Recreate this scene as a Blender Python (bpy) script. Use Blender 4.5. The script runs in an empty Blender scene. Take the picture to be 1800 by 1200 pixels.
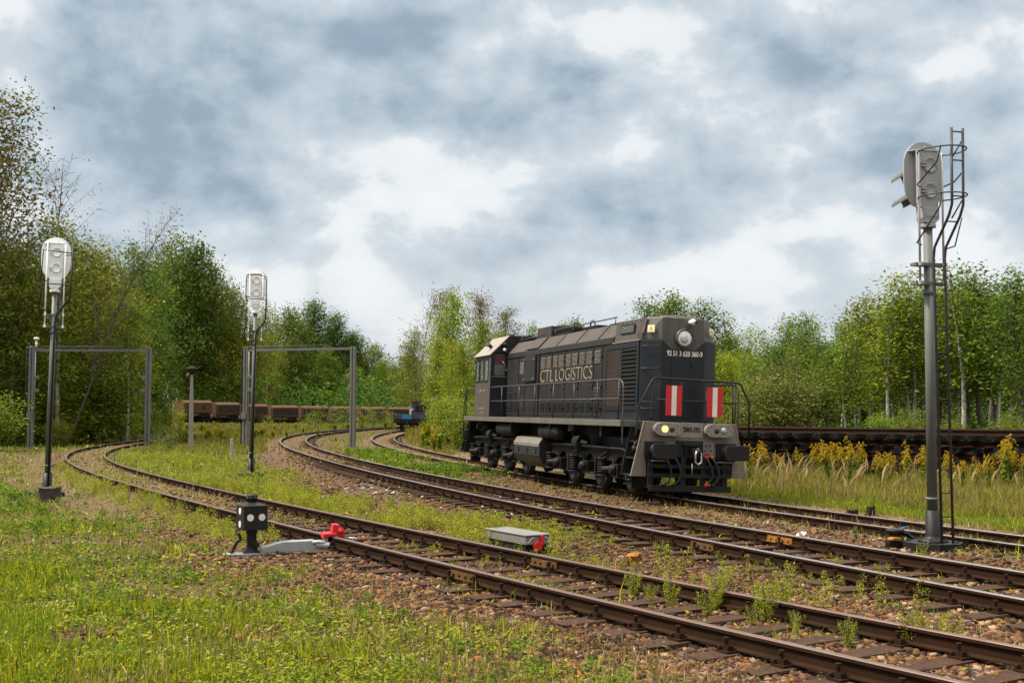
import bpy, bmesh, math, random
import numpy as np
from mathutils import Vector, Matrix
R = math.radians
SC = bpy.context.scene
COL = SC.collection

# ------------------------------------------------------------------ camera
cam_data = bpy.data.cameras.new("camera")
cam_data.sensor_width = 36.0
cam_data.lens = 41.62
cam_data.clip_start = 0.1
cam_data.clip_end = 6000
cam = bpy.data.objects.new("camera", cam_data)
COL.objects.link(cam)
CAM_H = 2.022
cam.location = (0, 0, CAM_H)
cam.rotation_euler = (R(90 + 3.245), 0, 0)
SC.camera = cam

# ------------------------------------------------------------------ light
SUN_EL, SUN_AZ = 56.0, -92.0     # the sun stands high on the left; azimuth clockwise from +Y
sun_d = bpy.data.lights.new("sun", 'SUN')
sun_d.energy = 3.8
sun_d.angle = R(8)
sun_d.color = (1.0, 0.94, 0.84)
sun = bpy.data.objects.new("sun", sun_d)
COL.objects.link(sun)
_el, _az = R(SUN_EL), R(SUN_AZ)
_dir = Vector((math.sin(_az) * math.cos(_el), math.cos(_az) * math.cos(_el), math.sin(_el)))
sun.rotation_euler = (-_dir).to_track_quat('-Z', 'Y').to_euler()

SC.view_settings.view_transform = 'Standard'
SC.view_settings.look = 'None'
SC.view_settings.gamma = 1.0
SC.view_settings.exposure = 0.8

# ------------------------------------------------------------------ sky
world = bpy.data.worlds.new("World")
SC.world = world
world.use_nodes = True
wt = world.node_tree
wt.nodes.clear()
def wn(t, **kw):
    n = wt.nodes.new(t)
    for k, v in kw.items():
        setattr(n, k, v)
    return n
def wl(a, b):
    wt.links.new(a, b)
def wmath(op, a, b=None, c=None, clamp=False):
    n = wn('ShaderNodeMath', operation=op, use_clamp=clamp)
    for i, x in enumerate((a, b, c)):
        if x is None:
            continue
        if isinstance(x, (int, float)):
            n.inputs[i].default_value = x
        else:
            wl(x, n.inputs[i])
    return n.outputs[0]
def wramp(fac, stops):
    n = wn('ShaderNodeValToRGB')
    r = n.color_ramp
    while len(r.elements) < len(stops):
        r.elements.new(0.5)
    for e, (p, c) in zip(r.elements, stops):
        e.position = p
        e.color = (*c, 1) if len(c) == 3 else c
    wl(fac, n.inputs[0])
    return n.outputs[0]
def wmix(f, a, b):
    n = wn('ShaderNodeMix', data_type='RGBA')
    for i, x in ((0, f), (6, a), (7, b)):
        if isinstance(x, (int, float)):
            n.inputs[i].default_value = x
        elif isinstance(x, tuple):
            n.inputs[i].default_value = (*x, 1)
        else:
            wl(x, n.inputs[i])
    return n.outputs[2]
sky = wn('ShaderNodeTexSky', sky_type='NISHITA', sun_disc=False)
sky.sun_elevation = R(SUN_EL)
sky.sun_rotation = R(SUN_AZ)
skyc = wn('ShaderNodeVectorMath', operation='SCALE')
wl(sky.outputs[0], skyc.inputs[0])
skyc.inputs['Scale'].default_value = 0.11
tc = wn('ShaderNodeTexCoord')
sep = wn('ShaderNodeSeparateXYZ')
wl(tc.outputs['Generated'], sep.inputs[0])
zc = wmath('MAXIMUM', sep.outputs[2], 0.0)
az = wmath('DIVIDE', sep.outputs[0], wmath('MAXIMUM', wmath('ABSOLUTE', sep.outputs[1]), 0.25))
comb = wn('ShaderNodeCombineXYZ')
wl(az, comb.inputs[0]); wl(wmath('MULTIPLY', zc, 1.55), comb.inputs[1]); wl(wmath('MULTIPLY', sep.outputs[1], 0.3), comb.inputs[2])
def wnoise(scale, detail, rough, off, dist=0.0, sx=1.0, sy=1.0):
    m = wn('ShaderNodeMapping')
    m.inputs['Location'].default_value = off
    m.inputs['Scale'].default_value = (sx, sy, 1)
    wl(comb.outputs[0], m.inputs[0])
    n = wn('ShaderNodeTexNoise', noise_dimensions='3D')
    n.inputs['Scale'].default_value = scale
    n.inputs['Detail'].default_value = detail
    n.inputs['Roughness'].default_value = rough
    n.inputs['Distortion'].default_value = dist
    wl(m.outputs[0], n.inputs['Vector'])
    return n.outputs['Fac']
SKY_OFF = (3.1, 1.7, 0.0)
big = wnoise(4.2, 3, 0.5, SKY_OFF, 0.25)
mid = wnoise(8.0, 10, 0.58, (1.3, 7.7, 2.0), 0.12)
mid_up = wnoise(8.0, 5, 0.5, (1.312, 7.722, 2.0), 0.12)
big_up = wnoise(4.2, 3, 0.5, (SKY_OFF[0] + 0.03, SKY_OFF[1] + 0.05, 0.0), 0.25)
fine = wnoise(34.0, 6, 0.6, (9.3, 2.2, 5.0), 0.0)
dens = wmath('ADD', wmath('MULTIPLY', big, 0.40), wmath('ADD', wmath('MULTIPLY', mid, 0.46), wmath('MULTIPLY', fine, 0.11)))
# the main cloud masses: (azimuth tangent, height, half width, half height, weight); positive is darker
for ca, ch, wa, wh, wt_ in ((0.0, 0.232, 0.12, 0.045, 0.17), (0.15, 0.180, 0.15, 0.034, 0.11), (0.23, 0.285, 0.09, 0.042, 0.075), (-0.12, 0.315, 0.07, 0.030, 0.07), (-0.30, 0.225, 0.08, 0.03, 0.04), (-0.20, 0.185, 0.07, 0.022, 0.035), (0.42, 0.335, 0.09, 0.03, 0.06), (-0.36, 0.28, 0.10, 0.04, 0.03), (0.36, 0.175, 0.10, 0.02, 0.045),
                            (0.10, 0.300, 0.065, 0.032, -0.12), (-0.18, 0.335, 0.05, 0.026, -0.08), (-0.125, 0.212, 0.055, 0.020, -0.085), (0.27, 0.222, 0.085, 0.026, -0.10), (-0.06, 0.162, 0.10, 0.024, -0.075), (0.38, 0.265, 0.07, 0.022, -0.06), (-0.40, 0.335, 0.06, 0.03, -0.04)):
    e = wmath('ADD', wmath('POWER', wmath('ABSOLUTE', wmath('DIVIDE', wmath('SUBTRACT', wmath('ADD', az, wmath('MULTIPLY', wmath('SUBTRACT', mid, 0.5), 0.22)), ca), wa)), 2.0), wmath('POWER', wmath('ABSOLUTE', wmath('DIVIDE', wmath('SUBTRACT', wmath('ADD', zc, wmath('MULTIPLY', wmath('SUBTRACT', big, 0.5), 0.10)), ch), wh)), 2.0))
    dens = wmath('ADD', dens, wmath('MULTIPLY', wmath('EXPONENT', wmath('MULTIPLY', e, -1.0)), wt_))
edge = wmath('ADD', wmath('MULTIPLY', wmath('SUBTRACT', mid, mid_up), 0.55), wmath('MULTIPLY', wmath('SUBTRACT', big, big_up), 0.5))
dens = wmath('SUBTRACT', wmath('ADD', dens, 0.008), edge)      # tops of the heaps catch the light, their undersides are grey
cloud = wramp(dens, [(0.36, (0.71, 0.72, 0.725)), (0.43, (0.62, 0.645, 0.66)), (0.465, (0.47, 0.525, 0.57)), (0.53, (0.36, 0.43, 0.49)), (0.60, (0.245, 0.315, 0.385)), (0.72, (0.19, 0.255, 0.325))])
hz = wmath('SUBTRACT', 1.0, wmath('DIVIDE', zc, 0.15, clamp=True), clamp=True)
hz = wmath('MULTIPLY', hz, 0.85)
cloud = wmix(hz, cloud, (0.585, 0.60, 0.612))
thin = wmath('MULTIPLY', wmath('SUBTRACT', 0.46, dens, clamp=True), 1.5, clamp=True)
cloud = wmix(thin, cloud, skyc.outputs[0])
# an overcast sky is brighter overhead than at the horizon
up = wmath('SMOOTH_MIN', 1.0, wmath('MAXIMUM', wmath('MULTIPLY', wmath('SUBTRACT', zc, 0.42), 2.2), 0.0), 0.1)
dim = wn("ShaderNodeVectorMath", operation="SCALE")
wl(cloud, dim.inputs[0]); dim.inputs["Scale"].default_value = 0.79
cloud = wmix(up, dim.outputs[0], (0.70, 0.69, 0.66))
gain = wmath("ADD", 1.0, wmath("MULTIPLY", up, 1.6))
fin = wn('ShaderNodeVectorMath', operation='SCALE')
wl(cloud, fin.inputs[0]); wl(gain, fin.inputs['Scale'])
bg = wn('ShaderNodeBackground')
wl(fin.outputs[0], bg.inputs[0])
bg.inputs[1].default_value = 1.0
wo = wn('ShaderNodeOutputWorld')
wl(bg.outputs[0], wo.inputs[0])

# ------------------------------------------------------------------ materials
def lin(r, g, b):
    f = lambda c: (c / 255 / 12.92) if c / 255 <= 0.04045 else ((c / 255 + 0.055) / 1.055) ** 2.4
    return (f(r), f(g), f(b))
class NT:
    def __init__(s, name):
        s.m = bpy.data.materials.new(name)
        s.m.use_nodes = True
        s.t = s.m.node_tree
        s.p = s.t.nodes['Principled BSDF']
        s.out = s.t.nodes['Material Output']
    def n(s, t, **kw):
        x = s.t.nodes.new(t)
        for k, v in kw.items():
            setattr(x, k, v)
        return x
    def l(s, a, b):
        s.t.links.new(a, b)
    def noise(s, scale, detail=4, rough=0.55, stretch=(1, 1, 1), coord='Object', dist=0.0):
        tc = s.n('ShaderNodeTexCoord'); mp = s.n('ShaderNodeMapping')
        mp.inputs['Scale'].default_value = stretch
        s.l(tc.outputs[coord], mp.inputs[0])
        n = s.n('ShaderNodeTexNoise')
        n.inputs['Scale'].default_value = scale
        n.inputs['Detail'].default_value = detail
        n.inputs['Roughness'].default_value = rough
        n.inputs['Distortion'].default_value = dist
        s.l(mp.outputs[0], n.inputs['Vector'])
        return n.outputs['Fac']
    def ramp(s, fac, stops):
        n = s.n('ShaderNodeValToRGB'); r = n.color_ramp
        while len(r.elements) < len(stops):
            r.elements.new(0.5)
        for e, (p, c) in zip(r.elements, stops):
            e.position = p
            e.color = (*c, 1) if not isinstance(c, (int, float)) else (c, c, c, 1)
        s.l(fac, n.inputs[0])
        return n.outputs[0]
    def mix(s, f, a, b, blend='MIX'):
        n = s.n('ShaderNodeMix', data_type='RGBA', blend_type=blend)
        for i, x in ((0, f), (6, a), (7, b)):
            if isinstance(x, (int, float)):
                n.inputs[i].default_value = x
            elif isinstance(x, tuple):
                n.inputs[i].default_value = (*x, 1)
            else:
                s.l(x, n.inputs[i])
        return n.outputs[2]
    def math(s, op, a, b=0.0, clamp=False):
        n = s.n('ShaderNodeMath', operation=op, use_clamp=clamp)
        for i, x in enumerate((a, b)):
            if isinstance(x, (int, float)):
                n.inputs[i].default_value = x
            else:
                s.l(x, n.inputs[i])
        return n.outputs[0]
    def bump(s, h, strength=0.3, dist=0.01):
        b = s.n('ShaderNodeBump')
        b.inputs['Strength'].default_value = strength
        b.inputs['Distance'].default_value = dist
        s.l(h, b.inputs['Height'])
        s.l(b.outputs[0], s.p.inputs['Normal'])
    def attr(s, name):
        a = s.n('ShaderNodeAttribute', attribute_name=name)
        return a.outputs['Color']
    def col(s, c):
        if isinstance(c, tuple):
            s.p.inputs['Base Color'].default_value = (*c, 1)
        else:
            s.l(c, s.p.inputs['Base Color'])

def grimy(name, base, dirt, amount=0.5, scale=1.5, rough=0.55, streak=True, metal=0.0, bump=0.15, spec=0.4, rust=None):
    """weathered paint: base colour, soot or dust in blotches, runs of dirt down the sides"""
    t = NT(name)
    a = t.noise(scale, 6, 0.62)
    st = t.noise(3.0, 5, 0.6, (2.2, 2.2, 0.16))
    f = t.math('ADD', t.math('MULTIPLY', a, 0.55), t.math('MULTIPLY', st, 0.45 if streak else 0.0))
    if not streak:
        f = a
    lo = 0.5 - 0.28 * amount
    f = t.ramp(f, [(max(0.02, lo), 0.0), (min(0.98, lo + 0.33), 1.0)])
    f = t.math('MULTIPLY', f, min(1.0, 0.35 + amount * 0.6))
    c = t.mix(f, base, dirt)
    g = t.noise(22, 3, 0.6)
    c = t.mix(t.math('MULTIPLY', g, 0.35), c, t.mix(0.5, c, (0.02, 0.018, 0.016)))
    if rust:
        rn = t.noise(5.5, 8, 0.7)
        rf = t.ramp(rn, [(0.58, 0.0), (0.66, 1.0)])
        c = t.mix(t.math('MULTIPLY', rf, 0.8), c, rust)
    t.col(c)
    rr = t.ramp(a, [(0.3, max(0.1, rough - 0.14)), (0.7, min(1.0, rough + 0.16))])
    t.l(rr, t.p.inputs['Roughness'])
    t.p.inputs['Metallic'].default_value = metal
    t.p.inputs['Specular IOR Level'].default_value = spec
    t.bump(t.noise(9, 5, 0.6), bump, 0.01)
    return t.m
def plain(name, c, rough=0.5, metal=0.0, spec=0.5):
    t = NT(name)
    g = t.noise(14, 4, 0.6)
    t.col(t.mix(t.math('MULTIPLY', g, 0.4), c, tuple(x * 0.62 for x in c)))
    t.p.inputs['Roughness'].default_value = rough
    t.p.inputs['Metallic'].default_value = metal
    t.p.inputs['Specular IOR Level'].default_value = spec
    return t.m
def attr_mat(name, rough=0.7, transl=0.0, spec=0.2, objvar=0.0, noise=0.0):
    """colour from the per-vertex 'Col' attribute of each leaf, blade or stone"""
    t = NT(name)
    c = t.attr('Col')
    if objvar:
        oi = t.n('ShaderNodeObjectInfo')
        hsv = t.n('ShaderNodeHueSaturation')
        t.l(t.math('ADD', t.math('MULTIPLY', oi.outputs['Random'], 0.055 * objvar), 0.5 - 0.0275 * objvar), hsv.inputs['Hue'])
        w = t.n('ShaderNodeTexWhiteNoise', noise_dimensions='1D')
        t.l(oi.outputs['Random'], w.inputs['W'])
        t.l(t.math('ADD', t.math('MULTIPLY', w.outputs['Value'], 0.5 * objvar), 1 - 0.25 * objvar), hsv.inputs['Value'])
        t.l(c, hsv.inputs['Color'])
        c = hsv.outputs[0]
    if noise:
        c = t.mix(t.math('MULTIPLY', t.noise(30, 4, 0.6), noise), c, (0.02, 0.015, 0.01))
    t.col(c)
    t.p.inputs['Roughness'].default_value = rough
    t.p.inputs['Specular IOR Level'].default_value = spec
    if transl:
        tr = t.n('ShaderNodeBsdfTranslucent')
        t.l(c, tr.inputs[0])
        ms = t.n('ShaderNodeMixShader')
        ms.inputs[0].default_value = transl
        t.l(t.p.outputs[0], ms.inputs[1]); t.l(tr.outputs[0], ms.inputs[2])
        t.l(ms.outputs[0], t.out.inputs[0])
    return t.m
def glass_mat(name, tint=(0.55, 0.62, 0.58)):
    t = NT(name)
    t.col(tint)
    t.p.inputs['Roughness'].default_value = 0.05
    t.p.inputs['Transmission Weight'].default_value = 0.85
    t.p.inputs['IOR'].default_value = 1.2
    return t.m
def emit_mat(name, c, s):
    t = NT(name)
    t.col(c)
    t.p.inputs['Emission Color'].default_value = (*c, 1)
    t.p.inputs['Emission Strength'].default_value = s
    return t.m

M = {}
M['navy'] = grimy('navy_paint', (0.0075, 0.011, 0.0155), (0.026, 0.023, 0.020), 0.35, 1.2, 0.45, spec=0.32)
M['hoodside'] = grimy('sooty_hood_paint', (0.012, 0.0125, 0.013), (0.036, 0.030, 0.024), 0.5, 1.1, 0.55, spec=0.22)
M['roofdirt'] = grimy('brown_dusty_roof_paint', (0.080, 0.060, 0.046), (0.030, 0.024, 0.020), 0.55, 0.9, 0.62, spec=0.25)
M['beige'] = grimy('dirty_beige_paint', (0.21, 0.172, 0.13), (0.085, 0.066, 0.048), 0.5, 1.6, 0.62, spec=0.25, rust=(0.075, 0.038, 0.02))
M['cabbeige'] = grimy('dirty_cab_paint', (0.085, 0.066, 0.050), (0.045, 0.035, 0.027), 0.45, 1.2, 0.55, spec=0.3)
M['sill'] = grimy('grey_sill_paint', (0.135, 0.124, 0.10), (0.045, 0.038, 0.031), 0.5, 1.0, 0.62, spec=0.25)
M['nosegrey'] = grimy('grey_nose_paint', (0.095, 0.085, 0.07), (0.036, 0.030, 0.024), 0.55, 1.6, 0.48, spec=0.3)
M['black'] = grimy('black_greasy_metal', (0.007, 0.007, 0.007), (0.022, 0.019, 0.016), 0.4, 2.5, 0.55, spec=0.25)
M['dustyplate'] = grimy('dusty_tank_plate', (0.20, 0.18, 0.15), (0.05, 0.042, 0.036), 0.45, 1.2, 0.5, spec=0.3)
M['bogie'] = grimy('grimy_bogie_metal', (0.0065, 0.006, 0.0055), (0.026, 0.021, 0.017), 0.4, 2.2, 0.62, streak=False, spec=0.25)
M['tank'] = grimy('grey_tank_paint', (0.016, 0.016, 0.0155), (0.036, 0.031, 0.027), 0.4, 1.0, 0.5, spec=0.3)
M['void'] = plain('dark_interior', (0.006, 0.006, 0.006), 0.8)
M['shutter'] = grimy('brown_shutter_metal', (0.048, 0.036, 0.03), (0.085, 0.06, 0.045), 0.45, 2.5, 0.6, spec=0.25)
M['louvre'] = grimy('worn_louvre_paint', (0.22, 0.185, 0.145), (0.08, 0.065, 0.052), 0.4, 3, 0.6, spec=0.25)
M['letter'] = grimy('worn_cream_lettering', (0.29, 0.22, 0.15), (0.14, 0.105, 0.08), 0.4, 2.5, 0.6)
M['white'] = grimy('white_paint', (0.86, 0.85, 0.83), (0.6, 0.57, 0.53), 0.12, 2, 0.45)
M['cream'] = grimy('cream_white_paint', (0.72, 0.66, 0.56), (0.45, 0.38, 0.30), 0.25, 3, 0.5)
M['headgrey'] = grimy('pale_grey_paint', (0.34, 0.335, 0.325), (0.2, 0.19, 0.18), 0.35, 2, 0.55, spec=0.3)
M['post'] = grimy('grey_green_post_paint', (0.135, 0.14, 0.122), (0.075, 0.075, 0.068), 0.4, 1.5, 0.52, spec=0.3)
M['portal'] = grimy('grey_portal_paint', (0.14, 0.138, 0.125), (0.075, 0.068, 0.058), 0.4, 1.0, 0.6, spec=0.25, rust=(0.12, 0.05, 0.022))
M['ladder'] = grimy('dark_maroon_ladder_paint', (0.035, 0.028, 0.033), (0.075, 0.055, 0.05), 0.35, 4, 0.5)
M['red'] = grimy('red_paint', (0.55, 0.012, 0.016), (0.30, 0.02, 0.015), 0.25, 4, 0.4)
M['housing'] = grimy('grey_lamp_housing_paint', (0.24, 0.215, 0.18), (0.13, 0.11, 0.09), 0.35, 3, 0.5, spec=0.3)
M['wornletter'] = grimy('faded_brown_lettering', (0.27, 0.195, 0.125), (0.09, 0.07, 0.05), 0.5, 2.5, 0.65, spec=0.2)
M['lampred'] = plain('dark_red_lamp_glass', (0.06, 0.012, 0.010), 0.15)
M['yellow'] = plain('warning_yellow', (0.75, 0.48, 0.02), 0.5)
M['lampwhite'] = plain('pale_lamp_reflector', (0.75, 0.73, 0.66), 0.2)
M['chrome'] = plain('worn_bright_steel', (0.55, 0.55, 0.54), 0.28, 0.9)
M['rail'] = grimy('rusty_rail_side', (0.022, 0.0105, 0.005), (0.046, 0.021, 0.0095), 0.45, 3, 0.85, streak=False, bump=0.2, spec=0.06)
M['railtop'] = grimy('worn_brown_rail_head', (0.17, 0.105, 0.08), (0.085, 0.045, 0.03), 0.4, 1.4, 0.42, streak=False, metal=0.35)
M['railbright'] = grimy('shiny_rail_head', (0.36, 0.31, 0.29), (0.19, 0.14, 0.115), 0.35, 1.4, 0.3, streak=False, metal=0.7)
M['rust'] = grimy('rusty_wagon_steel', (0.105, 0.053, 0.027), (0.06, 0.03, 0.018), 0.55, 0.8, 0.85, spec=0.1)
M['rustroof'] = grimy('rusty_red_wagon_roof', (0.12, 0.056, 0.036), (0.065, 0.034, 0.024), 0.5, 0.8, 0.85, spec=0.1)
M['rustdark'] = grimy('dark_rusty_frame', (0.030, 0.018, 0.012), (0.01, 0.008, 0.007), 0.4, 1, 0.8, spec=0.15)
M['dullorange'] = grimy('flaking_orange_paint', (0.15, 0.075, 0.028), (0.05, 0.026, 0.013), 0.6, 6, 0.8, streak=False, spec=0.1)
M['orange'] = grimy('orange_marking_paint', (0.36, 0.155, 0.022), (0.085, 0.042, 0.017), 0.6, 7, 0.75, streak=False, spec=0.15)
M['plastic'] = grimy('grey_motor_cover_paint', (0.185, 0.178, 0.15), (0.11, 0.10, 0.085), 0.4, 3, 0.55, spec=0.3)
M['galv'] = grimy('galvanised_steel', (0.36, 0.37, 0.36), (0.22, 0.22, 0.21), 0.4, 9, 0.4, streak=False, metal=0.35)
M['concrete'] = grimy('weathered_concrete', (0.27, 0.24, 0.20), (0.15, 0.135, 0.11), 0.5, 3, 0.9)
M['blue'] = grimy('blue_wagon_paint', (0.02, 0.20, 0.40), (0.02, 0.10, 0.2), 0.3, 1, 0.5)
M['bluegrey'] = grimy('dark_blue_wagon_paint', (0.05, 0.06, 0.09), (0.05, 0.035, 0.03), 0.45, 1, 0.7)
M['maroon'] = plain('maroon_blind_fabric', (0.085, 0.022, 0.026), 0.9)
M['green'] = plain('green_plastic', (0.015, 0.16, 0.035), 0.5)
M['brownblock'] = grimy('brown_stained_concrete', (0.06, 0.04, 0.027), (0.025, 0.019, 0.014), 0.5, 5, 0.9, streak=False)
M['glass'] = glass_mat('window_glass')
M['litlamp'] = emit_mat('lit_yellow_lamp', (1.0, 0.62, 0.10), 2.2)
def wood_mat(name, a, b, c):
    t = NT(name)
    g = t.noise(3.0, 7, 0.7, (14, 1.0, 14))
    k = t.noise(1.3, 3, 0.5)
    col = t.ramp(g, [(0.3, a), (0.55, b), (0.75, c)])
    oi = t.n('ShaderNodeObjectInfo')
    col = t.mix(t.math('MULTIPLY', k, 0.5), col, tuple(x * 0.5 for x in b))
    col = t.mix(t.math('MULTIPLY', oi.outputs['Random'], 0.35), col, tuple(x * 0.55 for x in b))
    t.col(col)
    t.p.inputs['Roughness'].default_value = 0.9
    t.p.inputs['Specular IOR Level'].default_value = 0.15
    t.bump(g, 0.8, 0.012)
    return t.m
M['sleeper'] = wood_mat('weathered_sleeper_wood', (0.020, 0.011, 0.007), (0.065, 0.034, 0.020), (0.135, 0.078, 0.046))
M['sleeperblack'] = wood_mat('tarred_sleeper_wood', (0.006, 0.005, 0.0045), (0.014, 0.011, 0.009), (0.03, 0.022, 0.017))
M['bark'] = grimy('brown_bark', (0.085, 0.066, 0.05), (0.04, 0.032, 0.025), 0.5, 4, 0.95, bump=0.5)
def birch_bark():
    t = NT('white_birch_bark')
    f = t.noise(5, 5, 0.65, (1, 1, 3.2))
    t.col(t.ramp(f, [(0.32, (0.05, 0.045, 0.04)), (0.44, (0.34, 0.30, 0.25)), (0.6, (0.55, 0.50, 0.43))]))
    t.p.inputs['Roughness'].default_value = 0.8
    return t.m
M['birchbark'] = birch_bark()
M['leaf'] = attr_mat('tree_leaves', 0.6, 0.34, 0.10, 1.0)
M['grass'] = attr_mat('grass_blades', 0.65, 0.36, 0.08)
M['stone'] = attr_mat('ballast_stone', 0.9, 0.0, 0.08, 0.0, 0.5)

# ------------------------------------------------------------------ mesh helpers
class MB:
    def __init__(s):
        s.v = []; s.f = []; s.mi = []; s.sm = []; s.cur = 0
    def add(s, vs, fs, smooth=False):
        o = len(s.v)
        s.v.extend([tuple(map(float, p)) for p in vs])
        for f in fs:
            s.f.append([i + o for i in f]); s.mi.append(s.cur); s.sm.append(smooth)
        return s
    def box(s, lo, hi):
        x0, y0, z0 = lo; x1, y1, z1 = hi
        vs = [(x0, y0, z0), (x1, y0, z0), (x1, y1, z0), (x0, y1, z0), (x0, y0, z1), (x1, y0, z1), (x1, y1, z1), (x0, y1, z1)]
        return s.add(vs, [(0, 3, 2, 1), (4, 5, 6, 7), (0, 1, 5, 4), (1, 2, 6, 5), (2, 3, 7, 6), (3, 0, 4, 7)])
    def cbox(s, c, size, rot=None):
        h = Vector(size) / 2
        vs = [Vector((sx * h.x, sy * h.y, sz * h.z)) for sz in (-1, 1) for sx, sy in ((-1, -1), (1, -1), (1, 1), (-1, 1))]
        if rot is not None:
            vs = [rot @ v for v in vs]
        vs = [v + Vector(c) for v in vs]
        return s.add(vs, [(0, 3, 2, 1), (4, 5, 6, 7), (0, 1, 5, 4), (1, 2, 6, 5), (2, 3, 7, 6), (3, 0, 4, 7)])
    def prism(s, poly, axis, a, b):
        """poly: list of 2-D points in the two other axes (cyclic order), extruded from a to b along axis"""
        def P(p, h):
            if axis == 'x': return (h, p[0], p[1])
            if axis == 'y': return (p[0], h, p[1])
            return (p[0], p[1], h)
        n = len(poly)
        area = sum(poly[i][0] * poly[(i + 1) % n][1] - poly[(i + 1) % n][0] * poly[i][1] for i in range(n))
        flip = (area < 0) != (axis == 'y')
        vs = [P(p, a) for p in poly] + [P(p, b) for p in poly]
        fs = [list(range(n))[::-1], list(range(n, 2 * n))] + [[i, (i + 1) % n, (i + 1) % n + n, i + n] for i in range(n)]
        if (b < a) != flip:
            fs = [f[::-1] for f in fs]
        return s.add(vs, fs)
    def tube(s, path, r, n=8, cap=True, smooth=True):
        P = [Vector(p) for p in path]
        m = len(P)
        rr = r if isinstance(r, (list, tuple)) else [r] * m
        T = []
        for i in range(m):
            d = (P[min(i + 1, m - 1)] - P[max(i - 1, 0)])
            T.append(d.normalized() if d.length > 1e-9 else Vector((0, 0, 1)))
        up = Vector((0, 0, 1)) if abs(T[0].z) < 0.9 else Vector((1, 0, 0))
        N = T[0].cross(up).normalized()
        vs = []
        for i in range(m):
            N = (N - T[i] * N.dot(T[i]))
            N = N.normalized() if N.length > 1e-6 else T[i].orthogonal().normalized()
            B = T[i].cross(N)
            for k in range(n):
                a = 2 * math.pi * k / n
                vs.append(P[i] + (N * math.cos(a) + B * math.sin(a)) * rr[i])
        fs = []
        for i in range(m - 1):
            for k in range(n):
                k2 = (k + 1) % n
                fs.append((i * n + k, i * n + k2, (i + 1) * n + k2, (i + 1) * n + k))
        s.add(vs, fs, smooth)
        if cap:
            o = len(s.v) - len(vs)
            for base, rev in ((0, True), ((m - 1) * n, False)):
                f = [o + base + k for k in range(n)]
                s.f.append(f[::-1] if rev else f); s.mi.append(s.cur); s.sm.append(False)
        return s
    def cyl(s, p0, p1, r0, r1=None, n=16, smooth=True):
        return s.tube([p0, p1], [r0, r0 if r1 is None else r1], n, True, smooth)
    def lathe(s, prof, c=(0, 0, 0), axis=(0, 0, 1), n=20, smooth=True):
        """prof: list of (radius, height along axis)"""
        A = Vector(axis).normalized(); X = A.orthogonal().normalized(); Y = A.cross(X); c = Vector(c)
        vs = []
        for r, h in prof:
            for k in range(n):
                a = 2 * math.pi * k / n
                vs.append(c + A * h + (X * math.cos(a) + Y * math.sin(a)) * max(r, 1e-4))
        fs = []
        for i in range(len(prof) - 1):
            for k in range(n):
                k2 = (k + 1) % n
                fs.append((i * n + k, i * n + k2, (i + 1) * n + k2, (i + 1) * n + k))
        fs.append(list(range(n))[::-1]); fs.append([(len(prof) - 1) * n + k for k in range(n)])
        return s.add(vs, fs, smooth)
    def build(s, name, mats, parent=None, bevel=0.0):
        me = bpy.data.meshes.new(name)
        me.from_pydata(s.v, [], s.f)
        if not isinstance(mats, (list, tuple)):
            mats = [mats]
        for m in mats:
            me.materials.append(M[m] if isinstance(m, str) else m)
        me.polygons.foreach_set('material_index', s.mi)
        me.polygons.foreach_set('use_smooth', s.sm)
        me.update()
        o = bpy.data.objects.new(name, me)
        COL.objects.link(o)
        if parent is not None:
            o.parent = parent
        if bevel:
            b = o.modifiers.new('bevel', 'BEVEL'); b.width = bevel; b.segments = 2; b.limit_method = 'ANGLE'; b.angle_limit = R(50)
        return o
def tag(o, label=None, cat=None, group=None, kind=None):
    if label: o['label'] = label
    if cat: o['category'] = cat
    if group: o['group'] = group
    if kind: o['kind'] = kind
    return o
def empty(name, loc, rz=0.0, rx=0.0, label=None, cat=None, group=None):
    o = bpy.data.objects.new(name, None)
    o.empty_display_size = 0.2
    COL.objects.link(o)
    o.location = loc; o.rotation_euler = (rx, 0, rz)
    return tag(o, label, cat, group)
def children(o):
    return [c for c in COL.objects if c.parent == o]
def place_mesh(name, mesh, parent, loc=(0, 0, 0), rz=0.0, scale=(1, 1, 1)):
    o = bpy.data.objects.new(name, mesh)
    COL.objects.link(o)
    if parent is not None:
        o.parent = parent
    o.location = loc; o.rotation_euler = (0, 0, rz); o.scale = scale
    return o
def np_mesh(name, V, quads=None, tris=None, mat=None, col=None, smooth=False):
    me = bpy.data.meshes.new(name)
    nq = 0 if quads is None else len(quads); nt = 0 if tris is None else len(tris)
    me.vertices.add(len(V)); me.vertices.foreach_set('co', np.asarray(V, np.float32).ravel())
    loops = np.concatenate([x for x in ((quads.ravel() if nq else None), (tris.ravel() if nt else None)) if x is not None]).astype(np.int32)
    me.loops.add(len(loops)); me.loops.foreach_set('vertex_index', loops)
    tot = np.concatenate([np.full(nq, 4, np.int32), np.full(nt, 3, np.int32)])
    st = np.concatenate([[0], np.cumsum(tot)[:-1]]).astype(np.int32)
    me.polygons.add(nq + nt)
    me.polygons.foreach_set('loop_start', st)
    me.polygons.foreach_set('loop_total', tot)
    if smooth:
        me.polygons.foreach_set('use_smooth', np.ones(nq + nt, bool))
    me.update(calc_edges=True)
    if col is not None:
        a = me.attributes.new('Col', 'FLOAT_COLOR', 'POINT')
        c4 = np.ones((len(V), 4), np.float32); c4[:, :3] = col
        a.data.foreach_set('color', c4.ravel())
    if mat is not None:
        me.materials.append(M[mat] if isinstance(mat, str) else mat)
    return me
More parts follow.
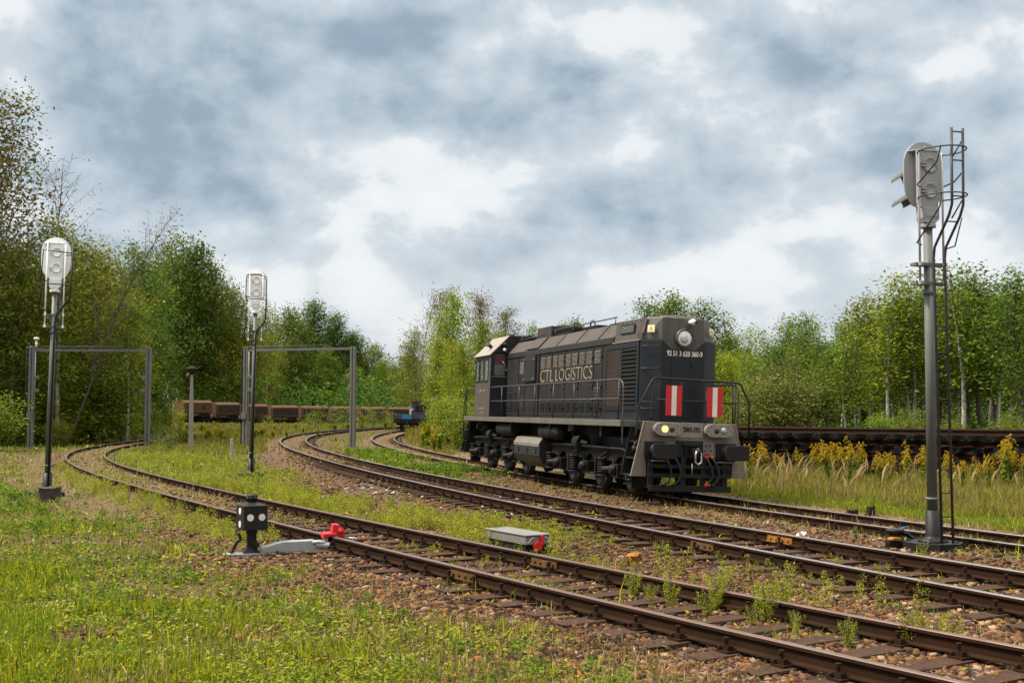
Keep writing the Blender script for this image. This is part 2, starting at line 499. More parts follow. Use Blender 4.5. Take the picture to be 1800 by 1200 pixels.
def text_mesh(s, name, size, mat, parent, loc, rot, width=None, depth=0.004, bold=0.0):
    cu = bpy.data.curves.new(name, 'FONT')
    cu.body = s; cu.size = size; cu.extrude = depth; cu.align_x = 'CENTER'; cu.align_y = 'CENTER'
    cu.resolution_u = 3; cu.offset = bold
    o = bpy.data.objects.new(name, cu)
    COL.objects.link(o)
    bpy.context.view_layer.update()
    me = bpy.data.meshes.new_from_object(o.evaluated_get(bpy.context.evaluated_depsgraph_get()))
    bpy.data.objects.remove(o); bpy.data.curves.remove(cu)
    me.materials.clear(); me.materials.append(M[mat])
    q = bpy.data.objects.new(name, me)
    COL.objects.link(q)
    q.parent = parent; q.location = loc; q.rotation_euler = rot
    if width:
        xs = [v.co.x for v in me.vertices]
        q.scale = (width / (max(xs) - min(xs)), 1, 1)
    return q

# ------------------------------------------------------------------ noise for terrain and scatter
_rs = np.random.RandomState(7)
_tab = _rs.rand(256, 256)
def vnoise(x, y, s, off=0):
    x = np.asarray(x, float) * s + off * 17.3 + 1000.0; y = np.asarray(y, float) * s + off * 9.1 + 1000.0
    xi = np.floor(x).astype(int); yi = np.floor(y).astype(int)
    fx = x - xi; fy = y - yi
    fx = fx * fx * (3 - 2 * fx); fy = fy * fy * (3 - 2 * fy)
    a = _tab[xi % 256, yi % 256]; b = _tab[(xi + 1) % 256, yi % 256]; c = _tab[xi % 256, (yi + 1) % 256]; d = _tab[(xi + 1) % 256, (yi + 1) % 256]
    return (a * (1 - fx) + b * fx) * (1 - fy) + (c * (1 - fx) + d * fx) * fy
def fbm(x, y, s, octv=4, off=0):
    t = 0; w = 0; a = 1.0
    for i in range(octv):
        t = t + a * vnoise(x, y, s * 2 ** i, off + i * 3.7); w += a; a *= 0.5
    return t / w
def sstep(a, b, x):
    t = np.clip((x - a) / (b - a), 0, 1)
    return t * t * (3 - 2 * t)
# ------------------------------------------------------------------ the three tracks: centre lines and rail heights
TRK = {
    'A': dict(y0=6, y1=85, c=[-12.3763, -15.1682, 3.4386, 0.0323, -0.4036, -0.2132], z=(0.0427, 0.0683, 0.0665), k=(0.0034, -0.0067, -0.0156), lo=1.5, hi=92),
    'B': dict(y0=9, y1=135, c=[-7.1195, -9.0739, 6.0922, 0.4384, -0.0734, -0.113, -0.029], z=(0.0668, 0.1836, 0.1014), k=(0.0319, -0.0717, 0.005), lo=3.5, hi=140),
    'C': dict(y0=16, y1=125, c=[-3.6142, -9.1965, 3.5684, -0.1183, -0.0921, -0.1305], z=(-0.0057, -0.0013, -0.0097), k=(-0.0573, -0.0595, -0.0561), lo=8, hi=134),
}
def track_x(k, Y):
    t = TRK[k]; Y = np.asarray(Y, float)
    Yc = np.clip(Y, t['y0'], t['y1'])
    f = lambda y: np.polynomial.chebyshev.chebval(2 * (y - t['y0']) / (t['y1'] - t['y0']) - 1, t['c'])
    s = (f(Yc + 0.05) - f(Yc - 0.05)) / 0.1
    return f(Yc) + s * (Y - Yc), s
def track_z(k, Y):
    t = TRK[k]
    u = (np.asarray(Y, float) - t['y0']) / (t['y1'] - t['y0'])
    return np.interp(u, [0, .3, 1], t['z']), np.interp(u, [0, .3, 1], t['k'])
def track_d(k, x, y):
    """signed distance to the centre line, positive on the far (right) side"""
    X, s = track_x(k, y)
    return (np.asarray(x) - X) / np.sqrt(1 + s * s)
def ground_z(x, y):
    x = np.asarray(x, float); y = np.asarray(y, float)
    b = -0.21 + 0.10 * (fbm(x, y, 0.16, 3, 5) - 0.5) + 0.05 * (fbm(x, y, 0.9, 3, 9) - 0.5)
    dC = track_d('C', x, y)
    b = b - 0.12 * sstep(1.5, 6, dC) * sstep(80, 40, y)
    for k in 'ABC':
        d = track_d(k, x, y); z, c = track_z(k, y)
        sink = {'A': 0.222 - 0.075 * sstep(19, 30, y), 'B': 0.235 - 0.07 * sstep(34, 55, y), 'C': 0.165}[k]
        zt = z + c * np.clip(d / 1.5 + 0.5, -0.3, 1.3) - sink
        w = sstep(2.3, 1.25, np.abs(d)) * (sstep(TRK[k]['hi'] + 4, TRK[k]['hi'], y))
        b = b * (1 - w) + (zt + 0.035 * (fbm(x, y, 2.2, 2, 3) - 0.5)) * w
    return b
def zones(x, y):
    """cover of the ground: (green, dry, stone); the rest is brown earth"""
    x = np.asarray(x, float); y = np.asarray(y, float)
    dA, dB, dC = track_d('A', x, y), track_d('B', x, y), track_d('C', x, y)
    n1 = fbm(x, y, 0.35, 4, 1); n2 = fbm(x, y, 1.1, 3, 2); n3 = fbm(x, y, 0.12, 3, 8)
    nn = (n1 - 0.5) * 1.6 + (n2 - 0.5) * 0.9
    g = np.zeros_like(x); dry = np.zeros_like(x); st = np.zeros_like(x)
    # left of the first track
    L = sstep(-1.6, -2.9, dA + nn * 1.2)
    bare = sstep(0.53, 0.62, n2 * 0.55 + n1 * 0.45)
    g = np.maximum(g, L * (0.85 + 0.3 * nn) * (1 - 0.75 * bare))
    dry = np.maximum(dry, sstep(-1.0, -1.9, dA) * sstep(-4.2, -2.0, dA + nn) * 0.65)
    dry = np.maximum(dry, L * bare * 0.6)
    far_brown = sstep(24, 28, y) * sstep(43, 36, y) * sstep(-6.5, -3.0, dA + nn * 2) * sstep(-1.0, -1.6, dA)
    g = g * (1 - 0.5 * far_brown); dry = np.maximum(dry, far_brown * 0.8)
    st = np.maximum(st, sstep(-3.3, -1.5, dA + nn * 0.9) * sstep(-0.2, -0.9, dA) * 0.9 * sstep(27, 21, y))
    st = np.maximum(st, L * bare * 0.22)
    # between its rails
    inA = sstep(1.25, 0.95, np.abs(dA))
    g = g * (1 - inA) + inA * np.clip(0.02 + 0.8 * (n1 - 0.55) + 0.22 * sstep(20, 40, y), 0, 0.6)
    st = st * (1 - inA) + inA * (0.85 * sstep(34, 20, y) + 0.15)
    dry = np.maximum(dry * (1 - inA), inA * 0.65 * sstep(20, 32, y))
    # between the first and the second track
    AB = sstep(0.9, 1.3, dA) * sstep(-1.0, -1.5, dB)
    gA = np.clip(sstep(27, 34, y - dA * 1.2 + nn * 5) * sstep(-1.6, -3.2, dB + nn * 0.8) + 0.25 * sstep(3.0, 1.6, dA + nn) * sstep(19, 24, y), 0, 1)
    g = g * (1 - AB) + AB * gA * 0.95
    st = st * (1 - AB) + AB * (1 - gA) * (0.9 * sstep(60, 36, y) + 0.2)
    dry = dry * (1 - AB) + AB * 0.18
    # second track
    inB = sstep(1.7, 1.4, np.abs(dB))
    g = g * (1 - inB) + inB * np.clip(0.03 + 0.4 * (n1 - 0.55), 0, 0.3)
    st = st * (1 - inB) + inB * 0.95
    dry = dry * (1 - inB) + inB * 0.5 * sstep(36, 55, y)
    # between the second and the third
    BC = sstep(1.2, 1.7, dB) * sstep(-1.1, -1.6, dC)
    gB = sstep(33, 42, y + nn * 3) * sstep(1.4, 2.2, dB + 0.5 * nn) * sstep(-1.4, -2.0, dC + 0.5 * nn) * sstep(80, 62, y)
    g = g * (1 - BC) + BC * np.clip(gB * 1.1 + 0.25 * (n1 - 0.55), 0, 1)
    st = st * (1 - BC) + BC * (1 - gB) * 0.8
    dry = dry * (1 - BC) + BC * 0.35 * sstep(16, 30, y)
    # third track
    inC = sstep(1.6, 1.3, np.abs(dC))
    g = g * (1 - inC) + inC * np.clip(0.02 + 0.5 * (n1 - 0.55), 0, 0.3)
    st = st * (1 - inC) + inC * 0.45
    dry = dry * (1 - inC) + inC * 0.75
    # beyond it
    Rr = sstep(1.2, 1.6, dC)
    gR = sstep(2.1, 3.4, dC + nn * 0.8)
    g = g * (1 - Rr) + Rr * gR * 1.0
    dry = dry * (1 - Rr) + Rr * ((1 - gR) * 0.95 + 0.3 * sstep(4.5, 7, dC))
    st = st * (1 - Rr) + Rr * (1 - gR) * 0.12
    # the far clearing
    F = sstep(70, 84, y)
    g = np.maximum(g, F * 0.8 * (1 - inA) * (1 - inB) * (1 - inC))
    # trampled stony patch round the derailer
    tr = np.exp(-((x + 3.3) / 1.5) ** 2 - ((y - 18.0) / 1.6) ** 2) * 1.5
    g = g * np.clip(1 - tr, 0, 1); dry = dry * np.clip(1 - 0.8 * tr, 0, 1); st = np.maximum(st, np.clip(tr, 0, 0.95))
    return np.clip(g, 0, 1), np.clip(dry, 0, 1), np.clip(st, 0, 1)

def make_ground():
    ys = np.concatenate([[-30, -12, -4, 0], np.geomspace(2.0, 140, 330), np.geomspace(150, 2600, 26)])
    us = np.concatenate([[-6, -3, -1.6, -1.0], np.linspace(-0.62, 0.62, 260), [1.0, 1.6, 3, 6]])
    Y, U = np.meshgrid(ys, us, indexing='ij')
    X = U * (np.abs(Y) * 0.95 + 7)
    Z = ground_z(X, Y)
    fade = sstep(130, 170, Y)
    Z = Z * (1 - fade) + (-0.6) * fade
    ny, nu = Y.shape
    idx = np.arange(ny * nu).reshape(ny, nu)
    q = np.stack([idx[:-1, :-1], idx[:-1, 1:], idx[1:, 1:], idx[1:, :-1]], -1).reshape(-1, 4)
    g, d, s = zones(X, Y)
    t = NT('earth_grass_and_ballast')
    zc = t.n('ShaderNodeSeparateColor'); t.l(t.attr('Col'), zc.inputs[0])
    n1 = t.noise(1.2, 8, 0.65); n2 = t.noise(14, 6, 0.7); n3 = t.noise(45, 3, 0.6)
    earth = t.ramp(n2, [(0.3, (0.020, 0.012, 0.008)), (0.5, (0.062, 0.037, 0.022)), (0.7, (0.14, 0.085, 0.05))])
    stone = t.ramp(n3, [(0.3, (0.020, 0.012, 0.008)), (0.5, (0.07, 0.038, 0.021)), (0.68, (0.17, 0.10, 0.055))])
    dry = t.ramp(n2, [(0.3, (0.06, 0.038, 0.018)), (0.5, (0.15, 0.10, 0.048)), (0.7, (0.26, 0.185, 0.09))])
    green = t.ramp(n2, [(0.28, (0.018, 0.015, 0.007)), (0.5, (0.05, 0.05, 0.010)), (0.72, (0.12, 0.118, 0.018))])
    c = t.mix(zc.outputs[2], earth, stone)
    c = t.mix(t.math('MULTIPLY', zc.outputs[1], t.ramp(n1, [(0.3, 0.3), (0.6, 1.0)])), c, dry)
    c = t.mix(t.math('MULTIPLY', zc.outputs[0], t.ramp(n1, [(0.32, 0.45), (0.55, 1.0)])), c, green)
    t.col(c)
    t.p.inputs['Roughness'].default_value = 0.95
    t.p.inputs['Specular IOR Level'].default_value = 0.1
    t.bump(t.math('ADD', n2, n3), 0.7, 0.03)
    me = np_mesh('ground', np.stack([X, Y, Z], -1).reshape(-1, 3), q, None, t.m, np.stack([g, d, s], -1).reshape(-1, 3), True)
    o = bpy.data.objects.new('ground', me); COL.objects.link(o)
    o['kind'] = 'structure'
make_ground()

# ------------------------------------------------------------------ railway tracks
RAILP = [(-0.030, 0), (0.030, 0), (0.036, -0.008), (0.036, -0.036), (0.010, -0.05), (0.010, -0.132), (0.066, -0.146), (0.066, -0.158),
         (-0.066, -0.158), (-0.066, -0.146), (-0.010, -0.132), (-0.010, -0.05), (-0.036, -0.036), (-0.036, -0.008)]
def sweep_rail(P, N, name, parent, top):
    """P: points along the rail head, N: unit sideways vectors"""
    mb = MB(); n = len(RAILP); m = len(P)
    vs = []
    for p, q in zip(P, N):
        for a, z in RAILP:
            vs.append((p[0] + q[0] * a, p[1] + q[1] * a, p[2] + z))
    for k in range(n):
        k2 = (k + 1) % n
        mb.cur = 1 if k in (0, 1, n - 1) else 0
        fs = [(i * n + k, i * n + k2, (i + 1) * n + k2, (i + 1) * n + k) for i in range(m - 1)]
        o = len(mb.v)
        if k == 0:
            mb.add(vs, fs, False)
        else:
            for f in fs:
                mb.f.append(list(f)); mb.mi.append(mb.cur); mb.sm.append(False)
    mb.cur = 0
    mb.f.append(list(range(n))); mb.mi.append(0); mb.sm.append(False)
    mb.f.append([(m - 1) * n + k for k in range(n)][::-1]); mb.mi.append(0); mb.sm.append(False)
    return mb.build(name, ['rail', top], parent)
def rail_points(k, step=0.8):
    t = TRK[k]
    Y = np.arange(t['lo'], t['hi'], step)
    X, s = track_x(k, Y)
    L = np.sqrt(1 + s * s)
    N = np.stack([1 / L, -s / L], -1)
    z, c = track_z(k, Y)
    A = np.stack([X - 0.7525 * N[:, 0], Y - 0.7525 * N[:, 1], z], -1)
    B = np.stack([X + 0.7525 * N[:, 0], Y + 0.7525 * N[:, 1], z + c], -1)
    return A, B, N
def sleeper_mesh(seed, mat='sleeper', half=1.3):
    r = random.Random(seed); bm = bmesh.new()
    bmesh.ops.create_cube(bm, size=1)
    bmesh.ops.subdivide_edges(bm, edges=bm.edges[:], cuts=4, use_grid_fill=True)
    for v in bm.verts:
        v.co = Vector((v.co.x * 2 * half, v.co.y * 0.25, v.co.z * 0.15))
        v.co += Vector((r.uniform(-.02, .02), r.uniform(-.007, .007), r.uniform(-.006, .004)))
    me = bpy.data.meshes.new('sleeper'); bm.to_mesh(me); bm.free()
    me.materials.append(M[mat])
    return me
SLP = [sleeper_mesh(i) for i in range(5)]
def chair_mesh():
    mb = MB()
    mb.box((-0.17, -0.075, -0.02), (0.17, 0.075, 0.0))
    for s in (-1, 1):
        mb.box((s * 0.105 - 0.03, -0.05, 0.0), (s * 0.105 + 0.03, 0.05, 0.045))
        mb.cyl((s * 0.11, 0, 0.045), (s * 0.11, 0, 0.085), 0.017, n=6, smooth=False)
        mb.cyl((s * 0.11, 0, 0.085), (s * 0.11, 0, 0.115), 0.028, n=6, smooth=False)
        mb.cyl((s * 0.15, 0.05, 0.0), (s * 0.15, 0.05, 0.035), 0.02, n=6, smooth=False)
    o = mb.build('rail_chair', 'rail'); me = o.data; bpy.data.objects.remove(o)
    return me
CHAIR = chair_mesh()
def make_track(k, label, top, chair_to):
    root = tag(empty('railway_track', (0, 0, 0)), label, 'track', 'railway tracks through the yard')
    A, B, N = rail_points(k)
    sweep_rail(A, N, 'rail', root, top); sweep_rail(B, N, 'rail', root, top)
    rest = []; y = TRK[k]['lo'] + 0.2; i = 0
    rr = random.Random(ord(k))
    while y < TRK[k]['hi']:
        X, s = track_x(k, y); X = float(X); s = float(s)
        z, c = [float(q) for q in track_z(k, y)]
        L = math.hypot(1, s)
        rz = math.atan2(-s / L, 1 / L) + rr.uniform(-.02, .02)
        loc = (X + rr.uniform(-.04, .04), y, z + c / 2 - 0.158 - 0.018 - 0.075)
        tilt = math.atan2(c, 1.505)
        if i < 100:
            o = place_mesh('sleeper', SLP[rr.randrange(5)], root, loc, rz)
            o.rotation_euler = (0, -tilt, rz)
            if y < chair_to:
                for sd in (-0.7525, 0.7525):
                    h = place_mesh('rail_chair', CHAIR, o, (sd - (loc[0] - X), 0, 0.075 + 0.018))
        else:
            rest.append((loc, rz))
        i += 1
        y += rr.uniform(0.60, 0.66) / L
    if rest:
        mb = MB()
        for loc, rz in rest:
            mb.cbox(loc, (2.6, 0.25, 0.15), Matrix.Rotation(rz, 3, 'Z'))
        mb.build('sleeper', 'sleeper', root)['kind'] = 'stuff'
    return root
TA = make_track('A', 'rusty near track under the red derailer, its rails dull brown', 'railtop', 34)
TB = make_track('B', 'middle track with shiny rail heads and bare sleeper ends', 'railbright', 36)
TC = make_track('C', 'far track in dry grass carrying the black locomotive', 'railbright', 34)
def fishplate(k, y, side, parent, mat):
    X, s = track_x(k, y); X = float(X); s = float(s); L = math.hypot(1, s)
    n = Vector((1 / L, -s / L)); z, c = [float(q) for q in track_z(k, y)]
    P = Vector((X, y)) + n * 0.7525 * side
    zz = z + (c if side > 0 else 0)
    mb = MB(); rot = Matrix.Rotation(math.atan2(n.y, n.x), 3, 'Z')
    for sd in (-1, 1):
        mb.cbox(Vector((P.x, P.y, zz - 0.093)) + rot @ Vector((sd * 0.026, 0, 0)), (0.03, 0.62, 0.086), rot)
        mb.cbox(Vector((P.x, P.y, zz - 0.133)) + rot @ Vector((sd * 0.045, 0, 0)), (0.05, 0.6, 0.016), rot)
        for b in (-0.22, -0.08, 0.08, 0.22):
            q = Vector((P.x, P.y, zz - 0.09))
            mb.cyl(q + rot @ Vector((sd * 0.04, b, 0)), q + rot @ Vector((sd * 0.068, b, 0)), 0.022, n=6, smooth=False)
    o = mb.build('fishplate', mat, parent)
    tag(o, 'orange painted fishplate' if mat == 'orange' else None)
    return o
fishplate('A', 15.6, 1, TA, 'dullorange'); fishplate('A', 15.2, -1, TA, 'dullorange')
fishplate('B', 17.95, -1, TB, 'dullorange'); fishplate('B', 18.1, 1, TB, 'orange')
fishplate('B', 30.5, -1, TB, 'rail')

# ------------------------------------------------------------------ stacked track panels on the right
def panel_rail_mesh(L, ox):
    P = [(x, ox, 0) for x in np.linspace(-L / 2, L / 2, 8)]
    return P

pa = Vector((8.2, 41.5)); pb = Vector((15.3, 35.4)); pd_ = (pb - pa).normalized(); pn = Vector((-pd_.y, pd_.x))
if pn.y < 0: pn = -pn
prz = math.atan2(pd_.y, pd_.x)
SLB = [sleeper_mesh(50 + i, 'sleeperblack') for i in range(3)]
def track_panel(z, L, shift, off, label, seed):
    c = pa + pd_ * (L / 2 - 6.5 + shift) + pn * (0.75 + off)
    root = tag(empty('track_section', (c.x, c.y, z), prz), label, 'track panel', 'old track panels stacked by the wood')
    for sd in (-0.7525, 0.7525):
        P = [(x, sd, 0) for x in np.linspace(-L / 2, L / 2, 12)]
        sweep_rail(P, [(0, 1)] * 12, 'rail', root, 'rustdark')
    r = random.Random(seed); x = -L / 2 + 0.3
    while x < L / 2 - 0.2:
        o = place_mesh('sleeper', SLB[r.randrange(3)], root, (x, r.uniform(-.09, .09), -0.158 - 0.09), math.pi / 2 + r.uniform(-.03, .03))
        x += r.uniform(0.58, 0.68)
track_panel(1.376, 25, 0, 0, 'rusty track panel lying topmost on the stack beyond the goldenrod', 1)
track_panel(1.01, 25, 0.4, 0.12, 'track panel lying second from the top of the dark stack', 2)
track_panel(0.645, 25, -0.3, -0.05, 'track panel lying third from the top, half hidden by goldenrod', 3)
track_panel(0.28, 25, 0.8, -0.55, 'lowest track panel of the stack, sunk in tall grass', 4)
# ------------------------------------------------------------------ the locomotive; local x forward, y to its left-hand (far) side, z up from the rail head
LOCO = empty('diesel_locomotive', (1.7736, 34.7878, 0.0), -1.2859, -0.0379,
             'black diesel locomotive with red and white striped front plates and one headlamp lit', 'locomotive')
def rrect(y0, y1, z0, z1, r, n=4):
    pts = []
    for cx, cy, a0 in ((y1 - r, z1 - r, 0), (y0 + r, z1 - r, 90), (y0 + r, z0 + r, 180), (y1 - r, z0 + r, 270)):
        for i in range(n + 1):
            a = R(a0 + 90 * i / n)
            pts.append((cx + r * math.cos(a), cy + r * math.sin(a)))
    return pts
def b_(name, mat, fn, bevel=0.0, parent=LOCO, label=None):
    mb = MB(); fn(mb)
    o = mb.build(name, mat, parent, bevel)
    if label: o['label'] = label
    return o
# --- frame
b_('deck', 'sill', lambda m: m.box((-7.42, -1.5, 1.56), (7.42, 1.5, 1.71)), 0.012)
def f(m):
    m.box((-7.9, -0.75, 0.95), (7.9, 0.75, 1.553))
    m.box((7.42, -1.08, 1.50), (7.95, 1.08, 1.69)); m.box((-7.95, -1.08, 1.50), (-7.42, 1.08, 1.69))
    for x in (-5.9, -1.9, 1.9, 5.9):
        m.box((x - .06, -1.4, 1.3), (x + .06, 1.4, 1.55))
b_('underframe', 'black', f)
# --- hood
hood_sec = [(-0.95, 1.713), (0.95, 1.713), (0.95, 3.62), (-0.95, 3.62)]
b_('hood', 'hoodside', lambda m: m.prism(hood_sec, 'x', -4.05, 5.0), 0.012)
roof_sec = [(-0.965, 3.622), (0.965, 3.622), (0.95, 3.76), (0.62, 4.13), (0.4, 4.19), (-0.4, 4.19), (-0.62, 4.13), (-0.95, 3.76)]
HR = b_('hood_roof', 'roofdirt', lambda m: m.prism(roof_sec, 'x', -4.0, 5.43), 0.015)
def f(m):
    m.prism([(-0.957, 3.63), (-0.973, 3.63), (-0.966, 3.755), (-0.95, 3.765)], 'x', -3.95, 5.4)
    m.box((-4.0, -0.985, 3.60), (5.42, -0.955, 3.635))
b_('gutter', 'tank', f, 0, HR)
for x in (-2.05, 0.9, 2.6, 4.3):
    b_('roof_seam', 'roofdirt', lambda m: m.prism([(-0.95, 3.77), (-0.965, 3.775), (-0.635, 4.145), (-0.62, 4.13)], 'x', x, x + 0.03), 0, HR)
def f(m):
    m.prism([(-0.952, 3.79), (-0.975, 3.80), (-0.665, 4.142), (-0.64, 4.12)], 'x', -1.95, -0.75)
b_('roof_hatch', 'shutter', f, 0.006, HR)
b_('silencer', 'shutter', lambda m: (m.box((-1.95, -0.62, 4.1), (-0.6, 0.62, 4.47)), m.cyl((-1.3, 0, 4.4), (-1.3, 0, 4.56), 0.2)), 0.015, HR)
b_('roof_duct', 'black', lambda m: (m.box((-0.6, -0.5, 4.15), (0.9, 0.5, 4.36)), m.box((1.4, -0.35, 4.15), (2.6, 0.35, 4.30)), m.box((3.4, -0.3, 4.18), (5.2, 0.3, 4.26))), 0.02, HR)
def f(m):
    m.tube([(-3.9, -0.55, 4.32), (4.6, -0.55, 4.34)], 0.018)
    for x in (-3.8, -2.5, -0.4, 1.2, 3.0, 4.5):
        m.cyl((x, -0.55, 4.1), (x, -0.55, 4.33), 0.014, n=6)
    m.tube([(1.9, -0.3, 4.15), (1.95, -0.3, 4.4), (2.2, -0.3, 4.45), (2.4, -0.3, 4.15)], 0.025)
    m.box((-3.85, -0.62, 4.2), (-0.9, -0.4, 4.23))
b_('roof_handrail', 'ladder', f, 0, HR)
# --- radiator section and nose
plan = [(5.0, -0.955), (7.22, -0.955), (7.5, -0.55), (7.5, 0.55), (7.22, 0.955), (5.0, 0.955)]
NOSE = b_('nose', 'navy', lambda m: m.prism(plan, 'z', 1.713, 3.60), 0.012)
def f(m):
    lo = [(5.43, -0.93), (7.2, -0.92), (7.5, -0.55), (7.5, 0.55), (7.2, 0.92), (5.43, 0.93)]
    hi = [(5.43, -0.88), (7.05, -0.86), (7.46, -0.53), (7.46, 0.53), (7.05, 0.86), (5.43, 0.88)]
    top = [(5.43, -0.4), (7.0, -0.4), (7.4, -0.3), (7.4, 0.3), (7.0, 0.4), (5.43, 0.4)]
    V = [(x, y, 3.602) for x, y in lo] + [(x, y, 4.13) for x, y in hi] + [(x, y, 4.20) for x, y in top]
    F = [[0, 1, 2, 3, 4, 5][::-1], [12, 13, 14, 15, 16, 17]]
    for k in range(6):
        k2 = (k + 1) % 6
        F += [[k, k2, k2 + 6, k + 6], [k + 6, k2 + 6, k2 + 12, k + 12]]
    m.add(V, F)
NTOP = b_('nose_top', 'nosegrey', f, 0.02)
b_('roof_edge_strip', 'roofdirt', lambda m: (m.prism([(6.98, -0.955), (7.03, -0.955), (7.24, -0.93), (7.2, -0.9)], 'z', 3.62, 3.78), m.add(
    [(6.86, -0.945, 3.74), (7.1, -0.945, 3.74), (7.26, -0.91, 3.74), (7.1, -0.86, 4.15), (7.2, -0.80, 4.15), (6.96, -0.85, 4.15)], [(0, 1, 3, 5), (1, 2, 4, 3)])), 0, NTOP)
b_('nose_panel', 'nosegrey', lambda m: m.prism([(-0.55, 3.605), (-0.30, 3.40), (0.30, 3.40), (0.55, 3.605), (0.54, 3.63), (-0.54, 3.63)], 'x', 7.490, 7.506), 0, NOSE)
def f(m):
    m.box((7.49, -0.30, 1.80), (7.512, 0.30, 3.38))
    m.box((7.51, 0.20, 2.98), (7.545, 0.24, 3.10))
b_('nose_door', 'navy', f, 0.006, NOSE)
for s in (-1, 1):
    b_('ledge', 'louvre', lambda m: m.box((5.45, s * 0.9625 - .0275, 3.585), (7.2, s * 0.9625 + .0275, 3.615)), 0, NOSE)
b_('side_window_frame', 'black', lambda m: m.prism(rrect(5.80, 6.72, 3.79, 4.02, 0.05), 'y', -0.925, -0.895), 0, NTOP)
b_('side_window', 'glass', lambda m: m.prism(rrect(5.84, 6.68, 3.82, 3.99, 0.03), 'y', -0.932, -0.922), 0, NTOP)
for x in np.linspace(5.6, 7.0, 6):
    b_('bolt', 'black', lambda m: m.cyl((x, -0.885, 4.07), (x, -0.905, 4.07), 0.014, n=6), 0, NTOP)
# handles on the angled nose plates
ang = math.atan2(0.405, 0.28)
def angled(y_frac, z, side=-1):
    x = 7.22 + 0.28 * y_frac; y = side * (0.955 - 0.405 * y_frac)
    return Vector((x, y, z))
an = Vector((0.82, -0.57, 0))
for z in (3.50, 2.98, 2.20, 2.05):
    p0, p1 = angled(0.1, z), angled(0.92, z)
    b_('grab_handle', 'tank', lambda m: m.tube([p0 + an * .003, p0 + an * .06 - Vector((0, 0, .05)), p1 + an * .06 - Vector((0, 0, .05)), p1 + an * .003], 0.013, 6), 0, NOSE)
# big headlamp
def f(m):
    m.lathe([(0.0, -0.02), (0.225, -0.02), (0.225, 0.05), (0.215, 0.10), (0.2, 0.105), (0.195, 0.05), (0.0, 0.03)], (7.49, 0, 3.66), (1, 0, 0), 32)
HL = b_('headlamp', 'nosegrey', f, 0, NOSE)
b_('lens', 'lampwhite', lambda m: m.lathe([(0.196, 0.06), (0.16, 0.085), (0.08, 0.10), (0.0, 0.105)], (7.49, 0, 3.66), (1, 0, 0), 28), 0, HL)
b_('reflector', 'chrome', lambda m: m.lathe([(0.10, 0.0), (0.085, 0.02), (0.05, 0.012), (0.0, 0.03)], (7.585, -0.02, 3.64), (1, 0, 0), 20), 0, HL)
def f(m):
    m.lathe([(0.05, 0.0), (0.05, 0.05), (0.066, 0.07), (0.07, 0.12), (0.05, 0.17), (0.0, 0.18)], (7.49, 0.16, 4.05), (1, 0.2, 0), 16)
CAMR = b_('front_camera', 'white', f, 0, NOSE)
b_('camera_lens', 'void', lambda m: m.cyl((7.63, 0.22, 4.04), (7.68, 0.235, 4.035), 0.032), 0, CAMR)
b_('cable', 'black', lambda m: m.tube([(7.51, 0.10, 4.0), (7.53, 0.12, 3.93), (7.51, 0.06, 3.86)], 0.012, 6), 0, CAMR)
# warning triangles
for sd in (-1, 1):
    c = Vector((7.36, sd * 0.765, 3.86)); n = Vector((0.75, sd * 0.62, 0.14)).normalized(); u = Vector((-n.y, n.x, 0)).normalized(); w = n.cross(u)
    if w.z < 0: w = -w
    def quad(m, c0, hs):
        m.add([c0 - u * hs - w * hs, c0 + u * hs - w * hs, c0 + u * hs + w * hs, c0 - u * hs + w * hs,
               c0 - u * hs - w * hs - n * .02, c0 + u * hs - w * hs - n * .02, c0 + u * hs + w * hs - n * .02, c0 - u * hs + w * hs - n * .02],
              [(0, 1, 2, 3), (7, 6, 5, 4), (0, 4, 5, 1), (1, 5, 6, 2), (2, 6, 7, 3), (3, 7, 4, 0)])
    S = b_('warning_sign', 'cream', lambda m: quad(m, c + n * 0.012, 0.085), 0, NTOP)
    q = c + n * 0.016
    b_('warning_triangle', 'yellow', lambda m: m.add([q - u * .072 - w * .065, q + u * .072 - w * .065, q + w * .07], [(0, 1, 2)]), 0, S)
    q2 = c + n * 0.019
    b_('lightning_mark', 'void', lambda m: m.add([q2 + w * .035, q2 + w * .0 - u * .02, q2 + w * .0 + u * .008, q2 - w * .045, q2 + w * .012 + u * .022, q2 + w * .012 - u * .004], [(0, 1, 2, 5), (2, 3, 4, 5)]), 0, S)
text_mesh('92 51 3 620 360-9', 'running_number', 0.17, 'cream', NOSE, (7.516, 0.03, 3.295), (R(90), 0, R(90)), 0.90, 0.004, 0.004)
# --- radiator shutters on the side
def f(m):
    for lo, hi in (((5.0, -0.985, 1.95), (7.16, -0.955, 2.05)), ((5.0, -0.985, 3.44), (7.16, -0.955, 3.56)), ((5.0, -0.985, 2.052), (5.09, -0.955, 3.438)), ((5.98, -0.985, 2.052), (6.1, -0.955, 3.438)), ((7.04, -0.985, 2.052), (7.16, -0.955, 3.438))):
        m.box(lo, hi)
SH = b_('shutter_frame', 'navy', f, 0.006)
b_('shutter_backing', 'void', lambda m: m.box((5.1, -0.966, 2.06), (7.03, -0.9535, 3.43)), 0, SH)
for k in range(14):
    z = 2.1 + k * 0.098
    rot = Matrix.Rotation(R(18), 3, 'X')
    b_('shutter_slat', 'shutter', lambda m: m.cbox((5.535, -0.972, z), (0.87, 0.008, 0.10), rot), 0, SH)
    rot2 = Matrix.Rotation(R(70), 3, 'X')
    if k % 14 < 14:
        b_('shutter_slat', 'shutter', lambda m: m.cbox((6.57, -0.985, z), (0.93, 0.006, 0.055), rot2), 0, SH)
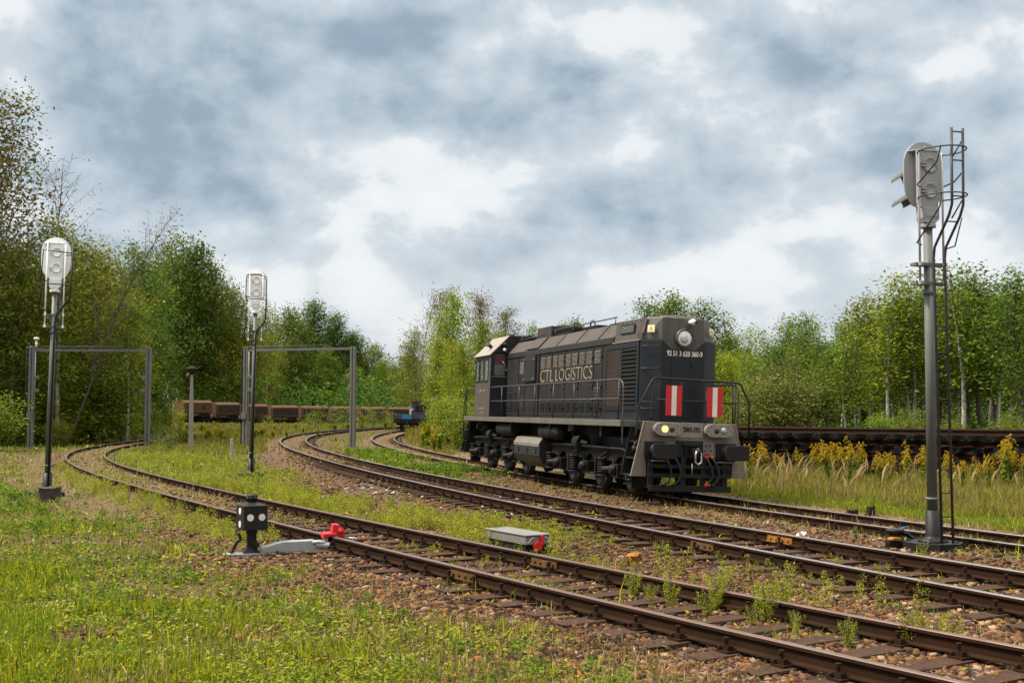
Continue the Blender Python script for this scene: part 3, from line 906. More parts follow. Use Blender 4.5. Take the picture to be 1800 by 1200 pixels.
# --- hood doors with louvres
def louvres(m, x0, x1, z0, z1, y, n):
    for i in range(n):
        z = z0 + (z1 - z0) * (i + 0.5) / n
        h = (z1 - z0) / n
        m.add([(x0, y, z - h * .32), (x1, y, z - h * .32), (x1, y - .022, z - h * .1), (x0, y - .022, z - h * .1), (x0, y, z + h * .36), (x1, y, z + h * .36)],
              [(0, 1, 2, 3), (3, 2, 5, 4), (0, 3, 4), (1, 5, 2)])
doors = [(-0.49, 0.66, [(-0.35, 0.05), (0.18, 0.59)]), (0.70, 1.80, [(0.78, 1.17), (1.29, 1.71)]), (1.84, 2.92, [(1.92, 2.31), (2.44, 2.85)]), (2.95, 4.07, [(3.04, 3.43), (3.57, 3.98)]), (4.11, 4.72, [(4.21, 4.62)])]
for x0, x1, cols in doors:
    D = b_('hood_door', 'hoodside', lambda m: m.box((x0, -0.968, 1.80), (x1, -0.951, 3.56)), 0.005)
    for a, c in cols:
        b_('louvre', 'louvre', lambda m: louvres(m, a, c, 3.14, 3.48, -0.968, 10), 0, D)
        b_('louvre', 'hoodside', lambda m: louvres(m, a, c, 1.90, 2.18, -0.968, 9), 0, D)
    if x0 > 4:
        b_('louvre', 'shutter', lambda m: louvres(m, 4.15, 4.66, 2.2, 2.53, -0.968, 9), 0, D)
    for z in (2.0, 2.55, 3.32):
        b_('hinge', 'black', lambda m: m.cyl((x1 - .015, -0.975, z - .05), (x1 - .015, -0.975, z + .05), 0.016, n=8), 0, D)
    b_('handle', 'black', lambda m: m.box((x0 + .03, -0.99, 2.62), (x0 + .06, -0.967, 2.70)), 0, D)
D = b_('hood_door', 'tank', lambda m: m.box((-1.92, -1.035, 2.80), (-0.78, -0.951, 3.58)), 0.012, LOCO, 'raised plain cabinet door behind the cab')
for z in (2.87, 3.46):
    for x in (-1.85, -0.9):
        b_('latch', 'louvre', lambda m: m.cyl((x, -1.02, z), (x, -1.07, z), 0.025, n=8), 0, D)
b_('hood_door', 'hoodside', lambda m: (m.box((-1.92, -0.967, 1.8), (-0.60, -0.951, 2.76)), m.box((-0.72, -0.985, 1.8), (-0.56, -0.951, 3.58))), 0.005)
D = b_('hood_door', 'hoodside', lambda m: m.box((-2.62, -0.967, 1.8), (-1.98, -0.951, 3.56)), 0.005)
b_('louvre', 'louvre', lambda m: louvres(m, -2.5, -2.1, 3.05, 3.42, -0.967, 9), 0, D)
b_('vent_hatch', 'void', lambda m: m.box((-2.5, -0.974, 1.95), (-2.1, -0.966, 2.35)), 0, D)
D = b_('hood_door', 'hoodside', lambda m: m.box((-3.95, -0.967, 1.8), (-2.68, -0.951, 3.56)), 0.005)
b_('louvre', 'hoodside', lambda m: louvres(m, -3.9, -3.3, 1.9, 2.5, -0.967, 12), 0, D)
b_('fold_step', 'black', lambda m: m.box((-3.25, -0.985, 1.9), (-2.85, -0.966, 2.5)), 0.005, D)
text_mesh('CTL', 'side_lettering', 0.52, 'wornletter', LOCO, (0.20, -0.974, 2.915), (R(90), 0, 0), 1.22)
text_mesh('LOGISTICS', 'side_lettering', 0.52, 'letter', LOCO, (2.52, -0.974, 2.915), (R(90), 0, 0), 3.0, 0.004, -0.008)
# --- cab
CABX0, CABX1 = -6.0, -4.05
CAB = b_('cab', 'black', lambda m: m.box((CABX0 + .06, -1.44, 1.713), (CABX1 - .06, 1.44, 1.73)))
for sd in (-1, 1):
    def f(m):
        # side wall with three window openings
        y0, y1 = (-1.5, -1.45) if sd < 0 else (1.45, 1.5)
        m.box((CABX0, y0, 1.713), (CABX1 - .05, y1, 2.84)); m.box((CABX0, y0, 3.61), (CABX1 - .05, y1, 3.70))
        for a, c in ((CABX0, -5.93), (-5.50, -5.36), (-4.98, -4.84), (-4.33, CABX1 - .05)):
            m.box((a, y0, 2.842), (c, y1, 3.608))
    b_('side_wall', 'cabbeige', f, 0.004, CAB)
def f(m):
    # front wall round the hood, window openings beside the hood; the gable follows the roof
    for sd in (-1, 1):
        a = lambda y: sd * y
        def bx(y0, y1, z0, z1): m.box((CABX1 - .05, min(a(y0), a(y1)), z0), (CABX1, max(a(y0), a(y1)), z1))
        bx(0.952, 1.5, 1.713, 3.03); bx(1.42, 1.5, 3.032, 3.70); bx(0.952, 1.0, 3.032, 3.70)
        m.prism([(a(1.5), 3.70), (a(1.5), 3.702), (a(0.92), 4.315), (a(0.0), 4.33), (a(0.0), 3.72), (a(0.95), 3.72), (a(1.0), 3.78), (a(1.36), 3.78), (a(1.42), 3.70)] if sd > 0 else
                [(a(1.5), 3.70), (a(1.42), 3.70), (a(1.36), 3.78), (a(1.0), 3.78), (a(0.95), 3.72), (a(0.0), 3.72), (a(0.0), 4.33), (a(0.92), 4.315), (a(1.5), 3.702)], 'x', CABX1 - .05, CABX1)
b_('front_wall', 'navy', f, 0, CAB)
def f(m):
    m.box((CABX0 + .001, -1.449, 1.713), (CABX0 + .05, 1.449, 2.9)); m.prism([(-1.449, 3.6), (1.449, 3.6), (1.449, 3.70), (0.90, 4.30), (-0.90, 4.30), (-1.449, 3.70)], 'x', CABX0 + .001, CABX0 + .05)
    for y in (-1.45, -0.98, 0.9, 1.38):
        m.box((CABX0 + .001, y, 2.902), (CABX0 + .05, y + .07, 3.598))
    m.box((CABX0 + .001, -0.95, 2.902), (CABX0 + .05, 0.9, 3.598))
b_('rear_wall', 'navy', f, 0, CAB)
b_('cab_interior', 'void', lambda m: (m.box((-5.9, -1.40, 1.72), (-4.2, 1.40, 2.6)), m.box((-5.3, -0.35, 2.6), (-4.9, 0.35, 3.3))), 0, CAB)
M['cabroof'] = grimy('cream_roof_paint', (0.27, 0.225, 0.18), (0.17, 0.135, 0.105), 0.35, 1.2, 0.6)
for s in (-1, 1):
    b_('cab_roof', 'cabroof', lambda m: m.prism([(s * 1.53, 3.695), (s * 0.92, 4.32), (s * 0.92, 4.36), (s * 1.57, 3.70)], 'x', CABX0 - .03, CABX1 + .03), 0, CAB)
b_('cab_roof_top', 'roofdirt', lambda m: m.prism([(-0.92, 4.325), (0.92, 4.325), (0.92, 4.362), (0.0, 4.40), (-0.92, 4.362)], 'x', CABX0 - .03, CABX1 + .03), 0, CAB)
b_('whistle', 'roofdirt', lambda m: (m.cyl((-4.95, -1.24, 4.0), (-4.78, -1.42, 4.08), 0.06), m.cyl((-4.78, -1.42, 4.08), (-4.74, -1.46, 4.1), 0.085)), 0, CAB)
b_('vent_cap', 'black', lambda m: (m.lathe([(0.09, 0), (0.12, 0.05), (0.09, 0.12), (0, 0.14)], (-5.2, -0.5, 4.38)), m.lathe([(0.09, 0), (0.13, 0.06), (0.1, 0.14), (0, 0.17)], (-3.4, -0.2, 4.19)), m.lathe([(0.09, 0), (0.12, 0.05), (0.09, 0.12), (0, 0.14)], (-2.6, -0.1, 4.19))), 0, CAB)
for a, c in ((-5.93, -5.50), (-5.36, -4.98), (-4.84, -4.33)):
    W = b_('cab_window', 'navy', lambda m: (m.box((a, -1.515, 2.84), (c, -1.48, 2.885)), m.box((a, -1.515, 3.565), (c, -1.48, 3.61)), m.box((a, -1.515, 2.885), (a + .04, -1.48, 3.565)), m.box((c - .04, -1.515, 2.885), (c, -1.48, 3.565))), 0, CAB)
    b_('pane', 'glass', lambda m: m.box((a + .04, -1.497, 2.885), (c - .04, -1.489, 3.565)), 0, W)
b_('window_post', 'navy', lambda m: m.box((-5.50, -1.506, 2.845), (-5.36, -1.4995, 3.605)), 0, CAB)
W = b_('front_window', 'black', lambda m: (m.box((CABX1 - .03, -1.42, 3.03), (CABX1 + .012, -1.0, 3.06)), m.box((CABX1 - .03, -1.42, 3.06), (CABX1 + .012, -1.39, 3.70)), m.box((CABX1 - .03, -1.03, 3.06), (CABX1 + .012, -1.0, 3.70))), 0, CAB)
b_('pane', 'glass', lambda m: m.prism([(-1.39, 3.06), (-1.03, 3.06), (-1.03, 3.74), (-1.34, 3.74), (-1.39, 3.70)], 'x', CABX1 - .02, CABX1 - .012), 0, W)
b_('sun_blind', 'maroon', lambda m: m.box((CABX1 - .011, -1.40, 3.42), (CABX1 - .003, -1.02, 3.72)), 0, W)
b_('window_sill', 'beige', lambda m: m.box((CABX1 - .02, -1.43, 2.995), (CABX1 + .03, -0.98, 3.028)), 0, W)
b_('wiper', 'chrome', lambda m: (m.tube([(CABX1 + .02, -1.12, 3.52), (CABX1 + .03, -0.96, 3.28)], 0.012, 6), m.tube([(CABX1 + .02, -0.96, 3.28), (CABX1 + .02, -1.0, 3.2)], 0.012, 6)), 0, W)
b_('flag', 'green', lambda m: m.box((CABX1 + .005, -1.07, 3.14), (CABX1 + .012, -1.03, 3.34)), 0, W)
L1 = b_('side_marker_lamp', 'black', lambda m: m.lathe([(0.055, 0), (0.07, 0.03), (0.075, 0.09), (0.06, 0.10)], (CABX1, -1.09, 4.06), (1, 0, 0)), 0, CAB)
b_('lamp_glass', 'lampred', lambda m: m.lathe([(0.06, 0.09), (0.04, 0.12), (0, 0.13)], (CABX1, -1.09, 4.06), (1, 0, 0)), 0, L1)
L1 = b_('side_marker_lamp', 'black', lambda m: m.lathe([(0.05, 0), (0.065, 0.03), (0.07, 0.09), (0.05, 0.10)], (CABX1, -1.08, 3.885), (1, 0, 0)), 0, CAB)
b_('lamp_glass', 'lampwhite', lambda m: m.lathe([(0.06, 0.09), (0.04, 0.12), (0, 0.13)], (CABX1, -1.08, 3.885), (1, 0, 0)), 0, L1)
text_mesh('TEM2-292', 'cab_number', 0.15, 'letter', CAB, (-5.08, -1.504, 2.53), (R(90), 0, 0), 0.9)
text_mesh('92513620360-9', 'cab_lettering', 0.10, 'letter', CAB, (-5.12, -1.504, 1.97), (R(90), 0, 0), 0.95)
text_mesh('P: 36', 'cab_lettering', 0.10, 'letter', CAB, (-5.05, -1.504, 1.82), (R(90), 0, 0), 0.45)
b_('short_hood', 'navy', lambda m: m.box((-7.2, -0.95, 1.713), (-6.005, 0.95, 3.0)), 0.03)
# --- fuel tank, air reservoirs
sec = [(-1.0, 0.30), (1.0, 0.30), (1.3, 0.45), (1.4, 0.65), (1.4, 0.98), (1.3, 1.13), (1.1, 1.17), (-1.1, 1.17), (-1.3, 1.13), (-1.4, 0.98), (-1.4, 0.65), (-1.3, 0.45)]
TK = b_('fuel_tank', 'tank', lambda m: m.prism(sec, 'x', -1.45, 1.05), 0.03)
b_('top_plate', 'dustyplate', lambda m: m.prism([(-1.41, 0.90), (-1.41, 0.985), (-1.308, 1.14), (-1.1, 1.178), (-1.1, 1.172), (-1.30, 1.13), (-1.402, 0.98), (-1.402, 0.90)], 'x', -1.44, 1.04), 0, TK)
for x in (-0.95, -0.05, 0.75):
    b_('gauge_glass', 'black', lambda m: m.lathe([(0.075, 0), (0.075, 0.02), (0.05, 0.025), (0.05, 0.012), (0, 0.012)], (x, -1.40, 0.80), (0, -1, 0)), 0, TK)
for x0, x1 in ((-3.6, -2.0), (0.85, 2.4)):
    def f(m):
        m.lathe([(0.05, -0.12), (0.15, -0.08), (0.21, 0.0), (0.21, x1 - x0), (0.15, x1 - x0 + .08), (0.05, x1 - x0 + .12)], (x0, -1.18, 1.335), (1, 0, 0), 20)
        for t in (0.18, 0.62):
            m.lathe([(0.222, 0), (0.222, 0.06)], (x0 + (x1 - x0) * t, -1.18, 1.335), (1, 0, 0), 20)
    b_('air_reservoir', 'bogie', f)
b_('rear_pipe', 'bogie', lambda m: m.lathe([(0.05, -0.1), (0.17, 0), (0.17, 0.7), (0.05, 0.8)], (-6.3, -1.1, 1.38), (1, 0, 0), 16))
b_('jack_pad', 'tank', lambda m: (m.box((3.35, -1.35, 1.42), (3.75, -1.15, 1.553)), m.lathe([(0.05, -0.16), (0.05, 0), (0.16, -0.03), (0.16, 0)][::-1], (3.55, -1.25, 1.42)), m.box((-5.9, -1.35, 1.45), (-5.65, -1.2, 1.553))))
# --- bogies
def coil(m, c, r, h, turns, t):
    path = [(c[0] + r * math.cos(a), c[1] + r * math.sin(a), c[2] + h * a / (2 * math.pi * turns)) for a in np.linspace(0, 2 * math.pi * turns, int(turns * 14))]
    m.tube(path, t, 6)
def wheel_mesh(m, x, y, s):
    m.lathe([(0.0, 0.02), (0.12, 0.02), (0.14, -0.03), (0.16, 0.02), (0.42, 0.03), (0.44, -0.02), (0.525, -0.02), (0.525, 0.10), (0.555, 0.105), (0.555, 0.13), (0.42, 0.13), (0.0, 0.12)], (x, y, 0.525), (0, -s, 0), 36)
for bx in (4.3, -4.3):
    def f(m):
        for s in (-1, 1):
            y0, y1 = (s * 0.99, s * 1.06) if s > 0 else (s * 1.06, s * 0.99)
            pts = [(-3.1, 0.95), (3.1, 0.95), (3.1, 0.72)]
            for ax in (2.1, 0, -2.1):
                pts += [(ax + 0.52, 0.72)] + [(ax + 0.42 * math.cos(a), 0.50 + 0.34 * math.sin(a)) for a in np.linspace(0.25, math.pi - .25, 7)] + [(ax - 0.52, 0.72)]
            pts += [(-3.1, 0.72)]
            m.prism([(bx + a, z) for a, z in pts], 'y', y0, y1)
            m.box((bx - 3.2, s * 1.03 - .09, 0.952), (bx + 3.2, s * 1.03 + .09, 1.0))
            for ax in (2.1, 0, -2.1):
                for e in (-1, 1):   # horn guides
                    m.box((bx + ax + e * 0.42 - .05, s * 1.03 - .05, 0.36), (bx + ax + e * 0.42 + .05, s * 1.03 + .05, 0.8))
                m.box((bx + ax - 0.47, s * 1.03 - .04, 0.33), (bx + ax + 0.47, s * 1.03 + .04, 0.358))
            for mx in (1.05, -1.05):
                m.tube([(bx + mx + 0.5, s * 1.12, 1.0), (bx + mx - 0.15, s * 1.14, 0.76)], 0.03, 6)
        m.box((bx - 2.8, -0.95, 0.62), (bx + 2.8, 0.95, 0.9))
        m.tube([(bx - 2.6, -1.18, 1.02), (bx + 2.5, -1.18, 1.03), (bx + 2.75, -1.1, 0.95)], 0.03, 8)
    BG = b_('bogie', 'bogie', f)
    for ax in (2.1, 0, -2.1):
        for s in (-1, 1):
            b_('wheel', 'black', lambda m: wheel_mesh(m, bx + ax, s * 0.72, s), 0, BG)
            def f(m):
                m.box((bx + ax - .17, s * 1.1 - .1, 0.38), (bx + ax + .17, s * 1.1 + .1, 0.66))
                m.lathe([(0.13, 0), (0.13, 0.1), (0.09, 0.16), (0, 0.17)], (bx + ax, s * 1.18, 0.525), (0, s, 0), 14)
                if ax != 0:
                    m.cyl((bx + ax + .1, s * 1.2, 0.56), (bx + ax - .22, s * 1.42, 0.52), 0.075, n=10)
            b_('axle_box', 'bogie', f, 0.01, BG)
        b_('axle', 'black', lambda m: m.cyl((bx + ax, -1.05, 0.525), (bx + ax, 1.05, 0.525), 0.09), 0, BG)
    for sx in (1.05, -1.05, 3.02, -3.02):
        for s in (-1, 1):
            def f(m):
                coil(m, (bx + sx, s * 1.10, 0.38), 0.125, 0.34, 5.5, 0.022)
                m.cyl((bx + sx, s * 1.10, 0.33), (bx + sx, s * 1.10, 0.365), 0.17, n=14)
                m.cyl((bx + sx, s * 1.10, 0.735), (bx + sx, s * 1.10, 0.77), 0.16, n=14)
            b_('spring', 'bogie', f, 0, BG)
    def f(m):
        x = bx - 0.65
        m.lathe([(0.05, -0.1), (0.17, -0.06), (0.19, 0), (0.19, 0.30), (0.21, 0.31), (0.21, 0.37), (0.14, 0.38), (0.10, 0.34), (0.06, 0.5), (0.05, 0.75)], (x, -1.16, 1.12), (1, 0, -0.03), 22)
    b_('brake_cylinder', 'bogie', f, 0, BG)
    for s in (-1, 1):
        b_('guard_iron', 'black', lambda m: m.box((bx + math.copysign(3.1, bx) - .06, s * 1.02 - .17, 0.16), (bx + math.copysign(3.1, bx) + .06, s * 1.02 + .17, 0.75)), 0, BG)
# --- buffer beams, steps, lamps: built for both ends
for e in (1, -1):
    mat_beam = 'beige' if e > 0 else 'black'
    X = lambda x: e * x
    def bx(m, x0, x1, y0, y1, z0, z1):
        m.box((min(X(x0), X(x1)), y0, z0), (max(X(x0), X(x1)), y1, z1))
    BB = b_('buffer_beam', mat_beam, lambda m: m.prism([(-1.09, 1.70), (1.09, 1.70), (1.22, 1.25), (1.22, 0.92), (-1.22, 0.92), (-1.22, 1.25)], 'x', X(7.95), X(8.0)), 0.01)
    for s in (-1, 1):
        def f(m):
            m.prism([(s * 1.10, 1.698), (s * 1.226, 1.25), (s * 1.226, 0.95), (s * 1.10, 0.93), (s * 1.06, 0.45), (s * 1.43, 0.45), (s * 1.20, 1.55)] if False else
                    [(s * 1.092, 1.705), (s * 1.15, 1.705), (s * 1.44, 0.46), (s * 1.06, 0.46), (s * 1.08, 0.915), (s * 1.224, 0.915), (s * 1.224, 1.25)], 'x', X(7.955), X(8.005))
        ST = b_('step_ladder', mat_beam, f, 0.006, LOCO)
        b_('step_plate', 'black', lambda m: m.prism([(s * 0.98, 1.55), (s * 1.25, 1.55), (s * 1.46, 0.46), (s * 1.06, 0.46)], 'x', X(7.42), X(7.46)), 0, ST)
        for z, w in ((0.47, 1.43), (0.85, 1.36), (1.22, 1.28)):
            b_('tread', 'tank', lambda m: bx(m, 7.462, 7.953, min(s * 0.95, s * w), max(s * 0.95, s * w), z, z + .03), 0, ST)
        # buffers
        def f(m):
            m.lathe([(0.19, 0.0), (0.19, 0.04), (0.15, 0.05), (0.15, 0.32), (0.115, 0.33), (0.115, 0.60)], (X(8.0), s * 0.885, 1.05), (e, 0, 0), 20)
            bx(m, 7.99, 8.06, s * 0.885 - .24, s * 0.885 + .24, 0.85, 1.25)
        BF = b_('buffer', 'black', f, 0)
        b_('buffer_head', 'black', lambda m: m.prism(rrect(s * 0.885 - .29, s * 0.885 + .29, 0.88, 1.22, 0.06), 'x', X(8.60), X(8.645)), 0.012, BF)
    if e < 0:
        continue
    # lamp housings with lamps
    for s, yc in ((-1, -0.60), (1, 0.66)):
        H = b_('lamp_housing', 'housing', lambda m: m.prism([(yc + 0.17 * sg + 0.175 * math.cos(a), 1.535 + 0.15 * math.sin(a)) for sg, rng in ((1, np.linspace(-math.pi / 2, math.pi / 2, 9)), (-1, np.linspace(math.pi / 2, 3 * math.pi / 2, 9))) for a in rng], 'x', 8.0, 8.16), 0.008)
        def f(m):
            for a in np.linspace(0, 2 * math.pi, 9)[:-1]:
                m.cyl((8.155, yc + 0.29 * math.cos(a), 1.535 + 0.125 * math.sin(a)), (8.168, yc + 0.29 * math.cos(a), 1.535 + 0.125 * math.sin(a)), 0.012, n=6)
        b_('screw', 'black', f, 0, H)
        lit = s < 0
        b_('lamp', 'litlamp' if lit else 'chrome', lambda m: m.lathe([(0.072, 0), (0.072, 0.012), (0.05, 0.02), (0.0, 0.025)], (8.158, yc + (-0.10 if lit else 0.10), 1.54), (1, 0, 0), 20), 0, H, LOCO and ('lit yellow lamp' if lit else 'unlit clear lamp'))
        b_('tail_lamp', 'lampred', lambda m: m.lathe([(0.062, 0), (0.062, 0.01), (0.04, 0.016), (0, 0.018)], (8.158, yc + (0.075 if lit else -0.075), 1.535), (1, 0, 0), 20), 0, H)
    b_('number_plate', 'housing', lambda m: m.box((8.0, -0.32, 1.36), (8.012, 0.30, 1.69)), 0, BB)
    text_mesh('TEM2-292', 'front_number', 0.155, 'void', BB, (8.018, 0.0, 1.54), (R(90), 0, R(90)), 0.47, 0.004, 0.003)
    b_('brake_plate', 'housing', lambda m: m.box((8.0, 0.31, 0.93), (8.01, 0.58, 1.27)), 0, BB)
    b_('oval_mark', 'void', lambda m: [m.tube([(8.013, 0.445 + 0.085 * math.cos(a), 1.18 + 0.055 * math.sin(a)) for a in np.linspace(0, 2 * math.pi, 25)], 0.005, 4)], 0, BB)
    text_mesh('OSCAN', 'brake_marking', 0.06, 'void', BB, (8.014, 0.445, 1.18), (R(90), 0, R(90)), 0.13)
    text_mesh('0.5  0.8', 'brake_marking', 0.075, 'void', BB, (8.014, 0.445, 1.075), (R(90), 0, R(90)), 0.2)
    text_mesh('MPa', 'brake_marking', 0.07, 'void', BB, (8.014, 0.42, 0.99), (R(90), 0, R(90)), 0.11)
    def f(m):
        m.box((8.0, -0.36, 0.90), (8.05, 0.31, 1.29))
        m.box((8.05, -0.22, 1.17), (8.12, 0.22, 1.25)); m.box((8.05, -0.05, 0.98), (8.35, 0.05, 1.12))
        for y in (-0.15, 0.15):
            m.cyl((8.08, y, 0.96), (8.08, y, 1.2), 0.02, n=8)
    DG = b_('draw_gear', 'black', f, 0.008)
    b_('hook', 'bogie', lambda m: m.tube([(8.3, 0, 1.05), (8.42, 0, 1.1), (8.5, 0, 1.06), (8.48, 0, 0.98), (8.42, 0, 0.98)], [0.05, 0.05, 0.045, 0.035, 0.03], 8), 0, DG)
    b_('coupling_link', 'chrome', lambda m: m.tube([(8.44, 0, 1.12), (8.46, -0.07, 1.0), (8.46, -0.075, 0.82), (8.46, 0.0, 0.77), (8.46, 0.075, 0.82), (8.46, 0.07, 1.0), (8.44, 0, 1.12)], 0.022, 8), 0, DG)
    b_('chain', 'chrome', lambda m: m.tube([(8.2, -0.03, 0.78), (8.2, -0.03, 0.5)], 0.012, 6), 0, DG)
    for y, c, red in ((-0.66, -1, False), (-0.42, -1, True), (0.36, 1, True), (0.52, 1, False)):
        HS = b_('brake_hose', 'black', lambda m: m.tube([(8.12, y, 0.93), (8.2, y, 0.86), (8.24, y + .08, 0.7), (8.25, y + .11, 0.52), (8.26, y + .02, 0.36), (8.27, y - .06, 0.30)], 0.028, 8))
        b_('hose_cock', 'red' if red else 'orange', lambda m: (m.cyl((8.02, y, 0.94), (8.16, y, 0.91), 0.035, n=8), m.box((8.1, y + .01, 0.93), (8.115, y + .03, 1.05))), 0, HS)
        b_('hose_coupling', 'red' if c > 0 and red else 'bogie', lambda m: m.cyl((8.26, y - .03, 0.33), (8.3, y - .11, 0.28), 0.035, n=8), 0, HS)
    PL = b_('pilot', 'black', lambda m: (m.box((8.14, -1.06, 0.14), (8.2, 0.96, 0.28)), m.box((8.13, -1.06, 0.45), (8.16, 0.96, 0.54)), m.box((8.11, -1.06, 0.66), (8.14, 0.96, 0.74))), 0.006)
    for y in (-1.0, -0.2, 0.3, 0.84):
        b_('pilot_bracket', 'black', lambda m: m.box((8.04, y - .06, 0.2), (8.11, y + .06, 0.93)), 0, PL)
    for y in (-0.81, 0.81):
        b_('uncoupling_bar', 'louvre', lambda m: m.tube([(8.12, y - .19, 0.82), (8.12, y + .19, 0.82)], 0.014, 6), 0, PL)
    # striped plates on the front railing
    for yc in (-0.46, 0.56):
        WP = b_('striped_plate', 'red', lambda m: m.box((8.06, yc - .195, 1.85), (8.075, yc + .195, 2.53)), 0)
        b_('white_stripe', 'cream', lambda m: m.box((8.0745, yc - .06, 1.853), (8.079, yc + .06, 2.527)), 0, WP)
# --- railings
def f(m):
    m.tube([(8.03, -1.40, 1.28), (8.03, -1.34, 1.45), (8.03, -1.33, 2.0), (8.03, -0.97, 2.66), (8.03, -0.90, 2.69), (8.03, 1.15, 2.66), (8.03, 1.23, 2.62), (8.03, 1.45, 2.2), (8.03, 1.47, 1.35)], 0.022, 8)
    m.tube([(8.03, -0.98, 2.2), (8.03, 1.16, 2.18)], 0.016, 8)
    for y in (-0.97, -0.26, 0.37, 1.10):
        m.tube([(8.03, y, 2.66), (8.03, y, 1.80), (8.0, y - .03, 1.72)], 0.018, 8)
b_('front_railing', 'black', f)
b_('step_handle', 'black', lambda m: (m.tube([(8.02, -1.3, 1.25), (8.08, -1.38, 1.2), (8.12, -1.42, 1.12)], 0.03, 8), m.cyl((8.12, -1.42, 1.0), (8.12, -1.42, 1.14), 0.05, n=10)))
for s in (-1, 1):
    def f(m):
        y = s * 1.46
        m.tube([(-4.03, y, 2.66), (7.2, y, 2.65), (7.42, y, 2.58), (7.48, y, 2.42), (7.48, y, 1.2), (7.5, y * .97, 1.08)], 0.021, 8)
        m.tube([(-4.03, y, 2.21), (7.2, y, 2.2)], 0.016, 8)
        for x in (-2.77, -0.89, 0.68, 2.37, 4.05, 5.77, 7.2):
            m.cyl((x, y, 1.70), (x, y, 2.66), 0.017, n=8)
        m.tube([(-7.3, y, 1.71), (-7.3, y, 2.62), (-7.15, y, 2.64), (-6.05, y, 2.64)], 0.02, 8)
        m.tube([(-7.3, y, 2.2), (-6.05, y, 2.2)], 0.016, 8)
        m.tube([(-7.6, y * .98, 0.9), (-7.6, y, 2.1), (-7.3, y, 2.55), (-7.1, y, 2.6)], 0.02, 8)
    b_('side_railing', 'ladder', f)
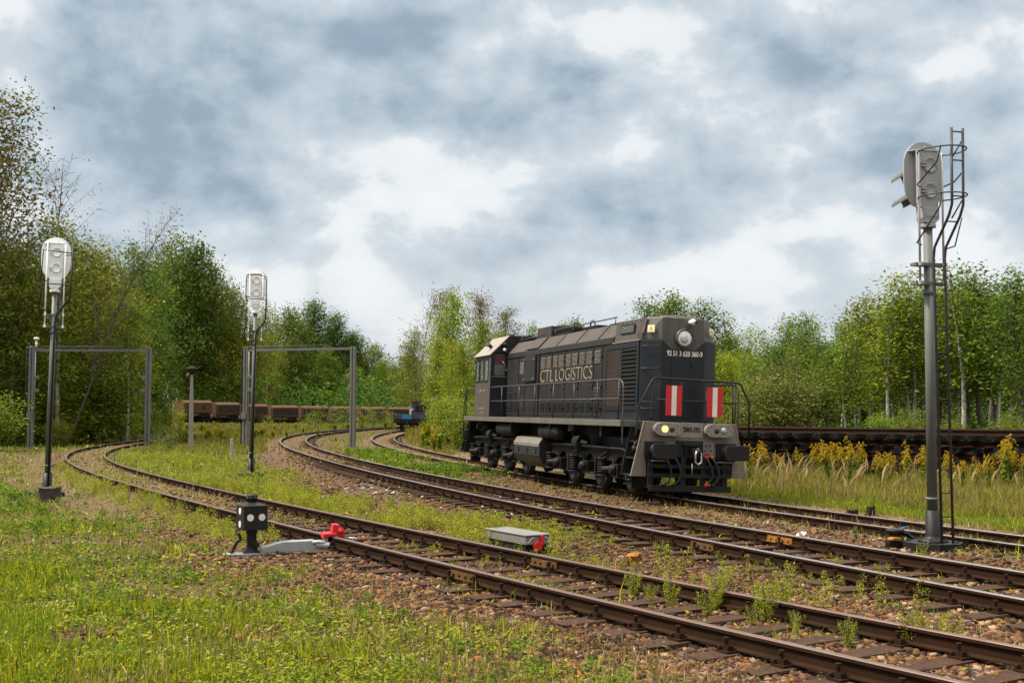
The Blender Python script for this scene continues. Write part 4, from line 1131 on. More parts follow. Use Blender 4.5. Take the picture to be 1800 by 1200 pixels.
# ------------------------------------------------------------------ colour-light signals
def gz(x, y):
    return float(ground_z(np.array([x]), np.array([y]))[0])
def part(name, mat, parent, fn, bevel=0.0, label=None):
    mb = MB(); fn(mb)
    o = mb.build(name, mat, parent, bevel)
    if label: o['label'] = label
    return o
def signal(loc, yaw, neck, headz, headmat, label, ladder, rungs, hoops, visor, lean=0.0):
    S = empty('railway_signal', loc, yaw, 0, label, 'signal', 'railway signals seen from behind')
    S.rotation_euler = (0, lean, yaw); S.location.z += 0.08
    def f(m):
        m.prism([(0.46 * math.cos(R(22.5 + 45 * k)), 0.46 * math.sin(R(22.5 + 45 * k))) for k in range(8)], 'z', -0.10, 0.03)
        m.lathe([(0.23, 0.03), (0.23, 0.055), (0.15, 0.07), (0.115, 0.13), (0.112, 0.52), (0.10, 0.52)], (0, 0, 0), n=20)
        for k in range(4):
            a = R(45 + 90 * k)
            m.cyl((0.19 * math.cos(a), 0.19 * math.sin(a), 0.05), (0.19 * math.cos(a), 0.19 * math.sin(a), 0.085), 0.02, n=6)
            m.cyl((0.36 * math.cos(a), 0.36 * math.sin(a), 0.03), (0.36 * math.cos(a), 0.36 * math.sin(a), 0.055), 0.025, n=6)
    part('base', 'black', S, f)
    def f(m):
        m.cyl((0, 0, 0.5), (0, 0, neck + .02), 0.080 if headmat == 'headgrey' else 0.075, 0.070 if headmat == 'headgrey' else 0.064, 18)
        m.lathe([(0.09, 0.68), (0.105, 0.68), (0.105, 0.72), (0.09, 0.72)], n=18)
        m.cbox((0.11, -0.03, 0.70), (0.06, 0.05, 0.05))
    part('pole', 'post', S, f)
    part('bracket', 'post', S, lambda m: (m.cbox((0, -0.0, neck - 0.62), (0.56, 0.16, 0.05)), m.cbox((0, 0.0, neck - 0.92), (0.56, 0.16, 0.05)), m.lathe([(0.075, neck - 1.1), (0.09, neck - 1.1), (0.09, neck - 1.03), (0.075, neck - 1.03)], n=16)))
    H = part('signal_head', headmat, S, lambda m: m.prism(
        [(0.36 * math.cos(a), headz + 0.70 + 0.36 * math.sin(a)) for a in np.linspace(0, math.pi, 15)] +
        [(-0.36, headz + 0.38), (-0.345, headz + 0.26), (-0.30, headz + 0.14), (-0.22, headz + 0.03), (-0.14, headz), (0.14, headz), (0.22, headz + 0.03), (0.30, headz + 0.14), (0.345, headz + 0.26), (0.36, headz + 0.38)], 'y', 0.085, 0.11), 0.004)
    hx = 0.16 if visor else 0.18
    def f(m):
        m.box((-hx, -0.06, headz - 0.02), (hx, 0.084, headz + 0.88))
        m.add([(-0.30, 0.083, headz + 0.90), (0.17, 0.083, headz + 0.90), (0.17, -0.075, headz + 0.895), (-0.21, -0.075, headz + 0.895), (-0.30, 0.083, headz + 0.885), (0.17, 0.083, headz + 0.885), (0.17, -0.075, headz + 0.882), (-0.21, -0.075, headz + 0.882)],
              [(0, 1, 2, 3), (7, 6, 5, 4), (0, 4, 5, 1), (1, 5, 6, 2), (2, 6, 7, 3), (3, 7, 4, 0)])
        m.lathe([(0.035, 0), (0.035, 0.02), (0.018, 0.02), (0.018, 0)], (0.03, 0.085, headz + 0.955), (0, -1, 0), 14)
        m.box((-0.15, -0.10, headz - 0.20), (0.15, 0.09, headz - 0.022))
        m.prism([(-0.15, headz - 0.202), (0.15, headz - 0.202), (0.08, headz - 0.27), (-0.12, headz - 0.27)], 'y', -0.1, 0.08)
        m.cyl((0, 0, neck - 0.02), (0, 0, headz - 0.19), 0.088, n=18)
        m.cyl((0, 0, neck - 0.03), (0, 0, neck + 0.03), 0.125, n=20)
        m.box((-0.12, -0.108, headz - 0.17), (0.12, -0.098, headz - 0.04))
    part('housing', headmat, H, f, 0.006)
    for z in (0.25, 0.66):
        D = part('hatch', headmat, H, lambda m: m.lathe([(0.125, -0.005), (0.125, 0.02), (0.112, 0.028), (0.105, 0.018), (0.0, 0.018)], (0.01, -0.06, headz + z), (0, -1, 0), 28))
        part('hinge', headmat, H, lambda m: (m.box((-0.16, -0.095, headz + z - .035), (-0.06, -0.06, headz + z - .01)), m.box((-0.16, -0.095, headz + z + .01), (-0.06, -0.06, headz + z + .03)), m.box((0.1, -0.095, headz + z - .02), (0.125, -0.06, headz + z + .02))))
    def f(m):
        for x in (-0.215, 0.215):
            m.cyl((x, -0.09, neck - 0.95), (x, -0.09, headz + 0.86), 0.018, n=8)
            m.cbox((x, -0.1, neck - 0.62), (0.05, 0.1, 0.05)); m.cbox((x, -0.1, neck - 0.92), (0.07, 0.1, 0.05))
            m.box((x - .02, -0.10, headz + 0.03), (x + .02, -0.05, headz + 0.87)) if x < 0 else None
    part('side_rod', headmat, H, f)
    if visor:
        for z in (0.25, 0.66):
            def f(m):
                n = 12; vs = []; fs = []
                for i in range(n + 1):
                    a = math.pi * i / n - 0.15 + 0.3 * i / n
                    for y, rr, dz in ((0.11, 0.13, 0), (0.82, 0.11, -0.12), (0.82, 0.102, -0.12), (0.11, 0.122, 0)):
                        vs.append((rr * math.cos(a), y, headz + z + rr * math.sin(a) + dz))
                for i in range(n):
                    for k in range(4):
                        k2 = (k + 1) % 4
                        fs.append((i * 4 + k, i * 4 + k2, i * 4 + 4 + k2, i * 4 + 4 + k))
                fs += [(0, 1, 2, 3), (n * 4 + 3, n * 4 + 2, n * 4 + 1, n * 4)]
                m.add(vs, fs)
            part('visor', 'post', H, f)
    # ladder
    pathA, pathB = ladder
    def f(m):
        k = 0.021 if headmat == 'headgrey' else 0.028
        m.tube(pathA, k, 6); m.tube(pathB, k, 6)
    LD = part('ladder', 'ladder' if headmat == 'headgrey' else 'black', S, f)
    def at(path, z):
        for p, q in zip(path[:-1], path[1:]):
            if p[2] <= z <= q[2]:
                t = (z - p[2]) / max(1e-6, q[2] - p[2])
                return Vector(p).lerp(Vector(q), t)
        return Vector(path[-1])
    for z in rungs:
        part('rung', 'ladder', LD, lambda m: m.cyl(at(pathA, z), at(pathB, z), 0.012, n=6))
    part('guard_rail', 'ladder' if headmat == 'headgrey' else 'black', S, lambda m: [m.tube(h, 0.012 if headmat == 'headgrey' else 0.015, 6) for h in hoops] and None)
    return S
def ring(c, rx, ry, z, a0=0, a1=360, n=30):
    return [(c[0] + rx * math.cos(R(a)), c[1] + ry * math.sin(R(a)), z) for a in np.linspace(a0, a1, n)]
# the tall grey one on the right
zb = gz(6.59, 18.68)
lad = [[(s * 0.10, -0.37, 0.04), (s * 0.10, -0.28, 4.25 + .2), (s * 0.10, -0.31, 4.62), (s * 0.10, -0.68, 5.06), (s * 0.10, -0.76, 5.22), (s * 0.10, -0.78, 6.40)] for s in (-1, 1)]
hp = [ring((-0.02, -0.42), 0.34, 0.40, 6.12, 130, 410), ring((-0.02, -0.42), 0.34, 0.40, 5.40, 130, 410),
      [(-0.24, -0.70, 6.12), (-0.24, -0.6, 5.9), (-0.28, -0.14, 5.62), (-0.2, -0.12, 5.6)], [(-0.24, -0.70, 5.40), (-0.24, -0.66, 5.2), (-0.30, -0.14, 4.7), (-0.2, -0.12, 4.68)],
      [(0.215, -0.13, 5.62), (0.13, -0.5, 5.62), (0.115, -0.77, 5.75)], [(0.215, -0.13, 4.62), (0.13, -0.5, 4.62), (0.115, -0.7, 5.03)],
      [(-0.115, -0.77, 5.0), (0.115, -0.77, 5.35)], [(-0.115, -0.77, 5.9), (0.115, -0.77, 6.25)]]
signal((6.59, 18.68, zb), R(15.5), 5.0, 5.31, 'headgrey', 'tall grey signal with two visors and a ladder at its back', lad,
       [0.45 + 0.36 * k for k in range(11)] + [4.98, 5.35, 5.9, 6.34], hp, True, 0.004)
part_base = None
# white one nearest the trees
zb = gz(-11.82, 30.25)
lad = [[(0.02, -0.28 + s * 0.10, 0.04), (0.03, -0.26 + s * 0.10, 4.35), (0.06, -0.26 + s * 0.10, 4.55), (0.33, -0.26 + s * 0.10, 4.92), (0.36, -0.26 + s * 0.10, 5.1), (0.40, -0.26 + s * 0.10, 6.32)] for s in (-1, 1)]
hp = [[(0.38, -0.3, 6.12), (0.1, -0.42, 6.13), (-0.31, -0.40, 6.16), (-0.33, -0.30, 5.6), (-0.36, -0.22, 5.42), (-0.2, -0.14, 5.40)], [(0.38, -0.3, 5.28), (0.1, -0.45, 5.30), (-0.31, -0.42, 5.31), (-0.34, -0.3, 5.0), (-0.36, -0.25, 4.66), (-0.2, -0.14, 4.65)],
      [(0.22, -0.14, 6.08), (0.38, -0.25, 6.08)], [(0.22, -0.14, 5.38), (0.38, -0.25, 5.38)]]
SL = signal((-11.82, 30.25, zb), R(21.5), 5.16, 5.50, 'white', 'white backed signal beside the concrete block and the bushy wood', lad, [0.45 + 0.36 * k for k in range(11)] + [5.3, 5.7, 6.1], hp, True, 0.017)
# white one in the middle
zb = gz(-8.66, 39.44)
lad = [[(0.02, -0.28 + s * 0.10, 0.04), (0.03, -0.26 + s * 0.10, 4.55), (0.06, -0.26 + s * 0.10, 4.75), (0.30, -0.26 + s * 0.10, 5.05), (0.33, -0.26 + s * 0.10, 5.2), (0.34, -0.26 + s * 0.10, 5.98)] for s in (-1, 1)]
hp = [[(0.34, -0.2, 6.55), (0.1, -0.42, 6.60), (-0.31, -0.40, 6.58), (-0.33, -0.30, 6.0), (-0.33, -0.22, 5.9), (-0.2, -0.14, 5.88)], [(0.34, -0.3, 5.78), (0.1, -0.45, 5.80), (-0.29, -0.42, 5.78), (-0.32, -0.3, 5.1), (-0.32, -0.2, 4.35)],
      [(0.22, -0.14, 6.5), (0.34, -0.2, 6.5), (0.34, -0.2, 5.86), (0.22, -0.14, 5.86)]]
signal((-8.66, 39.44, zb), R(12.4), 5.38, 5.80, 'headgrey' if False else 'white', 'white backed signal in front of the portal over the middle track', lad, [0.45 + 0.36 * k for k in range(12)] + [5.4, 5.8], hp, True, 0.016)
# block and stone bits by the first signal
def block(name, loc, rz, size, mat, label, cat, rough=0.02, seed=1):
    bm = bmesh.new(); bmesh.ops.create_cube(bm, size=1)
    bmesh.ops.subdivide_edges(bm, edges=bm.edges[:], cuts=3, use_grid_fill=True)
    r = random.Random(seed)
    for v in bm.verts:
        k = 1 - 0.06 * (abs(v.co.x) + abs(v.co.y) > 0.9)
        v.co = Vector((v.co.x * size[0] * k, v.co.y * size[1] * k, v.co.z * size[2])) + Vector([r.uniform(-rough, rough) for _ in range(3)])
    me = bpy.data.meshes.new(name); bm.to_mesh(me); bm.free(); me.materials.append(M[mat])
    o = bpy.data.objects.new(name, me); COL.objects.link(o)
    o.location = loc; o.rotation_euler = (0, 0, rz)
    return tag(o, label, cat)
block('concrete_block', (-10.98, 28.3, gz(-10.98, 28.3) + 0.14), 0.2, (0.46, 0.35, 0.42), 'brownblock', 'brown stained concrete block in the grass before the signal foot', 'block')
block('painted_stone', (1.75, 17.15, gz(1.75, 17.15) + 0.07), 0.5, (0.19, 0.13, 0.13), 'orange', 'stone painted orange lying on the ballast between the tracks', 'stone', 0.03, 4)
block('white_stone', (5.03, 20.7, gz(5.03, 20.7) + 0.03), 0.9, (0.17, 0.12, 0.09), 'cream', 'whitish stone on the gravel by the shiny rail', 'stone', 0.03, 9)

# ------------------------------------------------------------------ cable pot by the grey signal
CP = empty('cable_pot', (6.10, 19.0, gz(6.1, 19.0)), 0.3, 0, 'black cable pot with an orange lid and a bent pipe', 'cable pot')
part('pot', 'black', CP, lambda m: m.lathe([(0.16, -0.05), (0.15, 0.10), (0.13, 0.14), (0.10, 0.16), (0.10, 0.22), (0.14, 0.23), (0.15, 0.27), (0.13, 0.285), (0, 0.29)]))
part('lid', 'orange', CP, lambda m: m.prism([(-0.19, 0.12), (0.0, 0.11), (0.01, 0.13), (-0.03, 0.165), (-0.14, 0.17), (-0.19, 0.145)], 'y', -0.19, -0.05), 0.015)
part('pipe', 'black', CP, lambda m: m.tube([(0.10, 0, 0.22), (0.22, 0, 0.20), (0.32, -0.03, 0.10), (0.40, -0.05, 0.0), (0.46, -0.06, -0.04)], 0.04, 10))
part('rag', M['blue'], CP, lambda m: m.tube([(0.10, 0.02, 0.275), (0.2, 0.08, 0.285), (0.30, 0.10, 0.305)], [0.006, 0.014, 0.006], 6))

# ------------------------------------------------------------------ derailer with its lantern
dX, ds = track_x('A', 18.9); dX = float(dX); ds = float(ds)
axis = math.atan2(-ds / math.hypot(1, ds), 1 / math.hypot(1, ds))      # across the track, pointing to its right
axis = R(17)
dz = gz(-3.95, 18.1)
DR = empty('derailer', (-3.95, 18.1, dz), axis, 0, 'red derailer on the rail, worked from a black lantern box with white dots', 'derailer')
_t = np.linspace(0.5, 3, 500)
Lr = float(_t[np.argmin(np.abs(track_d('A', -3.95 + _t * math.cos(axis), 18.1 + _t * math.sin(axis)) + 0.7525))])     # from the lantern foot to the near rail
railz = float(track_z('A', 18.5)[0]) - dz
part('base_plate', 'galv', DR, lambda m: (m.box((-0.42, -0.12, 0.0), (Lr + 0.05, 0.12, 0.03)), m.box((-0.42, -0.12, -0.05), (Lr - .1, -0.10, 0.0))), 0.004)
part('arm_cover', 'galv', DR, lambda m: m.prism([(0.12, 0.032), (Lr - 0.12, 0.032), (Lr - 0.12, 0.13), (Lr - 0.30, 0.20), (0.45, 0.19), (0.14, 0.11)], 'y', -0.09, 0.09), 0.012)
def f(m):
    m.box((-0.07, -0.06, 0.03), (0.07, 0.06, 0.36))
    m.add([(-0.13, -0.09, 0.03), (0.13, -0.09, 0.03), (0.13, 0.09, 0.03), (-0.13, 0.09, 0.03), (-0.07, -0.06, 0.12), (0.07, -0.06, 0.12), (0.07, 0.06, 0.12), (-0.07, 0.06, 0.12)], [(0, 1, 5, 4), (1, 2, 6, 5), (2, 3, 7, 6), (3, 0, 4, 7)])
    m.tube([(-0.30, 0.0, 0.03), (-0.22, 0, 0.2), (-0.16, 0, 0.24), (-0.20, 0, 0.33)], 0.03, 6)
    m.cyl((0, 0, 0.33), (0, 0, 0.42), 0.09, n=14)
    m.cyl((0.06, -0.07, 0.17), (0.06, -0.14, 0.17), 0.05, n=14)
ST = part('stand', 'black', DR, f, 0.006)
part('handle', 'galv', DR, lambda m: m.tube([(0.06, -0.12, 0.17), (0.10, -0.14, 0.22), (0.13, -0.14, 0.30)], 0.014, 6))
lrot = R(31) - axis
LN = part('lantern', 'black', DR, lambda m: (m.box((-0.185, -0.185, 0.0), (0.185, 0.185, 0.36)), m.lathe([(0.262, 0.36), (0.10, 0.415), (0.085, 0.42)], n=4, smooth=False, c=(0, 0, 0)) if False else m.add(
    [(-0.195, -0.195, 0.362), (0.195, -0.195, 0.362), (0.195, 0.195, 0.362), (-0.195, 0.195, 0.362), (-0.08, -0.08, 0.41), (0.08, -0.08, 0.41), (0.08, 0.08, 0.41), (-0.08, 0.08, 0.41)],
    [(3, 2, 1, 0), (4, 5, 6, 7), (0, 1, 5, 4), (1, 2, 6, 5), (2, 3, 7, 6), (3, 0, 4, 7)])), 0.008)
LN.location = (0, 0, 0.385); LN.rotation_euler = (0, 0, lrot)
part('chimney', 'black', LN, lambda m: m.lathe([(0.075, 0.41), (0.075, 0.44), (0.082, 0.445), (0.082, 0.515), (0.07, 0.525), (0, 0.525)]))
for k in range(9):
    a = R(40 * k)
    part('vent_hole', 'galv', LN, lambda m: m.cyl((0.08 * math.cos(a), 0.08 * math.sin(a), 0.48), (0.085 * math.cos(a), 0.085 * math.sin(a), 0.48), 0.008, n=8))
for x, z in ((-0.085, 0.19), (0.095, 0.19)):
    part('white_dot', 'cream', LN, lambda m: m.lathe([(0.052, 0), (0.052, 0.006), (0, 0.007)], (x, -0.183, z), (0, -1, 0), 24, False))
for y, z in ((-0.0, 0.28), (-0.0, 0.085)):
    part('white_dot', 'cream', LN, lambda m: m.lathe([(0.052, 0), (0.052, 0.006), (0, 0.007)], (-0.183, y, z), (-1, 0, 0), 24, False))
def f(m):
    m.box((Lr - 0.13, -0.07, 0.03), (Lr - 0.07, 0.20, railz - 0.01))
    m.cyl((Lr - 0.25, -0.05, 0.13), (Lr - 0.05, -0.10, 0.10), 0.065, n=14)
    m.tube([(Lr - 0.32, -0.06, 0.16), (Lr - 0.22, -0.1, 0.17), (Lr - 0.12, -0.1, 0.15)], 0.035, 8)
part('hinge', 'galv', DR, f, 0.006)
def f(m):
    m.add([(Lr - 0.16, -0.12, railz - 0.02), (Lr + 0.05, -0.12, railz + 0.015), (Lr + 0.05, 0.16, railz + 0.015), (Lr - 0.16, 0.16, railz - 0.02),
           (Lr - 0.15, -0.12, railz + 0.05), (Lr + 0.05, -0.12, railz + 0.06), (Lr + 0.05, 0.16, railz + 0.06), (Lr - 0.15, 0.16, railz + 0.05)],
          [(3, 2, 1, 0), (4, 5, 6, 7), (0, 1, 5, 4), (1, 2, 6, 5), (2, 3, 7, 6), (3, 0, 4, 7)])
    m.prism([(Lr - 0.02, railz + 0.045), (Lr + 0.17, railz - 0.03), (Lr + 0.19, railz + 0.02), (Lr + 0.17, railz + 0.10), (Lr + 0.09, railz + 0.18), (Lr + 0.0, railz + 0.19)], 'y', -0.10, 0.12)
    m.cyl((Lr + 0.10, -0.16, railz + 0.10), (Lr + 0.14, -0.05, railz + 0.07), 0.035, n=10)
part('derail_shoe', 'red', DR, f, 0.01)
part('stop_bar', 'galv', DR, lambda m: m.tube([(Lr + 0.16, -0.05, railz - 0.03), (Lr + 0.34, -0.09, railz - 0.03), (Lr + 0.36, -0.12, railz - 0.06)], 0.018, 6))

# ------------------------------------------------------------------ point machine
pX, ps = track_x('A', 18.9)
pang = math.atan2(1, float(ps))          # along the track
PM = empty('point_machine', (0.08, 18.8, gz(0.08, 18.8) - 0.03), pang + math.pi, 0, 'grey point machine box with red handle and white arrows', 'point machine')
# local x runs along the track towards the camera
part('cover', 'plastic', PM, lambda m: m.box((-0.62, -0.215, 0.17), (0.62, 0.215, 0.305)), 0.012)
part('top_plate', 'plastic', PM, lambda m: m.box((-0.64, -0.23, 0.3055), (0.64, 0.23, 0.325)), 0.006)
part('machine_body', 'black', PM, lambda m: (m.box((-0.56, -0.19, 0.0), (0.56, 0.19, 0.168)), m.box((-0.7, 0.19, 0.0), (-0.45, 0.26, 0.1)), m.box((0.4, 0.19, 0.0), (0.6, 0.27, 0.12))), 0.01)
part('lever', 'red', PM, lambda m: (m.box((0.622, 0.03, 0.16), (0.655, 0.09, 0.31)), m.cyl((0.62, -0.03, 0.15), (0.68, -0.03, 0.15), 0.075, n=18)), 0.006)
def f(m):
    for s, c in ((-1, -0.02), (1, 0.06)):
        pts = [(0.626, c + s * (0.05 + 0.09 * math.sin(a)), 0.20 + 0.08 * math.cos(a)) for a in np.linspace(0, 1.35, 8)]
        m.tube(pts, 0.007, 6)
        e = pts[-1]; m.add([(e[0], e[1] - .022, e[2] + .01), (e[0], e[1] + .022, e[2] + .01), (e[0], e[1] + s * .004, e[2] - .03)], [(0, 1, 2), (2, 1, 0)])
    m.box((0.624, -0.20, 0.205), (0.628, -0.165, 0.217))
    m.box((0.624, 0.168, 0.205), (0.628, 0.206, 0.217)); m.box((0.6245, 0.181, 0.192), (0.6285, 0.193, 0.230))
part('arrow_mark', 'cream', PM, f)

# ------------------------------------------------------------------ portals over the tracks
def portal(x0, y0, x1, y1, h, label, mirror, speaker, rust_beam):
    c = Vector(((x0 + x1) / 2, (y0 + y1) / 2)); w = math.hypot(x1 - x0, y1 - y0)
    z = min(gz(x0, y0), gz(x1, y1))
    P = empty('portal_frame', (c.x, c.y, z), math.atan2(y1 - y0, x1 - x0), 0, label, 'portal', 'steel portals over the tracks')
    a = w / 2
    def leg(m, x):
        m.box((x - 0.15, -0.11, -0.3), (x - 0.03, 0.11, h)); m.box((x + 0.03, -0.11, -0.3), (x + 0.15, 0.11, h)); m.box((x - 0.0295, -0.03, -0.3), (x + 0.0295, 0.03, h - .02))
        m.box((x - 0.25, -0.2, -0.1), (x + 0.25, 0.2, 0.06))
    part('leg', 'portal', P, lambda m: leg(m, -a)); part('leg', 'portal', P, lambda m: leg(m, a))
    part('beam', 'portal' if not rust_beam else 'portal', P, lambda m: m.box((-a + 0.152, -0.08, h - 0.20), (a - 0.152, 0.08, h - 0.06)))
    part('conduit', 'ladder', P, lambda m: (m.tube([(a - 1.5, 0, h + 0.06), (-a + 0.1, 0, h + 0.06), (-a - 0.2, 0, h + 0.03), (-a - 0.29, 0, h - 0.08), (-a - 0.3, 0, 0.0)], 0.035, 8),
                                          [m.cbox((x, 0, h - 0.02), (0.05, 0.1, 0.12)) for x in np.linspace(-a + 0.6, a - 1.6, 6)]))
    part('cable_pipe', 'galv', P, lambda m: m.tube([(-a + 0.19, -0.05, h - 0.1), (-a + 0.19, -0.05, 1.9)], 0.03, 6))
    for s in (-1, 1):
        for zz in (h * 0.705, h * 0.575):
            part('sensor_box', 'portal', P, lambda m: m.box((s * (a - 0.28) - 0.12, -0.12, zz - 0.09), (s * (a - 0.28) + 0.12, 0.12, zz + 0.1)), 0.01)
    part('switch_box', 'portal', P, lambda m: m.box((-a - 0.2, -0.2, 1.62), (-a + 0.1, -0.115, 1.98)), 0.01)
    if speaker:
        SP = part('loudspeaker', 'cream', P, lambda m: (m.cyl((-a + 0.22, 0, h), (-a + 0.22, 0, h + 0.36), 0.06), m.lathe([(0.06, 0.36), (0.16, 0.50), (0.17, 0.56), (0.05, 0.60)], (-a + 0.22, 0, h))))
    return P
portal(-27.1, 66.8, -20.7, 67.4, 5.66, 'grey portal with a loudspeaker on its leg, over the near track', False, True, True)
portal(-15.6, 69.5, -9.05, 67.4, 5.78, 'rust streaked portal spanning the middle track', True, False, True)

LP = empty('lamp_post', (-17.96, 66.4, gz(-17.96, 66.4)), 0.2, 0, 'low lamp post with a rusty mushroom shade on a concrete pole', 'lamp post')
part('pole', 'concrete', LP, lambda m: m.add([(-.15, -.15, -.3), (.15, -.15, -.3), (.15, .15, -.3), (-.15, .15, -.3), (-.075, -.075, 4.15), (.075, -.075, 4.15), (.075, .075, 4.15), (-.075, .075, 4.15)], [(3, 2, 1, 0), (4, 5, 6, 7), (0, 1, 5, 4), (1, 2, 6, 5), (2, 3, 7, 6), (3, 0, 4, 7)]))
part('lamp_shade', 'rustdark', LP, lambda m: m.lathe([(0.09, 4.12), (0.12, 4.2), (0.30, 4.40), (0.33, 4.46), (0.30, 4.50), (0.16, 4.58), (0.05, 4.62), (0, 4.62)]))
KP = part('marker_post', 'headgrey', None, lambda m: m.prism(rrect(-.055, .055, -.055, .055, .02, 2), 'z', -0.3, 0.9), 0.01)
KP.location = (-12.3, 52.25, gz(-12.3, 52.25)); KP.rotation_euler = (0.03, -0.04, 0.3)
tag(KP, 'short pale marker post leaning in the grass before the portal', 'marker post')
SG = empty('track_sign', (-29.0, 84.0, gz(-29.0, 84.0)), -0.1, 0, 'small white track sign with a black wedge, under the trees', 'sign')
part('post', 'black', SG, lambda m: m.box((-0.04, 0.01, -0.2), (0.04, 0.07, 0.5)))
part('sign_board', 'cream', SG, lambda m: m.box((-0.26, -0.02, 0.30), (0.26, 0.009, 0.98)), 0.01)
part('wedge_mark', 'void', SG, lambda m: (m.prism([(-0.20, 0.95), (0.20, 0.95), (0.0, 0.42)], 'y', -0.025, -0.021), m.box((-0.26, -0.026, 0.24), (-0.21, 0.008, 1.0)), m.box((0.21, -0.026, 0.24), (0.26, 0.008, 1.0))))
for i, (x, y, h, w, lb) in enumerate(((6.95, 24.3, 0.22, 0.11, 'rusty stake stub beside the far track, the one further from the grey signal'), (7.52, 24.95, 0.2, 0.10, 'rusty stake stub right behind the grey signal pole'))):
    s = part('stake', 'rustdark', None, lambda m: (m.box((-w, -0.03, -0.2), (-w + .03, 0.05, h)), m.box((w - .03, -0.03, -0.2), (w, 0.05, h)), m.box((-w + .031, -0.03, -0.2), (w - .031, -0.005, h - .02))))
    s.location = (x, y, gz(x, y)); s.rotation_euler = (0, 0, 0.3 + 0.4 * i)
    tag(s, lb, 'stake', 'stakes behind the far track')
wire = part('wire', 'galv', None, lambda m: m.tube([(-20.6, 67.4, 5.35), (-22.2, 74, 5.2), (-24.0, 82, 5.2), (-26.2, 91, 5.4)], 0.010, 5))
tag(wire, 'thin wire slung from the portal leg into the trees', 'wire')

# ------------------------------------------------------------------ wagons far behind
def wagon_meshes(plain_side):
    L = 4.5
    out = {}
    def mk(key, name, mat, fn, bevel=0):
        mb = MB(); fn(mb); o = mb.build(name, mat); out[key] = (name, o.data); bpy.data.objects.remove(o)
    def body(m):
        m.prism([(-1.25, 1.1), (1.25, 1.1), (1.38, 1.3), (1.38, 2.46), (-1.38, 2.46), (-1.38, 1.3)], 'x', -L / 2 + .28, L / 2 - .28)
        for e in (-1, 1):
            m.prism([(-1.2, 0.95), (1.2, 0.95), (1.2, 2.5), (0.8, 2.75), (-0.8, 2.75), (-1.2, 2.5)], 'x', e * (L / 2 - .18), e * (L / 2 - .26))
    mk('body', 'wagon_body', 'rust', body)
    def roof(m):
        m.prism([(-1.42, 2.462), (1.42, 2.462), (1.40, 2.56), (1.05, 2.76), (0.5, 2.84), (-0.5, 2.84), (-1.05, 2.76), (-1.40, 2.56)], 'x', -L / 2 + .26, L / 2 - .26)
    mk('roof', 'wagon_roof', 'rustroof', roof)
    if not plain_side:
        def panel(m):
            for x in np.linspace(-L / 2 + .55, L / 2 - .55, 9):
                for s in (-1, 1):
                    m.box((x - .15, min(s * 1.381, s * 1.387), 1.5), (x + .15, max(s * 1.381, s * 1.387), 2.33))
        mk('panel', 'side_opening', 'void', panel)
        def ribs(m):
            for x in np.linspace(-L / 2 + .33, L / 2 - .33, 10):
                for s in (-1, 1):
                    m.box((x - .05, min(s * 1.3881, s * 1.44), 1.35), (x + .05, max(s * 1.3881, s * 1.44), 2.4))
        mk('rib', 'side_rib', 'rust', ribs)
    else:
        mk('panel', 'window', 'void', lambda m: m.box((0.5, -1.389, 1.72), (1.05, -1.381, 2.1)))
    def under(m):
        m.box((-L / 2 + .05, -1.2, 0.78), (L / 2 - .05, 1.2, 0.93))
        m.box((-L / 2, -0.5, 0.8), (L / 2, 0.5, 0.94))
        for x in (-1.3, 1.3):
            m.box((x - .6, -0.95, 0.35), (x + .6, 0.95, 0.77))
    mk('under', 'underframe', 'rustdark', under)
    def whl(m):
        m.lathe([(0.0, 0), (0.44, 0), (0.46, 0.1), (0, 0.1)], (0, 0, 0.45), (0, 1, 0), 16)
    mk('wheel', 'wheel', 'black', whl)
    mk('rod', 'grab_rail', 'cream', lambda m: m.tube([(1.9, -1.46, 0.6), (1.9, -1.46, 1.0), (1.7, -1.46, 1.05)], 0.03, 6))
    return out
WA = wagon_meshes(True); WB = wagon_meshes(False)
us = [(313, 367), (369, 414), (417, 464), (468, 519), (521, 572), (574, 623), (625, 672), (674, 722), (724, 770)]
vr = [703.5, 707, 710, 712.3, 713.2, 714.2, 714.9, 715.4, 715.8]
wl_ = ['rusty wagon with plain sides and one small square window, at the trees', 'rusty ribbed wagon coupled next to the plain sided one', 'rusty ribbed wagon behind the rust streaked portal leg and signal pole',
       'rusty ribbed wagon in the clear between signal pole and portal', 'rusty ribbed wagon nearer the portal, half behind saplings', 'rusty ribbed wagon just behind the grey right-hand portal leg',
       'rusty wagon past the portal, its ribs showing above bushes', 'rusty wagon seen over the bushes next to the blue flat wagon', 'rusty wagon mostly hidden by the blue flat wagon']
wl_[5] = 'rusty ribbed wagon just behind the pale portal leg'
for i, ((u0, u1), v) in enumerate(zip(us, vr)):
    D0 = 150 + 4 * i; D1 = D0 + 3
    p0 = Vector(((u0 - 900) / 2081 * D0, D0)); p1 = Vector(((u1 - 900) / 2081 * D1, D1))
    L = (p1 - p0).length; c = (p0 + p1) / 2; D = (D0 + D1) / 2
    z = CAM_H + (718 - v) * D / 2081 - 2.84
    W = empty('hopper_wagon', (c.x, c.y, z), math.atan2(p1.y - p0.y, p1.x - p0.x), 0, wl_[i], 'wagon', 'rusty wagons in a row before the trees')
    src = WA if i == 0 else WB
    for k, (nm, me) in src.items():
        if k == 'wheel':
            for x in (-1.75, -0.85, 0.85, 1.75):
                for s in (-1, 1):
                    place_mesh(nm, me, W, (x * L / 4.5, s * 0.72, 0))
        else:
            place_mesh(nm, me, W, scale=(L / 4.5, 1, 1))
